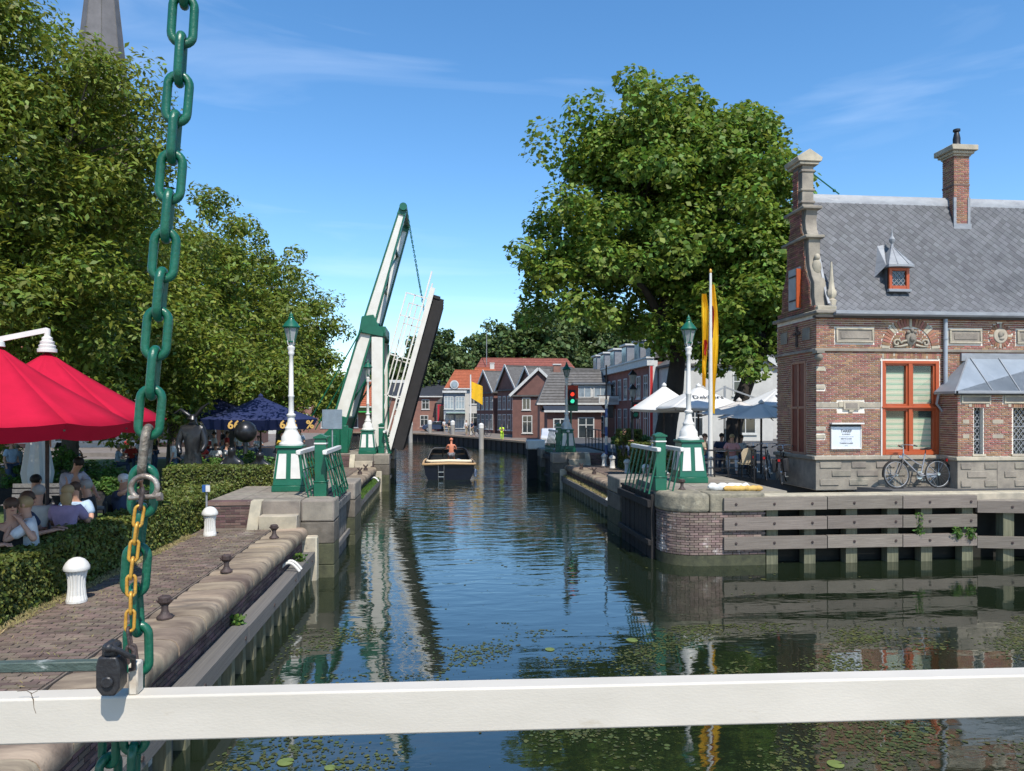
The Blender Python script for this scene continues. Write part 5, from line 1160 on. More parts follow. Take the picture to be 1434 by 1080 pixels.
for i, (x, w, e, r, wm, lb) in enumerate(((-19, 7, 5.5, 8.5, WALLB, 'brick shop behind the navy parasol'), (-26.5, 7.4, 6, 9, WALLW, 'white shop front behind the standing black statue'), (-34.5, 8, 5.4, 8.4, WALLB, 'brick shop behind the lime trunks'), (-43, 8.4, 6.2, 9.2, WALLW, 'white shop behind the waiter'), (-52, 9, 5.8, 8.8, WALLB, 'brick shop at the far left edge'), (-62, 10, 5.8, 8.8, WALLW, 'white shop hidden by the red parasols'))):
    t = house(x, 62 - i * .8, ZQ, R(3), w, 9, e, r, 'x', wm, (TILER, TILEG)[i % 2], lb, 'shops behind the left terrace', wins=tuple((-w/2 + w * (k + .5) / 3, 3.3, 1.2, 1.6) for k in range(3)) + tuple((-w/2 + w * (k + .5) / 3, .4, w/3.6, 2.2) for k in range(3)))
    MB().prism([(-w/2 + .3, 2.95), (w/2 - .3, 2.95), (w/2 - .3, 2.8), (-w/2 + .3, 2.8)], 'y', -2.2, -.15).build('awning', (WHITEC, mat('striped_awning', (.5, .12, .08), .8), GREYC)[i % 3], t, local=True)
# church spire
t = thing('church_spire', (-52.0, 120, 1.2), 'dark slated church spire rising behind the lime tree at the top left', 'church spire')
MB().box(-4.2, 4.2, -4.2, 4.2, 0, 44).build('tower', WALLB, t, local=True); MB().lathe([(5.4, 44), (4.0, 50), (2.35, 66), (.1, 92)], (0, 0, 0), 8).build('spire', mat('spire_slate', (.13, .125, .13), .7, (.09, .088, .09), .5, obj=.1), t, local=True, smooth=0)
for k in range(8):
    a = 2 * math.pi * (k + .5) / 8; MB().tube([(5.4 * math.cos(a), 5.4 * math.sin(a), 44), (4.0 * math.cos(a), 4.0 * math.sin(a), 50), (2.35 * math.cos(a), 2.35 * math.sin(a), 66), (.1, 0, 92)], .06, 5).build('hip_lead', TILEG, t, local=True)
# far quay edge: dark sheet wall with timber cap
fq = thing('quay_wall', (4.6, 79.6, 0), 'dark sheet piled quay wall with tan timber cap along the far bank', 'quay wall')
E_ = [(8.6, 60), (8.2, 68), (4.6, 79.6), (-1.4, 95.5), (-5.3, 100.6), (-30, 112)]
CAP = mat('tan_cap', (.30, .22, .15), .85, (.22, .16, .11), 2, .2, 10)
for a, b in zip(E_[:-1], E_[1:]):
    d = (Vector(b) - Vector(a)).normalized(); n = Vector((-d.y, d.x)) * .12
    if n.x > 0: n = -n
    MB().beam((a[0]+n.x*.5, a[1]+n.y*.5, 1.12), (b[0]+n.x*.5, b[1]+n.y*.5, 1.12), .75, .16).build('cap', CAP, fq, smooth=0)
    MB().beam((a[0]+n.x, a[1]+n.y, .3), (b[0]+n.x, b[1]+n.y, .3), .12, 1.5).build('sheet_wall', TAR, fq, smooth=0)
    l = math.dist(a, b)
    if l < 30:
        for k in range(int(l / 1.4)):
            p = Vector(a) + d * (k + .5) * 1.4 + n * 1.5; MB().box(p.x - .09, p.x + .09, p.y - .09, p.y + .09, -.6, 1.0).build('pile', TAR, fq, smooth=0)
PM = mat('post_grey', (.34, .33, .30), .8, (.22, .21, .19), 3, .3, 10, stretch=(1, 1, .3))
for px, py, top, lb in ((602, 620, 2.9, 'grey mooring post with white cap, leftmost of the three clear ones in the water'), (634, 622, 2.9, 'grey mooring post directly behind the helmsman'), (674, 629, 2.75, 'grey mooring post with white cap, rightmost of the three in the water'), (575, 620, 2.8, 'mooring post behind the cream pontoon boat')):
    p = G(px, py, 0); t = thing('mooring_post', p, lb, 'mooring post', 'white capped mooring posts before the far quay'); MB().lathe([(.27, -1), (.27, top - .55)], tuple(p), 12).build('post', PM, t); MB().lathe([(.29, top - .55), (.29, top - .15), (.10, top)], tuple(p), 12).build('cap', WHITE, t)

# ---------------------------------------------------------------- the raised drawbridge
DB = thing('drawbridge', (-3.3, 40.5, 1.8), 'raised green and white drawbridge with balance beams, white posts and dark open leaf', 'drawbridge')
ax = Vector((.282, 0, .9594)); nx = Vector((-.9594, 0, .282)); PV = Vector((-3.68, 0, 8.3))
YF = (38.75, 42.35)
for y in YF:
    pv = Vector((PV.x, y, PV.z)); tip = pv + ax * 6.5; tail = pv - ax * 5.7
    def band(mb, s0, s1, w0, w1, c0, c1, t_, off=0.):
        """tapered board lying in the beam's plane from station s0 to s1; c0/c1: centre offset"""
        P = []
        for s, w, c in ((s0, w0, c0), (s1, w1, c1)):
            p = pv + ax * s + nx * c; P.append((p + nx * w / 2, p - nx * w / 2))
        a, b, c_, d = P[0][0], P[0][1], P[1][1], P[1][0]
        mb.add([v + Vector((0, -t_/2 + off, 0)) for v in (a, b, c_, d)] + [v + Vector((0, t_/2 + off, 0)) for v in (a, b, c_, d)], [(0,1,2,3), (7,6,5,4), (0,4,5,1), (1,5,6,2), (2,6,7,3), (3,7,4,0)])
    m_ = MB(); band(m_, -5.5, -.3, .60, .54, 0, 0, .22); band(m_, .3, 6.2, .50, .26, 0, 0, .22); m_.build('balance_beam', WHITEB, DB)
    m_ = MB()
    for s in (-1, 1): band(m_, -5.7, -.3, .10, .10, s * .34, s * .31, .30); band(m_, .3, 6.4, .09, .08, s * .29, s * .16, .30)
    band(m_, 6.05, 6.6, .44, .28, 0, 0, .34); m_.build('beam_edge', GREEN, DB)
    px_ = -3.20
    MB().box(px_ - .28, px_ + .28, y - .22, y + .22, 1.8, 7.75).build('portal_post', WHITEB, DB, bevel=.02)
    MB().box(px_ + .282, px_ + .36, y - .20, y + .20, 1.8, 7.7).build('post_edge', GREEN, DB)
    MB().prism([(-4.12, 7.98), (-2.86, 7.74), (-2.84, 8.02), (-3.15, 8.38), (-3.38, 8.9), (-3.98, 8.8)], 'y', y - .27, y + .27).build('pivot_housing', GREEN, DB, bevel=.03)
    MB().tube([pv + Vector((-.3, -.3, -.2)), (-6.9, y - .25, 2.9)], .035, 6).build('stay', GREEN, DB)
    MB().tube([(-3.0, y + .3, 6.9), (-5.6, y + .3, 2.6)], .05, 6).build('stay', GREEN, DB)
m_ = MB(); tp = PV + ax * 6.45
m_.cyl((tp.x, YF[0] - .3, tp.z), (tp.x, YF[1] + .3, tp.z), .20, n=12); m_.build('tip_shaft', GREEN, DB)
m_ = MB()
for s in (2.4, 4.6): c = PV + ax * s; m_.beam((c.x, YF[0], c.z), (c.x, YF[1], c.z), .14, .14)
c0_, c1_ = PV + ax * 2.4, PV + ax * 4.6; m_.beam((c0_.x, YF[0], c0_.z), (c1_.x, YF[1], c1_.z), .08, .08).beam((c0_.x, YF[1], c0_.z), (c1_.x, YF[0], c1_.z), .08, .08)
m_.build('cross_brace', GREEN, DB); m_ = MB()
for s in (-1.8,): c = PV + ax * s; m_.beam((c.x, YF[0], c.z), (c.x, YF[1], c.z), .2, .2)
m_.build('cross_brace', GREEN, DB)
MB().box(-4.1, -2.8, YF[0] + .27, YF[1] - .27, 7.85, 8.35).build('portal_beam', GREEN, DB)
tl = PV - ax * 5.2; M = Matrix((ax, Vector((0, 1, 0)), nx)).transposed()
MB().cbox((tl.x, 40.55, tl.z), (.8, 3.9, .62), M).build('counterweight', GREEN, DB, bevel=.03)
MB().prism([(-6.3, 1.8), (-4.6, 1.8), (-4.4, 3.0), (-5.3, 3.3), (-6.0, 2.6)], 'y', 38.2, 38.6).build('gear_housing', GREEN, DB, bevel=.03)
MB().box(-6.1, -5.2, 37.9, 38.1, 1.8, 2.7).box(-5.0, -4.6, 38.0, 38.2, 1.8, 3.2).build('barrier_post', GREEN, DB, bevel=.03)
# leaf
la = Vector((.262, 0, .965)); ln = Vector((-.965, 0, .262)); H0 = Vector((-2.72, 0, 1.72)); LL = 8.65
def leafbox(mb, s0, s1, y0, y1, n0, n1):
    P = []
    for y in (y0, y1):
        for s, n in ((s0, n0), (s1, n0), (s1, n1), (s0, n1)): P.append(H0 + la * s + ln * n + Vector((0, y, 0)))
    return mb.add(P, [(0,1,2,3), (7,6,5,4), (0,4,5,1), (1,5,6,2), (2,6,7,3), (3,7,4,0)])
m_ = MB(); leafbox(m_, 0, LL, 38.9, 42.2, -.18, 0); me = m_.build('deck', TAR, DB, smooth=0)
m_ = MB()
for y in (38.95, 39.9, 40.9, 41.9): leafbox(m_, .35, LL - .1, y, y + .16, -.74, -.18)
for s in np.arange(.6, LL, 1.3): leafbox(m_, s, s + .14, 38.96, 42.1, -.52, -.18)
leafbox(m_, LL - .16, LL, 38.9, 42.2, -.52, .02); m_.build('girder', TAR, DB, smooth=0)
for s in np.arange(.1, LL - .1, .33):
    m_ = MB(); leafbox(m_, s, s + .30, 38.92, 42.18, .002, .05); m_.build('deck_plank', TIMBY, DB, smooth=0)
for y in (38.62, 42.22):
    m_ = MB(); leafbox(m_, -.1, LL + .3, y, y + .14, -.16, .10); leafbox(m_, .5, LL + 1.1, y - .02, y + .10, .20, .28); m_.build('edge_beam', WHITEB, DB, smooth=0)
for y in (38.66, 42.28):
    m_ = MB(); leafbox(m_, .6, LL - .3, y, y + .06, .72, .78); leafbox(m_, .6, LL - .3, y, y + .06, 1.18, 1.25); m_.build('railing', WHITEB, DB, smooth=0)
    for s in (.8, 2.9, 5.0, 7.1, 8.3): m_ = MB(); leafbox(m_, s, s + .06, y, y + .06, .0, 1.2); m_.build('baluster', WHITEB, DB, smooth=0)
for y in YF:
    a = tp + Vector((.15, y, 0)); b = H0 + la * (LL - .9) + ln * .12 + Vector((0, y, 0)); n = int((b - a).length / .13); m_ = MB(); d = (b - a).normalized(); s1 = d.cross(Vector((0, 1, 0))); 
    for k in range(n):
        p = a.lerp(b, (k + .5) / n); u = s1 if k % 2 else Vector((0, 1, 0)); m_.tube([p + d * .085 * math.cos(q) + u * .042 * math.sin(q) for q in np.linspace(0, 2 * math.pi, 8, endpoint=False)], .014, 4, closed=True)
    m_.build('chain', GREEN, DB)

# ---------------------------------------------------------------- people
def skinmesh(name, nodes, edges, m, root=0, lv=1, key=None, C={}):
    if key and key in C: return C[key]
    me = bpy.data.meshes.new(name); me.from_pydata([n[0] for n in nodes], edges, []); o = bpy.data.objects.new(name, me); COL.objects.link(o)
    sk = o.modifiers.new('s', 'SKIN'); ss = o.modifiers.new('u', 'SUBSURF'); ss.levels = lv; sk.use_smooth_shade = True
    for i, n in enumerate(nodes): v = me.skin_vertices[0].data[i]; v.radius = n[1] if isinstance(n[1], tuple) else (n[1], n[1]); v.use_root = (i == root)
    dg = bpy.context.evaluated_depsgraph_get(); out = bpy.data.meshes.new_from_object(o.evaluated_get(dg)); bpy.data.objects.remove(o); out.name = name; out.materials.clear(); out.materials.append(m)
    out.polygons.foreach_set('use_smooth', [True] * len(out.polygons))
    if key: C[key] = out
    return out
def pose(kind):
    J = dict(pel=(0,0,.95), bel=(0,0,1.08), che=(0,.01,1.30), nek=(0,.01,1.46), hd0=(0,-.01,1.55), hd1=(0,-.02,1.64), hd2=(0,-.005,1.70))
    for s, q in ((-1, 'l'), (1, 'r')):
        J.update({q+'sh': (s*.17, .01, 1.39), q+'el': (s*.24, .03, 1.12), q+'wr': (s*.25, -.06, .88), q+'ha': (s*.25, -.10, .80), q+'hp': (s*.09, 0, .90), q+'kn': (s*.10, -.03, .50), q+'an': (s*.10, .03, .09), q+'to': (s*.11, -.13, .035)})
    def up(dz, dy=0, lean=0):
        for k in ('pel','bel','che','nek','hd0','hd1','hd2','lsh','rsh','lel','rel','lwr','rwr','lha','rha','lhp','rhp'):
            x, y, z = J[k]; h = z - .95; J[k] = (x, y + dy - math.sin(lean) * h, z + dz - (1 - math.cos(lean)) * h)
    if kind.startswith('sit'):
        up(-.42, 0, .10)
        for s, q in ((-1, 'l'), (1, 'r')): J[q+'hp'] = (s*.10, 0, .50); J[q+'kn'] = (s*.13, -.42, .50); J[q+'an'] = (s*.13, -.42, .09); J[q+'to'] = (s*.13, -.57, .035)
        for s, q in ((-1, 'l'), (1, 'r')): J[q+'el'] = (s*.26, -.16, .74); J[q+'wr'] = (s*.14, -.38, .78); J[q+'ha'] = (s*.10, -.46, .79)
        if kind == 'sit_chin': J['rel'] = (.22, -.30, .78); J['rwr'] = (.10, -.22, 1.0); J['rha'] = (.06, -.17, 1.07)
        if kind == 'sit_arm': J['rel'] = (.30, -.25, 1.0); J['rwr'] = (.16, -.33, 1.22); J['rha'] = (.12, -.33, 1.30)
        if kind == 'sit_photo':
            for s, q in ((-1, 'l'), (1, 'r')): J[q+'el'] = (s*.27, -.24, 1.02); J[q+'wr'] = (s*.10, -.34, 1.16); J[q+'ha'] = (s*.05, -.38, 1.20)
    if kind == 'bend':
        for k in ('bel','che','nek','hd0','hd1','hd2','lsh','rsh'):
            x, y, z = J[k]; h = z - .95; a = .5; J[k] = (x, y - math.sin(a) * h, .95 + math.cos(a) * h)
        for s, q in ((-1, 'l'), (1, 'r')): J[q+'el'] = (s*.22, -.42, 1.12); J[q+'wr'] = (s*.14, -.62, 1.0); J[q+'ha'] = (s*.12, -.70, .97)
    if kind == 'walk': J['lkn'] = (-.1, -.20, .52); J['lan'] = (-.1, -.22, .10); J['lto'] = (-.1, -.38, .05); J['rkn'] = (.1, .06, .50); J['ran'] = (.1, .28, .14); J['rto'] = (.1, .16, .03); J['lwr'] = (-.25, .12, .90); J['lha'] = (-.25, .14, .82); J['rwr'] = (.24, -.22, .95); J['rha'] = (.24, -.28, .89)
    return J
def person(kind, loc, rz, shirt, trous, hair, label, skin=None, long=False, sleeves=True, group=None, cap=None, scale=1., bare=False, detail=True):
    t = thing('person', loc, label, 'person', group, rz); J = pose(kind); sk = skin or SKIN; t.scale = (scale,) * 3
    names = ['pel','bel','che','nek','hd0','hd1','hd2','lsh','lel','lwr','lha','rsh','rel','rwr','rha','lhp','lkn','lan','lto','rhp','rkn','ran','rto']
    rad = dict(pel=(.135,.10), bel=(.115,.085), che=(.145,.10), nek=.048, hd0=(.062,.07), hd1=(.072,.088), hd2=(.06,.075))
    for q in 'lr': rad.update({q+'sh': .062, q+'el': .042, q+'wr': .028, q+'ha': (.038,.02), q+'hp': .088, q+'kn': .056, q+'an': .036, q+'to': .03})
    ed = [('pel','bel'),('bel','che'),('che','nek'),('nek','hd0'),('hd0','hd1'),('hd1','hd2')]
    for q in 'lr': ed += [('che',q+'sh'),(q+'sh',q+'el'),(q+'el',q+'wr'),(q+'wr',q+'ha'),('pel',q+'hp'),(q+'hp',q+'kn'),(q+'kn',q+'an'),(q+'an',q+'to')]
    nodes = [(J[n], rad[n]) for n in names]; E2 = [(names.index(a), names.index(b)) for a, b in ed]
    for q, s in (('l', -1), ('r', 1)):                      # fingers and thumb
        w, h = Vector(J[q+'wr']), Vector(J[q+'ha']); d = (h - w).normalized(); sd_ = d.cross(Vector((0, 0, 1)) if abs(d.z) < .8 else Vector((0, 1, 0))).normalized(); dn = d.cross(sd_)
        if not detail: continue
        hi = names.index(q + 'ha')
        for f, ln_ in ((-.026, .065), (-.009, .078), (.009, .074), (.026, .058)):
            k = len(nodes); nodes.append((tuple(h + sd_ * f + d * .02), .010)); nodes.append((tuple(h + sd_ * f + d * (.02 + ln_ * .6) + dn * .01), .009)); nodes.append((tuple(h + sd_ * f + d * (.02 + ln_) + dn * .03), .007)); E2 += [(hi, k), (k, k+1), (k+1, k+2)]
        k = len(nodes); nodes.append((tuple(h - d * .02 + sd_ * .04 * s), .011)); nodes.append((tuple(h + d * .02 + sd_ * .06 * s), .009)); E2 += [(hi, k), (k, k+1)]
    b = skinmesh('body', nodes, E2, sk, key=('b', kind, sk.name, detail)); ob = bpy.data.objects.new('body', b); COL.objects.link(ob); ob.parent = t
    def part(nm, ns, es, grow, m, key):
        if nm == 'shirt' and not sleeves: pass
        me = skinmesh(nm, [(J[n], tuple(x + grow for x in (rad[n] if isinstance(rad[n], tuple) else (rad[n],) * 2))) for n in ns], [(ns.index(a), ns.index(c)) for a, c in es], m, key=(nm, kind, m.name, sleeves)); o = bpy.data.objects.new(nm, me); COL.objects.link(o); o.parent = t; return o
    if not bare:
        J['cn'] = tuple(Vector(J['che']).lerp(Vector(J['nek']), .62)); rad['cn'] = .075; ns = ['pel','bel','che','lsh','rsh','cn']; es = [('pel','bel'),('bel','che'),('che','lsh'),('che','rsh'),('che','cn')]
        if sleeves:
            for q in 'lr': J[q+'ms'] = tuple(Vector(J[q+'sh']).lerp(Vector(J[q+'el']), .75)); rad[q+'ms'] = .05; ns.append(q+'ms'); es.append((q+'sh', q+'ms'))
        part('shirt', ns, es, .026, shirt, None)
    ns = ['pel','lhp','rhp','lkn','rkn','lan','ran'] if not bare else ['pel','lhp','rhp','lkn','rkn']
    part('trousers', ns, [('pel','lhp'),('pel','rhp'),('lhp','lkn'),('rhp','rkn')] + ([('lkn','lan'),('rkn','ran')] if not bare else []), .014, trous, None)
    h1, h0 = Vector(J['hd1']), Vector(J['hd0']); upv = (Vector(J['hd2']) - h0).normalized(); fw = Vector((0, -1, 0)); fw = (fw - upv * fw.dot(upv)).normalized()
    F_ = MB(); rt = upv.cross(fw)
    F_.sph(tuple(h1 + fw * .088 - upv * .005), (.011, .016, .018), 6, 5)
    F_.build('nose', sk, t, local=True, smooth=60); Ey = MB()
    for s in (-1, 1): Ey.sph(tuple(h1 + fw * .075 + rt * s * .03 + upv * .012), (.012, .008, .008), 6, 5)
    Ey.build('eyes', BLACK, t, local=True); MB().sph(tuple(h1 + fw * .074 - upv * .045), (.022, .008, .006), 6, 5).build('mouth', mat('lips', (.35, .12, .10), .5), t, local=True)
    Er = MB()
    for s in (-1, 1): Er.sph(tuple(h1 + rt * s * .078), (.01, .02, .028), 6, 5)
    Er.build('ears', sk, t, local=True)
    H = MB(); c = h1 - fw * .018 + upv * .028; H.sph(tuple(c), (.090, .098, .088), 12, 8)
    if long: H.sph(tuple(h1 - fw * .06 - upv * .10), (.085, .055, .14), 10, 8)
    H.build('hair', cap if (cap and not long) else hair, t, local=True, smooth=60)
    if cap: MB().sph(tuple(c + upv * .015), (.094, .10, .08), 12, 8).cbox(tuple(c + fw * .12 + upv * .0), (.13, .10, .012)).build('cap', cap, t, local=True, smooth=60)
    return t
def cl(n, c, r=.85): return mat(n, c, r, tuple(x * .75 for x in c), 6, .2, 40)
HB, HBR, HG, HBL = cl('black_hair', (.015, .012, .01), .6), cl('brown_hair', (.09, .05, .03), .6), cl('grey_hair', (.36, .35, .33), .7), cl('blond_hair', (.42, .29, .14), .6)
C_W, C_LB, C_N, C_BK, C_GR, C_ST, C_FL, C_P, C_Y, C_HV = cl('white_shirt', (.68, .68, .68)), cl('light_blue_shirt', (.38, .50, .64)), cl('navy_cloth', (.03, .045, .09)), cl('black_cloth', (.02, .02, .022)), cl('lilac_grey_shirt', (.42, .42, .50)), cl('striped_grey_shirt', (.44, .43, .40)), cl('lilac_floral', (.38, .28, .42)), cl('pink_top', (.66, .30, .27)), cl('yellow_shirt', (.65, .45, .05)), cl('hi_vis', (.55, .85, .04))
C_J = cl('jeans', (.06, .09, .16)); C_K = cl('khaki', (.32, .27, .19)); C_R = cl('red_shirt', (.5, .05, .04))
def at_head(px, py, z): return G(px, py, z)
GT = 'guests on the left terrace'
def seated(px, py, *a, z=1.2, hz=1.36, **k):
    k.setdefault('scale', 1.1); p = G(px, py, z + hz); return person(a[0], Vector((p.x, p.y, z)), *a[1:], **k)
def seat_at(px, Y, kd, *a, z=1.8, hz=0, **k):
    p = Q(px, 600, Y); return person(kd, Vector((p.x, Y, z)), *a, **k)
# left terrace guests (located by the height of their heads)
seated(15, 706, 'sit_chin', R(35), C_BK, C_K, HBR, 'woman in black sleeveless top facing the water at the left edge of the terrace', sleeves=False, group=GT)
seated(30, 697, 'sit', R(100), C_N, C_J, HBR, 'brown haired guest just behind the woman in black', group=GT, long=True)
seated(44, 704, 'sit_chin', R(-60), C_W, C_K, HBL, 'guest in white shirt leaning on one hand at the left table', group=GT, sleeves=True)
seated(52, 688, 'sit', R(190), C_ST, C_K, HG, 'grey haired guest in striped shirt seen from behind', group=GT)
seated(45, 672, 'sit', R(160), C_BK, C_J, HB, 'black haired guest in dark clothes behind the grey haired one', group=GT)
p = Q(92, 690, 15.0); person('bend', Vector((p.x, 15.0, 1.2)), R(60), C_GR, C_BK, HB, 'waiter in lilac grey shirt bending over a table', scale=1.08)
seated(92, 688, 'sit', R(185), C_FL, C_K, HBL, 'guest with long blond hair seen from behind in lilac floral top', long=True, group=GT)
seated(107, 682, 'sit', R(10), C_LB, C_K, HBR, 'woman in light blue top facing the camera behind the blond guest', long=True, group=GT)
seated(128, 679, 'sit_arm', R(-70), C_BK, C_K, HG, 'grey haired guest in dark top with raised forearm', group=GT)
seated(168, 671, 'sit_photo', R(75), C_N, C_J, HG, 'man in white cap and dark shirt holding up both hands', cap=C_W, group=GT)
# glimpsed people deeper in the left terrace
for px, py, Y, kd, sh, hr, lb in ((243, 607, 28, 'walk', C_W, HBR, 'distant boy in white shirt reaching out near the chain'), (396, 606, 33, 'stand', C_Y, HBR, 'distant person in yellow shirt beside the near left lamp'), (16, 630, 26, 'stand', C_LB, HG, 'distant person in pale blue near the red flower basket'),
                                  (300, 612, 36, 'stand', C_W, HB, 'distant person in white left under the navy parasol'), (318, 612, 37, 'stand', C_R, HBR, 'distant person in red under the navy parasol'), (335, 613, 38, 'stand', C_W, HBR, 'distant person in white near the sphere sculpture'), (420, 606, 40, 'walk', C_LB, HB, 'distant person in light blue behind the lamp pedestal')):
    p = Q(px, py, Y); person(kd, Vector((p.x, Y, 1.2)), random.uniform(-2, 2), sh, C_J, hr, lb, detail=False)
CROWD = []
for i, (kd, sh, hr) in enumerate((('sit', C_W, HBR), ('sit', C_R, HB), ('sit_chin', C_LB, HG), ('stand', C_BK, HBL))): CROWD.append(person(kd, Vector((-9.6 - i * .9, 33 + i, 1.2)), i, sh, C_J, hr, 'distant guest in ' + ('white', 'red', 'light blue', 'black')[i] + ' under the navy parasols and limes', detail=False, group='distant guests under the limes'))
for i in range(18):
    c = copy_tree(CROWD[i % 4], None, (-8.4 - 9.5 * random.random(), 30 + 16 * random.random(), 1.2), random.uniform(-3, 3))
# right terrace guests
seat_at(1025, 24.2, 'sit', R(-20), C_P, C_W, HBL, 'woman in pink top on a chair behind the railing right of the flag pole', z=1.8, hz=1.2)
seat_at(1036, 25.6, 'sit', R(20), C_W, C_J, HBR, 'child in white shirt behind the woman in pink', z=1.8, hz=1.15, scale=.95)
seat_at(984, 25.0, 'sit', R(60), C_K, C_J, HBR, 'guest in brown half hidden left of the flag pole', z=1.8, hz=1.05)
seat_at(1010, 25.4, 'sit', R(-10), C_N, C_J, HB, 'dark clothed guest between the flag pole and the woman in pink', z=1.8, hz=1.15)
seat_at(872, 33.0, 'sit', R(40), C_BK, C_J, HB, 'guest in dark clothes beside the double lamp on the right quay', z=1.8, hz=1.2)
# people on the far quay
FQ = 'people on the far quay'
for px, py, kd, sh, lb, sc in ((622, 606, 'walk', C_W, 'person in white shirt and light shorts on the far quay, left of the helmsman', 1), (629, 608, 'stand', C_BK, 'person in dark shorts next to the one in white on the far quay', 1), (653, 609, 'stand', C_W, 'person in white shirt by the flag pole on the far quay', 1), (661, 611, 'walk', C_N, 'dark clothed person near bicycles on the far quay', 1), (703, 617, 'bend', C_HV, 'worker in bright yellow green clothing on the far quay', .9)):
    p = G(px, py, 1.2); person(kd, p, random.uniform(-1, 1), sh, C_K if sh is not C_HV else C_HV, HBR, lb, detail=False, group=FQ, scale=sc)

# ---------------------------------------------------------------- boats
bt = thing('motor_launch', (.55, 42.4, 0), 'dark navy launch with cream stern cushion and tan rubbing strake heading up the canal', 'boat')
NAVYH = mat('navy_hull', (.004, .006, .014), .3, (.003, .004, .010), 2, spec=.25); TAN = mat('tan_strake', (.50, .33, .17), .6, (.40, .26, .13), 8); CREAM = mat('cream_cushion', (.72, .63, .47), .7, (.64, .55, .40), 5)
N_ = 16; prof_ = [(0, -.45), (.45, -.38), (.80, -.1), (.95, .3), (1.0, .62), (1.03, .82)]
def bw(s): return 1.42 * (1 - max(0, (s - .35) / .65) ** 2.3)
def sheer(s): return .06 + .45 * max(0, s - .3) ** 1.6
vs = []; fs = []; K_ = len(prof_) * 2 - 1
for i in range(N_ + 1):
    s = i / N_; w = max(bw(s), .02); y = 6.6 * s; row = [(-a * w, y + (b * .35 * (s > .9)), b + sheer(s) * (b > .5)) for a, b in prof_[::-1]] + [(a * w, y + (b * .35 * (s > .9)), b + sheer(s) * (b > .5)) for a, b in prof_[1:]]; vs += row
for i in range(N_):
    for k in range(K_ - 1): fs.append((i*K_+k, (i+1)*K_+k, (i+1)*K_+k+1, i*K_+k+1))
fs.append(tuple(range(K_))); MB().add(vs, fs).build('hull', NAVYH, bt, local=True, smooth=50)
m_ = MB(); P = [(-.97 * bw(i/N_), 6.6*i/N_, .80 + sheer(i/N_)) for i in range(N_ + 1)]; 
m_.add([p for p in P] + [(-p[0], p[1], p[2]) for p in P], [(i, N_+1+i, N_+2+i, i+1) for i in range(4, N_)]).build('foredeck', BLACKG, bt, local=True, smooth=0)
MB().box(-1.2, 1.2, .15, 3.2, .25, .35).build('floor', TAN, bt, local=True)
lft = [(-1.05 * max(bw(i/N_), .03), 6.6*i/N_, .84 + sheer(i/N_)) for i in range(N_, -1, -1)]; path_ = lft + [(-1.0, -.09, .92), (0, -.13, .95), (1.0, -.09, .92)] + [(-p[0], p[1], p[2]) for p in lft[::-1]]
MB().tube(path_, .07, 8).build('rubbing_strake', TAN, bt, local=True, smooth=60)
MB().tube([(-1.25, 1.2, 1.02), (-1.22, .25, 1.04), (-1.0, .08, 1.06), (0, .0, 1.10), (1.0, .08, 1.06), (1.22, .25, 1.04), (1.25, 1.2, 1.02)], .09, 10).build('stern_cushion', CREAM, bt, local=True, smooth=60)
MB().box(-1.15, 1.15, .12, .45, .3, .98).build('stern_seat', BLACK, bt, local=True, bevel=.04)
m_ = MB(); fr = [(-1.30, 1.7, 1.0), (-1.02, 2.0, 1.62), (-.85, 2.1, 1.72), (.85, 2.1, 1.72), (1.02, 2.0, 1.62), (1.30, 1.7, 1.0)]; m_.tube(fr, .065, 8)
m_.tube([(-1.30, 2.9, 1.1), (-1.0, 2.6, 1.6), (1.0, 2.6, 1.6), (1.30, 2.9, 1.1)], .05, 8)
for s in (-1, 1): m_.add([(s*1.32, 1.6, 1.0), (s*1.05, 2.0, 1.62), (s*1.02, 2.6, 1.62), (s*1.3, 3.2, 1.0), (s*1.28, 1.6, 1.0), (s*1.0, 2.0, 1.62), (s*.98, 2.6, 1.62), (s*1.26, 3.2, 1.0)], [(0,1,2,3), (7,6,5,4), (0,4,5,1), (1,5,6,2), (2,6,7,3)])
for x in (-.35, .35): m_.tube([(x, 2.1, 1.7), (x, 2.4, 1.0)], .04, 6)
m_.box(-1.28, 1.28, 2.3, 2.5, .7, 1.15); m_.build('spray_hood', BLACK, bt, local=True, smooth=60)
MB().add([(-1.2, 2.35, 1.12), (1.2, 2.35, 1.12), (.95, 2.2, 1.62), (-.95, 2.2, 1.62)], [(0, 1, 2, 3)]).build('windscreen', GLASS, bt, local=True, smooth=0)
m_ = MB()
for x in (-.62, -.30): m_.tube([(x, -.10, -.3), (x, -.14, .6), (x, -.05, .98), (x, .1, .98)], .022, 6)
for z in (-.1, .18, .45): m_.box(-.62, -.30, -.17, -.11, z, z + .04)
m_.build('boarding_ladder', CHROME, bt, local=True)
for y in (.35, .75): MB().lathe([(.02, .0), (.09, .06), (.09, .42), (.02, .48)], (1.50, y, .12), 10).build('fender', mat('fender_blue', (.35, .42, .55), .4), bt, local=True)
MB().cyl((.55, 1.35, .9), (.55, 1.45, 1.0), .2, n=14).build('steering_wheel', CHROME, bt, local=True)
C_PT = mat('patterned_shorts', (.30, .30, .33), .9, (.05, .05, .06), 25)
person('sit', (.68, 43.0, .86), R(180), C_W, C_PT, SKINT, 'shirtless sunburnt man steering the navy launch with his back to the camera', skin=SKINT, bare=True, scale=1.15)
pb = thing('pontoon_boat', G(576, 613, 0), 'cream flat topped boat with passengers moored at the far quay', 'boat')
MB().box(-2.2, 4.8, 0, 2.4, -.2, .75).build('hull', mat('cream_hull', (.60, .54, .38), .6, (.5, .45, .32), 3), pb, local=True, bevel=.1); MB().box(-2.3, 4.9, -.1, 2.5, .75, .88).build('rail', TRIM, pb, local=True)
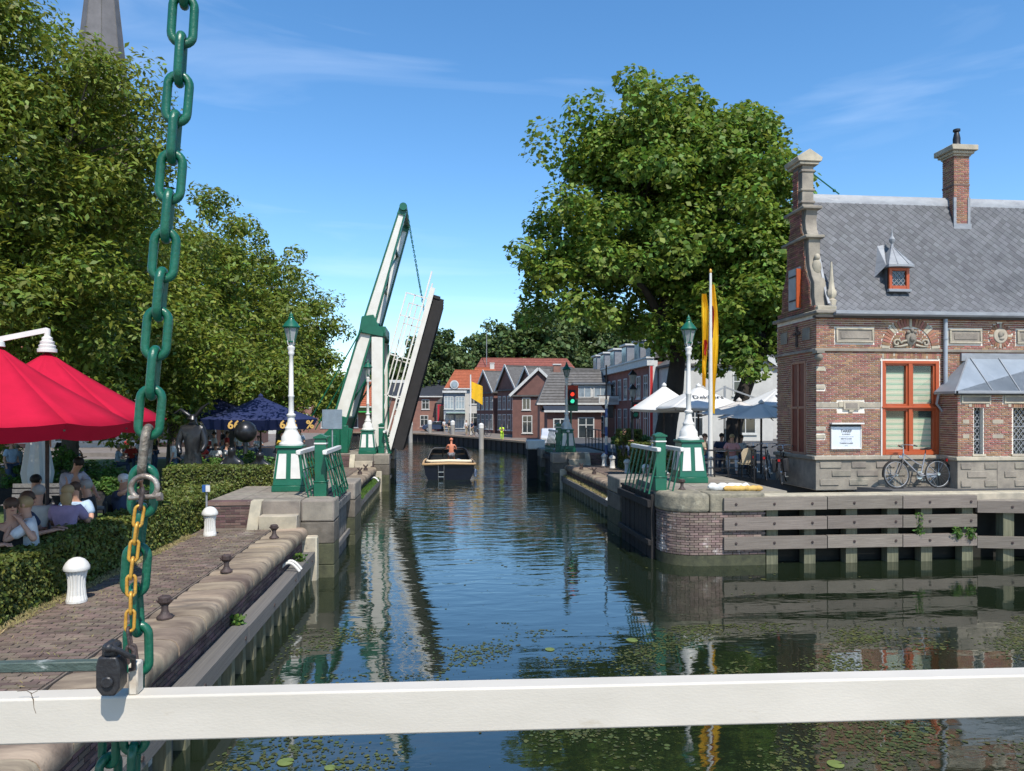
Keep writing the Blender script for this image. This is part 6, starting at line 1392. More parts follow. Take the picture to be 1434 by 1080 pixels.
for i, dx in enumerate((-1.3, .2, 1.1, 2.2, 3.4)): person('sit', pb.location + Vector((dx, 1.2, .78)), random.uniform(-1, 1), (C_R, C_W, C_BK, C_P, C_N)[i], C_J, HBR, ('passenger in red', 'passenger in white', 'passenger in black', 'passenger in pink', 'passenger in navy')[i] + ' sitting in the cream boat at the far quay', detail=False)
# a car and a van glimpsed
def car(loc, rz, m, label, s=1., van=False):
    t = thing('parked_car', loc, label, 'car', None, rz); h = 1.0 if not van else 1.5
    P = [(-2.1, .3), (-2.15, .75), (-1.9, .95), (-1.1, 1.0), (-.5, 1.45 * (h if van else 1)), (1.1, 1.47 * (h if van else 1)), (1.9, 1.0 if not van else 2.0), (2.15, .9), (2.15, .3)]
    MB().prism(P, 'y', -.85, .85).build('body', m, t, local=True, bevel=.08, segs=2)
    MB().prism([(-1.0, 1.02), (-.5, 1.38 * (h if van else 1)), (1.05, 1.40 * (h if van else 1)), (1.6, 1.03)], 'y', -.87, .87).build('side_glass', GLASS, t, local=True)
    for x in (-1.35, 1.35):
        for y in (-.82, .82):
            w = MB().cyl((x, y - .1, .32), (x, y + .1, .32), .32, n=18).build('wheel', RUBBER, t, local=True); MB().cyl((x, y - .11, .32), (x, y + .11, .32), .19, n=14).build('rim', CHROME, w, local=True)
    for y in (-.6, .6): MB().box(-2.18, -2.1, y - .2, y + .2, .62, .78).build('headlight', TRIM, t, local=True, bevel=.02)
    return t
car(G(611, 605, 1.15) + Vector((0, 3, 0)), R(8), mat('dark_blue_car', (.03, .05, .09), .25, (.025, .04, .08), 1, coat=.6), 'dark blue parked car before the brown brick building')
car(Vector((21.6, 40, 1.8)), R(85), mat('blue_van', (.09, .16, .26), .25, (.08, .14, .24), 1, coat=.6), 'blue parked van glimpsed behind the flag pole and dark parasols', van=True)
car(Vector((8.9, 58.0, 1.15)), R(80), mat('silver_car', (.5, .52, .55), .3, (.42, .44, .47), 1, coat=.6), 'silver parked car beside the far right lock head')

# ---------------------------------------------------------------- bicycles
def bicycle(loc, rz, fm, label, lean=0., bag=None, group='parked bicycles', far=False):
    t = thing('bicycle', loc, label, 'bicycle', group); t.rotation_euler = (lean, 0, rz); r = .345; F, B_ = (-.58, 0, r), (.56, 0, r)
    for nm, c in (('wheel', F), ('wheel', B_)):
        w = MB().tube([(c[0] + r * math.cos(a), 0, c[2] + r * math.sin(a)) for a in np.linspace(0, 2*math.pi, 28, endpoint=False)], .019, 7, closed=True).build('wheel', RUBBER, t, local=True, smooth=60)
        MB().tube([(c[0] + (r-.028) * math.cos(a), 0, c[2] + (r-.028) * math.sin(a)) for a in np.linspace(0, 2*math.pi, 28, endpoint=False)], .009, 5, closed=True).build('rim', LEAD, w, local=True, smooth=60)
        s = MB()
        for k in range(18): a = 2*math.pi*k/18; s.tube([(c[0] + .02*math.cos(a+.6), .018*(1 if k % 2 else -1), c[2] + .02*math.sin(a+.6)), (c[0] + (r-.03)*math.cos(a), 0, c[2] + (r-.03)*math.sin(a))], .0022, 3, caps=False)
        s.cyl((c[0], -.04, c[2]), (c[0], .04, c[2]), .028 if c is F else .04, n=8); s.build('spokes', CHROME, w, local=True)
    bb = (.08, 0, .30); hd, hl = (-.36, 0, .88), (-.39, 0, .74); st = (.24, 0, .86)
    f = MB().tube([hd, hl], .022, 8).tube([hl, (-.05, 0, .42), bb], .022, 8).tube([(-.365, 0, .86), (.0, 0, .62), (.15, 0, .55)], .016, 8).tube([bb, st], .018, 8).tube([bb, B_], .013, 6).tube([(.19, 0, .68), B_], .010, 6); f.build('frame', fm, t, local=True, smooth=60)
    MB().tube([hl, (-.42, .05, .66), (-.50, .055, .50), (F[0], .055, F[2])], .013, 6).tube([hl, (-.42, -.05, .66), (-.50, -.055, .50), (F[0], -.055, F[2])], .013, 6).build('fork', BLACK, t, local=True)
    MB().tube([hd, (-.35, 0, 1.03), (-.40, 0, 1.08)], .014, 8).tube([(-.18, -.29, 1.04), (-.30, -.27, 1.07), (-.41, -.12, 1.09), (-.42, 0, 1.08), (-.41, .12, 1.09), (-.30, .27, 1.07), (-.18, .29, 1.04)], .011, 8).build('handlebar', CHROME, t, local=True, smooth=60)
    MB().tube([(-.18, -.29, 1.04), (-.28, -.275, 1.066)], .018, 8).tube([(-.18, .29, 1.04), (-.28, .275, 1.066)], .018, 8).build('grips', RUBBER, t, local=True)
    MB().tube([st, (.26, 0, .95)], .013, 6).sph((.32, 0, .99), (.10, .09, .035), 10, 6).sph((.20, 0, .98), (.10, .035, .025), 8, 6).build('saddle', BLACK, t, local=True)
    def mud(c, a0, a1):
        m_ = MB(); A = np.linspace(R(a0), R(a1), 12); rr = r + .035
        for a, b in zip(A[:-1], A[1:]): m_.beam((c[0] + rr*math.cos(a), 0, c[2] + rr*math.sin(a)), (c[0] + rr*math.cos(b), 0, c[2] + rr*math.sin(b)), .055, .006, up=(math.cos(a), 0, math.sin(a)))
        m_.build('mudguard', BLACK, t, local=True, smooth=60)
    mud(F, 35, 190); mud(B_, -20, 140)
    MB().box(.0, .56, .03, .055, .25, .37).build('chain_guard', fm if not far else BLACK, t, local=True, bevel=.02)
    m_ = MB().box(.34, .80, -.07, -.05, .735, .75).box(.34, .80, .05, .07, .735, .75).box(.34, .36, -.05, .05, .735, .75).box(.78, .80, -.05, .05, .735, .75).box(.5, .52, -.05, .05, .735, .75).tube([(.75, .06, .74), (B_[0], .06, B_[2])], .006, 5).tube([(.75, -.06, .74), (B_[0], -.06, B_[2])], .006, 5); m_.build('carrier', BLACK, t, local=True)
    MB().tube([(.08, -.07, .30), (.08, .07, .30)], .012, 6).tube([(.08, .07, .30), (.20, .07, .20)], .010, 6).tube([(.08, -.07, .30), (-.04, -.07, .40)], .010, 6).box(.15, .26, .07, .15, .185, .205).box(-.10, .01, -.15, -.07, .39, .41).cyl((.08, .035, .30), (.08, .045, .30), .085, n=16).build('crankset', CHROME, t, local=True)
    MB().cyl((-.50, 0, .78), (-.43, 0, .78), .035, n=10).build('headlamp', CHROME, t, local=True); MB().box(.80, .83, -.03, .03, .66, .73).build('tail_light', mat('tail_red', (.4, .01, .01), .3), t, local=True)
    MB().tube([(.30, -.04, .32), (.38, -.18, .01)], .008, 5).build('kickstand', BLACK, t, local=True)
    if bag:
        for s in (-1, 1): MB().box(.40, .78, s*.15 - .06, s*.15 + .06, .36, .74).build('pannier', bag, t, local=True, bevel=.03, segs=2)
    return t
bk = bicycle((12.98, 18.95, 1.8), R(2), mat('dull_silver', (.34, .34, .35), .4, (.26, .26, .27), 6, metal=.5), 'silver framed city bicycle leaning in front of the orange window', lean=R(-5)); bk.scale = (1.08,) * 3
for (px, py, rz, lb, bag) in ((1098, 676, 58, 'black bicycle with dark panniers beside the shaded house wall, nearest of the row', C_BK), (1076, 671, 60, 'black bicycle in the middle of the row by the railing', None), (1058, 669, 66, 'black bicycle behind the railing end, farthest of the row', None)):
    g = G(px, py, 1.8); bicycle((g.x, g.y, 1.8), R(180 + rz), BLACKG, lb, lean=R(4), bag=bag)
for px, py, lb in ((668, 611, 'bicycle parked on the far quay left of the hi-vis worker'), (676, 612, 'second bicycle parked on the far quay left of the hi-vis worker')):
    g = G(px, py, 1.2); bicycle(g, R(random.uniform(-30, 30)), BLACK, lb, far=True, group='bicycles on the far quay')
# ---------------------------------------------------------------- parasols
def parasol(c, R_, za, zr, m, label, n=8, rot=10., group=None, val=.0, vm=None, pole=True, top=None, droop=.10, seam=True, cat='parasol', pm=None):
    t = thing('parasol', (c[0], c[1], c[2]), label, cat, group); x, y, g = c
    for k in range(n):
        a0, a1 = R(rot) + 2*math.pi*k/n, R(rot) + 2*math.pi*(k+1)/n; P = []; ns = 6
        for i in range(ns + 1):
            f = i / ns
            for j in range(5):
                u = j / 4; a = a0 + (a1 - a0) * u; rad = R_ * (1 - (1 - math.cos((u - .5) * (a1 - a0))) ) / math.cos((u - .5) * (a1 - a0)) * math.cos(math.pi / n) if False else None
                p0 = Vector((math.cos(a0), math.sin(a0), 0)); p1 = Vector((math.cos(a1), math.sin(a1), 0)); p = p0.lerp(p1, u) * R_ * f
                sag = -droop * math.sin(math.pi * f) * .35 - .07 * math.sin(math.pi * u) * f * (1 - .3 * f)
                P.append((x + p.x, y + p.y, za - (za - zr) * f ** .97 + sag))
        F = []
        for i in range(ns):
            for j in range(4): F.append((i*5+j, (i+1)*5+j, (i+1)*5+j+1, i*5+j+1))
        o = MB().add(P, F).build('canopy_panel', m, t, smooth=70); sm = o.modifiers.new('cloth', 'SOLIDIFY'); sm.thickness = .006
        if val:
            b = P[-5:]; V = b + [(q[0] + (x - q[0]) * .10, q[1] + (y - q[1]) * .10, q[2] - val) for q in b]; MB().add(V, [(i, i+1, 6+i, 5+i) for i in range(4)]).build('valance', vm or m, t, smooth=0).modifiers.new('cloth', 'SOLIDIFY').thickness = .005
        MB().beam((x, y, za - .20), (P[-5][0] + (x - P[-5][0]) * .03, P[-5][1] + (y - P[-5][1]) * .03, P[-5][2] - .10), .02, .02).build('rib', IRON, t, smooth=0)
    if pole: MB().cyl((x, y, g), (x, y, za), .035, n=10).build('pole', pm or IRON, t)
    MB().lathe(top or [(.10, -.02), (.09, .04), (.03, .09), (.0, .12)], (x, y, za), 12).build('finial', WHITE if m is RED else m, t)
    return t
RG = 'red parasols over the left terrace'
parasol((-6.0, 10.7, 1.2), 1.66, 4.77, 3.72, RED, 'red parasol nearest the camera at the left edge', 8, 10, RG, .20)
t = parasol((-7.0, 14.0, 1.2), 1.95, 4.95, 3.74, RED, 'second red parasol with ribbed white top and arm behind the nearest one', 8, 14, RG, .20, top=[(.16, -.02), (.16, .04), (.13, .05), (.14, .10), (.11, .12), (.12, .17), (.085, .19), (.09, .24), (.05, .27), (.05, .40), (0, .42)])
MB().beam((-7.0, 14.0, 5.33), (-8.3, 13.4, 4.92), .07, .09).build('arm', WHITE, t)
parasol((-9.3, 12.0, 1.2), 1.7, 4.80, 3.75, RED, 'red parasol mostly outside the left edge', 8, 0, RG, .20)
parasol((-9.2, 9.4, 1.2), 1.7, 4.80, 3.75, RED, 'added unseen red parasol outside the left edge, shading the front guests', 8, 0, RG, .20)  # extra parasol out of view, added to cast shade on the terrace guests
# navy parasol with gold print
p = Q(365, 556, 30); t = parasol((p.x, 30, 1.2), 2.9, 4.50, 3.62, NAVY, 'large navy parasol with gold lettering behind the lime trunks', 4, 58, None, .38)
GOLDL = mat('gold_print', (.62, .38, .10), .5)
a0, a1 = R(58 + 180), R(58 + 270); q0 = Vector((math.cos(a0), math.sin(a0), 0)) * 2.9; q1 = Vector((math.cos(a1), math.sin(a1), 0)) * 2.9
for f, tx in ((.74, '666'), (.93, '%'), (.30, '666')):
    c = q0.lerp(q1, f) if q1.x > q0.x else q1.lerp(q0, f); dd = (q1 - q0) if q1.x > q0.x else (q0 - q1)
    nn = Vector((dd.y, -dd.x, 0)).normalized()
    put_text(tx, .42, Vector((p.x, 30, 3.27)) + c + nn * .03, (R(90), 0, math.atan2(dd.y, dd.x)), GOLDL, t, bold=.012)
p = Q(300, 575, 36); parasol((p.x, 36, 1.2), 2.6, 4.6, 3.8, NAVY, 'second navy parasol behind the standing black statue', 4, 50, None, .3)
# white and dark parasols of the right terrace
WG = 'white parasols of the right terrace'
def wp(px, Y, za, zr, R_, rot, lb, m=WHITEC, txt=True, n=4, g=WG):
    p = Q(px, 545, Y); t = parasol((p.x, Y, 1.8), R_, za, zr, m, lb, n, rot, g, .10 if m is WHITEC else .0, droop=.05)
    if txt:
        a = R(-90); zc = zr + (za - zr) * .42; sl = math.atan2(za - zr, R_ * math.cos(math.pi / n)); off = R_ * math.cos(math.pi / n) * .58
        put_text('Dekkers', .34, (p.x + .1, Y - off - .03, zc - .02), (sl + .02, 0, 0), BLK, t, bold=0, ext=.004)
    return t
wp(978, 27.0, 4.85, 4.05, 1.95, 45, 'white lettered parasol right behind the lamp and flag pole')
wp(930, 29.0, 4.95, 4.0, 1.9, 30, 'tilted looking white parasol left of the lamp post', txt=False)
wp(1092, 26.0, 4.80, 4.1, 1.9, 45, 'white lettered parasol partly hidden by the lock house')
GG = 'dark grey parasols of the right terrace'
wp(1066, 23.8, 4.18, 3.70, 1.5, 20, 'dark grey parasol nearest the lock house wall', GREYC, False, 6, GG)
wp(1035, 25.5, 4.28, 3.82, 1.6, 5, 'dark grey parasol behind the nearest grey one', GREYC, False, 6, GG)
# parasol arm frame
t = thing('awning_frame', (Q(1015, 560, 28).x, 28, 1.8), 'white folding frame between the white parasols', 'frame'); x = t.location.x
MB().cyl((x, 28, 1.8), (x, 28, 4.9), .05, n=8).beam((x, 28, 4.85), (x - .9, 28, 4.4), .05, .06).beam((x, 28, 4.85), (x + 1.6, 28, 4.3), .05, .06).build('frame', LEAD, t)
# ---------------------------------------------------------------- flag poles
fp = G(995, 667, 1.8); t = thing('flag_pole', fp, 'tall white flag pole with limp yellow and red flag beside the right lamp', 'flag pole'); x, y, g = fp
MB().lathe([(.085, 0), (.085, .4), (.065, 3.0), (.04, 6.55)], tuple(fp), 14).build('pole', WHITE, t, smooth=50); MB().lathe([(.035, 6.55), (.05, 6.6), (.04, 6.66), (0, 6.70)], tuple(fp), 10).build('knob', GOLD, t)
YEL = mat('flag_yellow', (.80, .50, .015), .8, (.72, .44, .012), 3, trans=.25); FRED = mat('flag_red', (.50, .03, .02), .8, (.45, .025, .02), 3, trans=.2)
def limp(name, x0, x1, z0, z1, m, ph, n=14, k=10, yy=.09):
    V = []; F = []
    for i in range(n + 1):
        f = i / n; z = z1 + (z0 - z1) * f; sp_ = .55 + .45 * math.sin(math.pi * min(f * 1.3, 1))
        for j in range(k + 1):
            u = j / k; xx = x0 + (x1 - x0) * u * sp_; V.append((x + xx, y + yy + .045 * math.sin(u * 15 + ph + f * 3) + .02 * math.sin(f * 9 + u * 4), z + (u - .5) * .10 * math.sin(f * 5)))
    for i in range(n):
        for j in range(k): F.append((i*(k+1)+j, (i+1)*(k+1)+j, (i+1)*(k+1)+j+1, i*(k+1)+j+1))
    o = MB().add(V, F).build(name, m, fl, smooth=80); return o
fl = thing('flag', (x, y + .1, 3.6), 'limp yellow flag with red emblem hanging behind the tall white pole', 'flag')
limp('yellow_cloth', .01, .30, 3.85, 8.0, YEL, 0); limp('yellow_cloth', -.24, -.01, 4.7, 7.7, YEL, 2, yy=.12); limp('red_band', .05, .12, 6.3, 7.3, FRED, 1, 6, 6, yy=.03); limp('red_band', -.20, -.08, 5.7, 6.2, FRED, 3, 3, 4, yy=.04)
fp2 = G(659, 609, 1.2); t = thing('flag_pole', fp2, 'distant white flag pole on the far quay', 'flag pole'); MB().lathe([(.12, 0), (.08, 7.2)], tuple(fp2), 8).build('pole', WHITE, t)
x, y, g = fp2; fl = thing('flag', (x + .6, y, g + 4.0), 'distant yellow flag with dark emblem flying on the far quay', 'flag')
V = []; F = []
for i in range(9):
    for j in range(7): u = i / 8; v = j / 6; V.append((x + .1 + 1.35 * u, y + .16 * math.sin(u * 6 + v), g + 6.4 - 2.0 * v - .6 * u - .25 * v * u))
for i in range(8):
    for j in range(6): F.append((i*7+j, i*7+j+1, (i+1)*7+j+1, (i+1)*7+j))
MB().add(V, F).build('yellow_cloth', mat('flag_print', (.75, .44, .015), .8, (.70, .40, .012), 3, dirt=(.16, .10, .04), dscale=.75, dthr=.53), fl, smooth=80)
# ---------------------------------------------------------------- traffic lights, lamps and posts at the far right lock head
def head_light(t, x, y, z, lit):
    MB().box(x - .17, x + .17, y - .12, y + .12, z, z + .78).build('housing', BLACK, t, bevel=.02)
    for zz, nm, c in ((z + .56, 'red_lens', (.9, .05, .02)), (z + .20, 'green_lens', (.05, .75, .45))):
        on = nm[:3] in lit; m = mat(nm + ('_lit' if on else '_dark'), tuple(v * .3 for v in c), .3, emit=(*c, .9) if on else None)
        MB().cyl((x, y - .15, zz), (x, y - .12, zz), .11, n=16).build(nm, m, t); MB().tube([(x + .12 * math.cos(a), y - .20, zz + .12 * math.sin(a)) for a in np.linspace(0, math.pi, 9)], .02, 5).build('visor', BLACK, t)
p = Q(800, 556, 38.5); t = thing('traffic_light', (p.x, 38.5, 1.8), 'boat traffic light showing red above green beside the far right lamp', 'traffic light'); MB().cyl((p.x, 38.6, 1.8), (p.x, 38.6, 4.9), .05, n=8).build('pole', GREEN, t)
MB().box(p.x - .36, p.x + .36, 38.42, 38.46, p.z - .10, p.z + .60).build('red_board', mat('board_red', (.55, .05, .02), .5), t); MB().box(p.x - .34, p.x + .34, 38.42, 38.46, p.z - .75, p.z - .12).build('dark_board', GREEN, t); head_light(t, p.x, 38.3, p.z - .42, ('red', 'gre'))
p = Q(889, 573, 34); t = thing('traffic_light', (p.x, 34, 1.8), 'dark road traffic light with red figure below the double lamp', 'traffic light'); MB().cyl((p.x - .1, 34.1, 1.8), (p.x - .1, 34.1, 4.6), .05, n=8).build('pole', BLACK, t); head_light(t, p.x, 34, p.z - .45, ('red',))
p = Q(886, 530, 35); t = thing('double_lamp', (p.x, 35, 1.8), 'black street lamp with two lanterns above the red pedestrian light', 'street lamp')
x = p.x; MB().lathe([(.12, 1.8), (.08, 2.4), (.05, 2.6), (.04, 5.0)], (x, 35, 0), 10).build('column', BLACK, t)
for z in (4.55, 5.25): 
    MB().lathe([(.10, z), (.20, z + .42)], (x, 35, 0), 6).build('lantern_glass', MATS['lantern_glass'], t, smooth=0); MB().lathe([(.24, z + .42), (.10, z + .58), (.02, z + .68)], (x, 35, 0), 6).build('lantern_roof', BLACK, t, smooth=0)
p = Q(849, 600, 36); t = thing('striped_post', (p.x, 36, 1.8), 'tall thin blue and white post behind the hedge on the right', 'post')
for k in range(6): MB().cyl((p.x, 36, 1.8 + k * .45), (p.x, 36, 2.25 + k * .45), .07, n=8).build('band', (mat('post_blue', (.05, .10, .28), .4), WHITE)[k % 2], t)
MB().cyl((p.x, 36, 4.5), (p.x, 36, 6.2), .04, n=6).build('upper_pole', IRON, t); MB().box(p.x, p.x + .35, 35.95, 36.05, 3.6, 4.2).build('lamp_box', BLACK, t)
p = G(747, 625, 1.8); t = thing('pier_fender', (5.5, 43.3, 1.8), 'white topped dark fender box at the end of the far right pier', 'fender'); MB().box(5.15, 6.1, 42.9, 43.6, -.5, 1.7).build('box', TAR, t, bevel=.03); MB().box(5.1, 6.15, 42.85, 43.65, 1.7, 2.25).build('white_top', WHITE, t, bevel=.05)
# railings
def railing(a, b, h, m, label, posts=7, z=1.8, mid=2, cat='railing'):
    a = Vector((*a, z)); b = Vector((*b, z)); t = thing('railing', (a + b) / 2, label, cat); up = Vector((0, 0, h))
    MB().beam(a + up, b + up, .05, .05).build('top_rail', m, t, smooth=0)
    for k in range(1, mid): MB().beam(a + up * k / mid, b + up * k / mid, .03, .03).build('mid_rail', m, t, smooth=0)
    MB().beam(a + up * .08, b + up * .08, .03, .03).build('bottom_rail', m, t, smooth=0)
    for k in range(posts): p = a.lerp(b, k / (posts - 1)); MB().cyl(p, p + up * 1.03, .028, n=8).build('post', m, t)
    return t
ra = G(905, 668, 1.8); rb = G(1058, 668, 1.8); railing((ra.x, ra.y), (rb.x, rb.y), .85, BLACK, 'low black railing between the quay and the right terrace', 9, mid=3)
railing((9.2, 20.9), (10.1, 23.5), .95, BLACK, 'black diagonal bicycle rail beside the lock house', 4)
railing((8.6, 38.5), (8.8, 44), 1.1, BLACK, 'black railing by the far traffic light', 6)
railing((-8.5, 36.0), (-6.2, 36.5), 1.0, IRON, 'dark low barrier beside the bridge foot', 4, z=1.2)
# chairs and tables
def chair(loc, rz, label, m=None, g=None):
    m = m or mat('rattan', (.46, .38, .26), .8, (.34, .27, .17), 30); t = thing('chair', loc, label, 'chair', g, rz)
    MB().box(-.22, .22, -.22, .22, .42, .47).build('seat', m, t, local=True, bevel=.01)
    m_ = MB(); P = [(-.21, .46), (.21, .46), (.23, .80), (.15, .92), (0, .95), (-.15, .92), (-.23, .80)]; m_.prism(P, 'y', .20, .235); m_.build('backrest', m, t, local=True, bevel=.01)
    for x in (-.19, .19):
        for y in (-.19, .19): MB().cyl((x, y, 0), (x * .95, y * .95, .43), .014, n=6).build('leg', BLACK, t, local=True)
    return t
CG = 'rattan chairs of the right terrace'; c0 = None
for px, py, rz, lb in ((1045, 669, 175, 'rattan chair with pale oval back beside the woman in pink'), (1025, 0, -20, 'rattan chair under the woman in pink'), (1008, 0, -10, 'rattan chair between flag pole and the woman in pink')):
    g = G(px, py, 1.8) if py else Q(px, 600, 24.2 if px > 1020 else 25.4); g.z = 1.8
    if c0 is None: c0 = chair(g, R(rz), lb, None, CG)
    else: copy_tree(c0, None, g, R(rz), lb)
def table(loc, label, m=None, g=None, r=.38, z=.74):
    t = thing('table', loc, label, 'table', g); m = m or TRIM
    MB().lathe([(r, z), (r, z + .03)], (0, 0, 0), 20).build('tabletop', m, t, local=True, bevel=.004); MB().cyl((0, 0, .02), (0, 0, z), .03, n=8).build('column', BLACK, t, local=True); MB().lathe([(.24, 0), (.22, .025), (.03, .04)], (0, 0, 0), 14).build('foot', BLACK, t, local=True); return t
g = G(1018, 664, 1.8); table(g + Vector((.1, .5, 0)), 'small table before the woman in pink on the right terrace')
TGm = mat('terrace_table', (.30, .27, .25), .6, (.22, .2, .18), 4)
c1 = chair(Vector((-7.0, 10.2, 1.2)), R(35), 'dark terrace chair under the woman in black', BLACK, 'dark chairs of the left terrace')
tb = None
for px, py, zz, lb in ((20, 746, .75, 'grey table in front of the woman in black at the left edge'), (66, 735, .75, 'grey table with paper napkins between the left guests'), (118, 713, .75, 'grey table with orange drink in front of the grey haired guest'), (178, 704, .75, 'grey table in front of the man in the white cap')):
    g = G(px, py, 1.2 + zz); g.z = 1.2
    if tb is None: tb = table(g, lb, TGm, 'tables of the left terrace')
    else: copy_tree(tb, None, g, 0, lb)
    if px == 118:
        d = thing('drinking_glass', (g.x, g.y, 1.98), 'glass of orange drink on a left terrace table', 'glass'); MB().lathe([(.03, 0), (.035, .12)], (0, 0, 0), 10).build('tumbler', GLASSL, d, local=True); MB().lathe([(.031, .005), (.034, .09)], (0, 0, 0), 10).build('juice', mat('orange_juice', (.8, .32, .02), .3), d, local=True).scale = (1.03, 1.03, 1)
        d = thing('bottle', (g.x + .12, g.y, 1.98), 'small clear bottle beside the orange drink', 'bottle'); MB().lathe([(.028, 0), (.028, .13), (.012, .18), (.012, .22)], (0, 0, 0), 10).build('bottle_body', GLASSL, d, local=True)
for (px, py, rz, lb) in ((95, 690, 185, 'dark chair under the guest with long blond hair'), (55, 690, 190, 'dark chair under the grey haired guest in stripes'), (130, 681, -70, 'dark chair under the guest with raised forearm'), (168, 673, 75, 'dark chair under the man in the white cap'), (108, 684, 10, 'dark chair under the woman in light blue'), (45, 706, -60, 'dark chair under the guest in the white shirt')):
    p = G(px, py, 2.45); copy_tree(c1, None, (p.x, p.y, 1.2), R(rz), lb)
# sandwich board, planters, screens, covered heater
g = G(22, 672, 1.2); t = thing('sandwich_board', (-13.6, 19.2, 1.2), 'orange framed menu board standing at the left edge', 'sandwich board'); ORB = mat('orange_wood', (.62, .26, .07), .7, (.5, .2, .05), 5)
for s in (-1, 1): MB().beam((-.32, s * .30, 0), (-.32, s * .03, 1.35), .05, .05).beam((.32, s * .30, 0), (.32, s * .03, 1.35), .05, .05).box(-.32, .32, min(s * .02, s * .08), max(s * .02, s * .08), 1.08, 1.35).build('frame', ORB, t, local=True)
MB().add([(-.29, -.27, .25), (.29, -.27, .25), (.29, -.10, 1.08), (-.29, -.10, 1.08)], [(0, 1, 2, 3)]).build('blackboard', BLACK, t, local=True, smooth=0).modifiers.new('s', 'SOLIDIFY').thickness = .02
def planter(c, w, d, h, label, m=TAR):
    t = thing('planter', (c[0], c[1], 1.2), label, 'planter'); MB().box(-w/2, w/2, -d/2, d/2, 0, h).build('box', m, t, local=True, bevel=.02); MB().box(-w/2 + .05, w/2 - .05, -d/2 + .05, d/2 - .05, h, h + .02).build('soil', mat('soil', (.03, .025, .02), .95), t, local=True)
    C_, P, N_ = clump_points([(0, 0, h + .1, w/2, d/2, .25)], 20, .14, int(900 * w), int(abs(c[0] * 10))); leaves(P, N_, .10, LEAFP, 'plants', t); return t
planter((-9.0, 20.6), 2.6, .5, .55, 'long dark planter box between the guests and the standing statue'); planter((-8.0, 23.6), .8, .6, .7, 'square dark planter with rust coloured plant beside the seated statues'); planter((-11.8, 22.5), 2.4, .5, .5, 'long dark planter behind the man in the white cap')
t = thing('closed_parasol', (-11.0, 21.5, 1.2), 'folded grey parasol hanging beside the lime trunk', 'parasol'); m_ = MB(); m_.lathe([(.30, .7), (.34, 1.0), (.22, 1.9), (.12, 2.6), (.05, 2.9)], (0, 0, 0), 16, flute=.18, fr=(.6, 2.7)); m_.build('cloth', GREYC, t, local=True, smooth=60); MB().cyl((0, 0, 0), (0, 0, 3.0), .03, n=8).build('pole', IRON, t, local=True)
t = thing('bench', (-9.7, 18.9, 1.2), 'grey slatted bench behind the hedge near the shackle', 'bench')
for k in range(4): MB().box(-.7, .7, -.2 + k * .11, -.11 + k * .11, .43, .46).build('slat', TIMBY, t, local=True)
for k in range(3): MB().box(-.7, .7, .26 + k * .02, .28 + k * .02, .55 + k * .13, .65 + k * .13).build('slat', TIMBY, t, local=True)
for x in (-.6, .6): MB().box(x - .03, x + .03, -.2, .24, 0, .43).build('leg', BLACK, t, local=True)
# ---------------------------------------------------------------- dark sculptures
p = Q(270, 600, 24.0); t = thing('standing_statue', (p.x, 24.0, 1.2), 'tall dark bronze standing figure with outstretched horn shapes behind the left hedge', 'statue'); s = 1.0
nodes = [((0,0,1.15),(.17,.13)), ((0,0,1.45),(.24,.17)), ((0,0,1.95),(.31,.22)), ((0,0,2.25),(.13,.12)), ((0,0,2.45),(.15,.16)), ((0,0,2.62),(.10,.11)), ((-.30,0,2.15),.13), ((-.42,-.05,1.65),.10), ((-.30,-.22,1.35),.07), ((.30,0,2.15),.13), ((.40,-.05,1.65),.10), ((.30,-.22,1.40),.07), ((-.15,0,1.0),.16), ((-.18,-.05,.62),.14), ((-.2,.0,.15),.09), ((-.2,-.2,.05),.08), ((.15,0,1.0),.16), ((.20,-.10,.62),.13), ((.2,.0,.15),.09), ((.2,-.2,.05),.08)]
ed = [(0,1),(1,2),(2,3),(3,4),(4,5),(2,6),(6,7),(7,8),(2,9),(9,10),(10,11),(0,12),(12,13),(13,14),(14,15),(0,16),(16,17),(17,18),(18,19)]
o = bpy.data.objects.new('figure', skinmesh('figure', nodes, ed, BRONZE, lv=2)); COL.objects.link(o); o.parent = t
MB().tube([(-.1, 0, 2.55), (-.35, -.05, 2.75), (-.55, -.05, 2.62)], [.07, .05, .02], 8).tube([(.1, 0, 2.55), (.3, -.05, 2.8), (.5, -.05, 2.95)], [.07, .05, .02], 8).sph((0, -.10, 2.42), (.05, .06, .05), 8, 6).build('horns', BRONZE, t, local=True, smooth=60)
p = Q(345, 640, 25.0); t = thing('statue_group', (p.x, 25.0, 1.2), 'group of dark bronze seated figures, one balancing a large sphere, behind the left hedge', 'statue')
def fig(nm, dx, hs, sph=0, fl=1):
    nodes = [((dx,0,.45),(.22,.18)), ((dx,.02,.8),(.24,.18)), ((dx,-.03,1.10),(.26,.18)), ((dx,-.05,1.30),(.11,.11)), ((dx,-.08,1.48),(.15,.16)), ((dx,-.06,1.62),(.10,.11)), ((dx-.28,-.05,1.05),.11), ((dx-.42,-.25,.78),.09), ((dx-.25,-.42,.62),.07), ((dx+.28,-.05,1.05),.11), ((dx+.42,-.25,.80),.09), ((dx+.25,-.45,.70),.07), ((dx-.20,-.15,.42),.15), ((dx-.35*fl,-.55,.55),.13), ((dx-.38*fl,-.60,.10),.10), ((dx+.20,-.15,.42),.15), ((dx+.32,-.55,.50),.13), ((dx+.34,-.62,.10),.10)]
    nodes = [((n[0][0], n[0][1], n[0][2] * hs), n[1]) for n in nodes]; ed = [(0,1),(1,2),(2,3),(3,4),(4,5),(2,6),(6,7),(7,8),(2,9),(9,10),(10,11),(0,12),(12,13),(13,14),(0,15),(15,16),(16,17)]
    o = bpy.data.objects.new(nm, skinmesh(nm, nodes, ed, BRONZE, lv=2)); COL.objects.link(o); o.parent = t
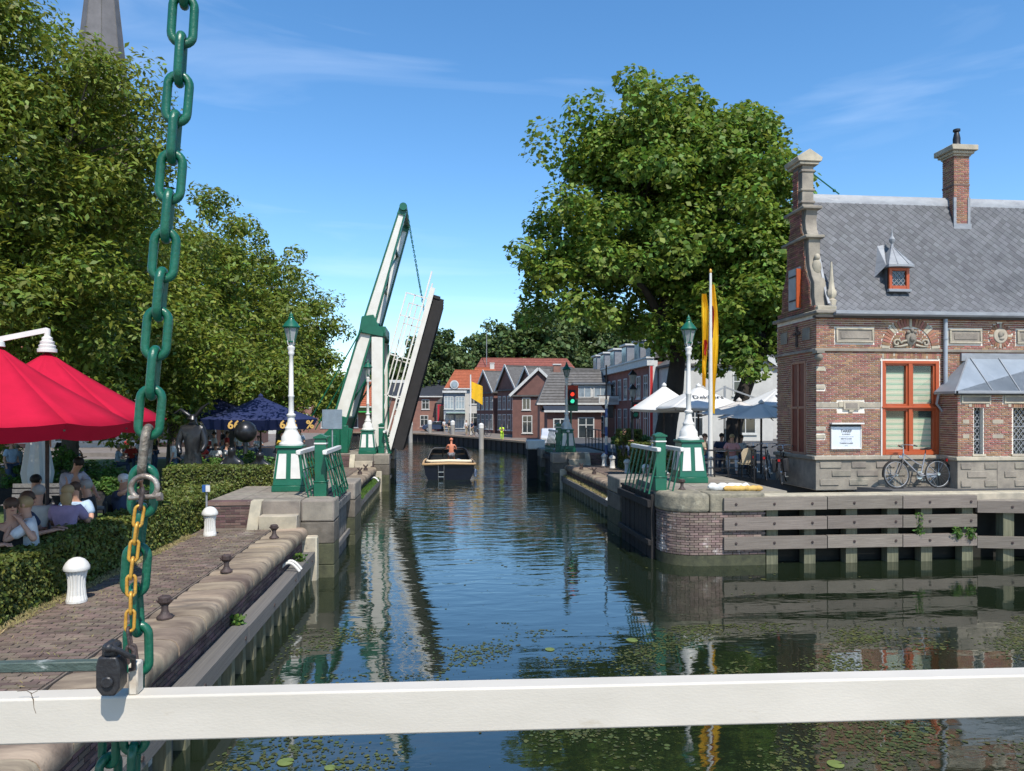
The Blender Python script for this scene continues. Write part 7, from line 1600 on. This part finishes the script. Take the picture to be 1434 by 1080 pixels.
fig('seated_figure', -.45, .95); fig('seated_figure', .45, .85, fl=.5); fig('seated_figure', 1.25, .62)
MB().sph((-.05, .1, 2.02), (.36, .36, .36), 20, 14).cyl((-.05, .05, 1.3), (-.05, .08, 1.75), .07, n=8).build('sphere', BRONZE, t, local=True, smooth=60)
MB().beam((-1.4, -.4, .15), (-.6, -.55, .75), .5, .16).build('slab', BRONZE, t, local=True, bevel=.04, segs=2); MB().box(-1.6, 1.8, -.8, .5, 0, .10).build('plinth', STONEG, t, local=True, bevel=.02)
# ---------------------------------------------------------------- the bridge rail in front of the camera
def YR0(x): return 1.3775 + (x - .16) * math.tan(math.atan2(1.345 - 1.41, 1.93)) - .005
br = thing('bridge_rail', (0, 1.38, 3.25), 'broad white painted steel rail across the foreground', 'railing'); a = math.atan2(1.345 - 1.41, 1.93); M = Matrix.Rotation(a, 3, 'Z'); c = Vector((.16, 1.3775, 3.294))
MB().cbox(c + M @ Vector((0, .022, 0)), (6.4, .046, .083), M).build('rail', RAILW, br, bevel=.004, segs=2)
for x_ in (-3.0, 3.3): MB().box(x_ - .03, x_ + .03, YR0(x_) + .0, YR0(x_) + .05, 2.25, 3.25).build('post', RAILW, br)
MB().box(-4.2, 8.0, -3.0, 1.5, 1.95, 2.25).build('bridge_deck', TIMB, kind='structure', smooth=0)
def rp2(px, py, Y): return Q(px, py, Y)
def YR(x): return 1.3775 + (x - .16) * math.tan(a)
tx = Q(184, 950, 1.40).x; MB().box(tx - .0085, tx + .0085, YR(tx) + .004, YR(tx) + .032, 3.335, 3.393).build('tab', mat('scuffed_white', (.66, .63, .55), .6, (.4, .33, .25), 25, dirt=(.22, .13, .08), dscale=20, dthr=.62), br, bevel=.003)
b = thing('side_bar', (-1.0, 1.62, 3.3), 'weathered dark green bar at the left edge ending at the padlock', 'bar'); l0 = Q(-120, 936, 1.55); l1 = Q(150, 931, 1.50)
MB().beam(l0, l1, .02, .019).build('bar', mat('peeling_bar', (.07, .10, .085), .6, (.04, .06, .05), 12, .4, 60, dirt=(.55, .56, .53), dscale=18, dthr=.56, stretch=(.4, 1, 1)), b, bevel=.002)
CRK = mat('paint_crack', (.12, .09, .06), .9)
for pts in (((0, 984), (14, 983), (22, 987), (30, 983)), ((20, 986), (24, 996), (25, 1008), (28, 1016))):
    P = []
    for px, py in pts:
        q = Q(px, py, 1.355); q.y = YR(q.x) - .0012 + .0; P.append(q)
    MB().tube(P, [.0004 + .0007 * random.random() for _ in P], 4).build('paint_crack', CRK, br)
# chains
def linkpts(a_, c_, n=10):
    P = [];
    for k in range(n + 1): t_ = math.pi * k / n; P.append((c_ * math.cos(t_), 0, a_ + c_ * math.sin(t_)))
    for k in range(n + 1): t_ = math.pi + math.pi * k / n; P.append((c_ * math.cos(t_), 0, -a_ + c_ * math.sin(t_)))
    return P
def link_mesh(nm, a_, c_, r_, m, n=10, nt_=12):
    mb = MB().tube(linkpts(a_, c_, n), r_, nt_, closed=True); me = bpy.data.meshes.new(nm); me.from_pydata(mb.v, [], mb.f); me.materials.append(m); me.polygons.foreach_set('use_smooth', [True] * len(me.polygons)); return me
def lay_chain(path, pitch, me, parent, twist0, worn=None, start=0., jit=6, dtw=90, name='link', altmats=None):
    path = [Vector(p) for p in path]; d = start; out = []; seg = 0; acc = 0
    def at(s):
        for a_, b_ in zip(path[:-1], path[1:]):
            l = (b_ - a_).length
            if s <= l: return a_.lerp(b_, s / l), (b_ - a_).normalized()
            s -= l
        return None, None
    k = 0
    while True:
        p, dr = at(d)
        if p is None: break
        q = dr.to_track_quat('-Z', 'Y').to_matrix() ; rot = (q @ Matrix.Rotation(R(twist0 + dtw * k + random.uniform(-jit, jit)), 3, 'Z')).to_euler()
        o = inst(name, me if not (worn and k in worn) else worn[k], parent, p, rot); k += 1; d += pitch
    return k
TW0 = 7
LK = link_mesh('link', .0268, .0195, .0083, CHAINM); LKW = link_mesh('link', .0268, .0195, .0083, RUSTG)
ct = thing('lifting_chain', Q(196, 935, 1.5), 'heavy glossy green chain hanging in the foreground', 'chain')
CP = [Q(*p, 1.5) for p in ((269, -183), (262, -66), (251, 112), (241, 228), (231, 345), (220, 462), (210, 580), (203, 640), (199, 712), (193, 765), (189, 817), (193, 880), (194, 935), (190, 1000), (186, 1110))]
lay_chain(CP, .0768, LK, ct, TW0, worn={14: LKW}, start=.067, jit=5)
# loose second fall of the chain below the rail
ct2 = thing('chain_tail', Q(152, 1060, 1.52), 'dark green chain link hanging below the rail at the bottom left', 'chain'); lay_chain([Q(153, 1030, 1.52), Q(152, 1085, 1.52), Q(150, 1200, 1.52)], .0768, LK, ct2, 60, start=.01)
sk = thing('shackle', Q(202, 683, 1.47), 'worn steel shackle joining the green and yellow chains', 'shackle'); c = Q(202, 683, 1.46)
SHK = mat('worn_steel', (.42, .38, .33), .4, (.16, .11, .08), 30, .2, 120, metal=.6)
MB().tube([(c.x + .024 * math.cos(t_), c.y, c.z + .022 * math.sin(t_)) for t_ in np.linspace(R(-48), R(228), 18)], .0052, 10).build('bow', SHK, sk, smooth=60)
MB().cyl((c.x - .027, c.y - .002, c.z - .019), (c.x + .030, c.y - .002, c.z - .016), .0048, n=10).cyl((c.x + .024, c.y - .002, c.z - .018), (c.x + .033, c.y - .002, c.z - .0165), .0085, n=6).build('pin', SHK, sk)
yc = thing('security_chain', Q(182, 905, 1.44), 'yellow galvanised chain hanging from the shackle to the padlock', 'chain')
YL = link_mesh('link', .0125, .0072, .0031, GOLD, 8, 8); YD = link_mesh('link', .0125, .0072, .0031, IRON, 8, 8)
YP = [Q(*p, 1.44) for p in ((199, 690), (193, 730), (188, 765), (184, 800), (183, 850), (181, 890), (186, 925))]
lay_chain(YP, .0325, YL, yc, 20, worn={0: YD, 8: YD, 9: YD}, start=.012, jit=12)
pl = thing('padlock', Q(155, 972, 1.37), 'black heavy padlock resting on the white rail', 'padlock'); c = Q(155, 940, 1.362); PYv = 1.372
def pq(px, py, Y=1.372): return Q(px, py, Y)
P = [pq(*q) for q in ((142, 917), (168, 917), (172, 930), (172, 960), (165, 971), (147, 971), (139, 960), (139, 930))]
MB().prism([(p.x, p.z) for p in P], 'y', 1.357, 1.393).build('lock_body', PADL, pl, bevel=.003, segs=2)
P = [pq(*q) for q in ((145, 902), (152, 898), (162, 899), (166, 904), (166, 919), (145, 919))]; MB().prism([(p.x, p.z) for p in P], 'y', 1.362, 1.39).build('lock_head', PADL, pl, bevel=.004, segs=2)
p = pq(151, 955, 1.356); MB().lathe([(.010, 0), (.010, .004), (.008, .006)], (0, 0, 0), 14).build('rivet', PADL, pl, local=True).matrix_local = Matrix.Translation(p - pl.location) @ Matrix.Rotation(R(90), 4, 'X')
p0, p1, p2, p3 = pq(152, 907, 1.355), pq(165, 910, 1.357), pq(178, 918, 1.37), pq(187, 921, 1.39); MB().tube([p0, p1, p2, p3], [.0065, .0048, .0048, .0048], 12).sph(tuple(p0), (.0085, .0085, .0085), 12, 8).build('shackle_bar', PADL, pl, smooth=60)
MB().tube([pq(181, 906, 1.40), pq(187, 909, 1.40), pq(187, 938, 1.40), pq(181, 938, 1.40)], .0042, 8).build('hasp', IRON, pl, smooth=60)
# ---------------------------------------------------------------- floating leaves on the water
LIL = mat('floating_leaf', (.072, .080, .018), .5, (.042, .052, .014), .8, island=.45)
def floaters(n, reg, size, name, label, seed):
    r_ = np.random.default_rng(seed); x0, x1, y0, y1 = reg; m = n * 6; P = np.stack([x0 + (x1 - x0) * r_.random(m), y0 + (y1 - y0) * r_.random(m)], 1)
    f = np.sin(P[:,0]*1.9 + np.sin(P[:,1]*1.3) * 2) + np.sin(P[:,1]*2.7 + np.sin(P[:,0]*.9) * 2.2) + .7 * np.sin(P[:,0]*4.1 - P[:,1]*3.3) + r_.normal(size=m) * 1.1; P = P[np.argsort(-f)[:n]]
    k = 7; A = np.linspace(0, 2*np.pi, k, endpoint=False); s = size * (.35 + r_.random(n) ** 2.2 * 1.2); ph = r_.random(n) * 6.3; e = .5 + .5 * r_.random(n); V = np.empty((n, k, 3))
    ca, sa = np.cos(A[None] ), np.sin(A[None]); dx = ca * s[:, None]; dy = sa * (s * e)[:, None]; V[:, :, 0] = P[:, :1] + dx * np.cos(ph)[:, None] - dy * np.sin(ph)[:, None]; V[:, :, 1] = P[:, 1:2] + dx * np.sin(ph)[:, None] + dy * np.cos(ph)[:, None]; V[:, :, 2] = .005 + .003 * r_.random((n, 1))
    me = bpy.data.meshes.new(name); me.vertices.add(n * k); me.vertices.foreach_set('co', V.reshape(-1).astype(np.float32)); me.loops.add(n * k); me.loops.foreach_set('vertex_index', np.arange(n * k, dtype=np.int32)); me.polygons.add(n); me.polygons.foreach_set('loop_start', np.arange(0, n * k, k, dtype=np.int32)); me.update(calc_edges=True); me.materials.append(LIL)
    o = bpy.data.objects.new(name, me); COL.objects.link(o); tag(o, label, 'water plants', kind='stuff')
floaters(20000, (1.5, 13, 5.0, 13.0), .024, 'floating_leaves', 'yellow green leaves and weed floating on the water in the right foreground', 1)
floaters(5000, (-2.6, 1.4, 5.0, 13.5), .024, 'floating_leaves', 'yellow green leaves floating near the left quay wall', 2)
floaters(260, (-2.0, 10, 14, 34), .04, 'drifting_leaves', 'scattered small leaves drifting in the middle of the canal', 3)
LP = mat('lily_pad', (.16, .20, .05), .4, (.11, .15, .035), 5)
for i, (px, py, r_, lb) in enumerate(((400, 1068, .09, 'larger pale lily pad below the rail left of centre'), (462, 1076, .06, 'small lily pad at the bottom edge right of the larger one'), (885, 897, .10, 'lily pad above the rail under the tree reflection'), (1170, 1071, .09, 'lily pad at the bottom right below the rail'), (770, 910, .08, 'flat lily pad above the rail in the middle'))):
    g = G(px, py, 0); t = MB().prism([(g.x + r_ * math.cos(q), g.y + r_ * math.sin(q)) for q in np.linspace(.25, 6.05, 18)] + [(g.x + r_ * .1, g.y)], 'z', .006, .012).build('lily_pad', LP, label=lb, cat='lily pad', group='lily pads', smooth=0)
print('objects', len(bpy.data.objects), 'tris', sum(len(m.loops) - 2 * len(m.polygons) for m in bpy.data.meshes))
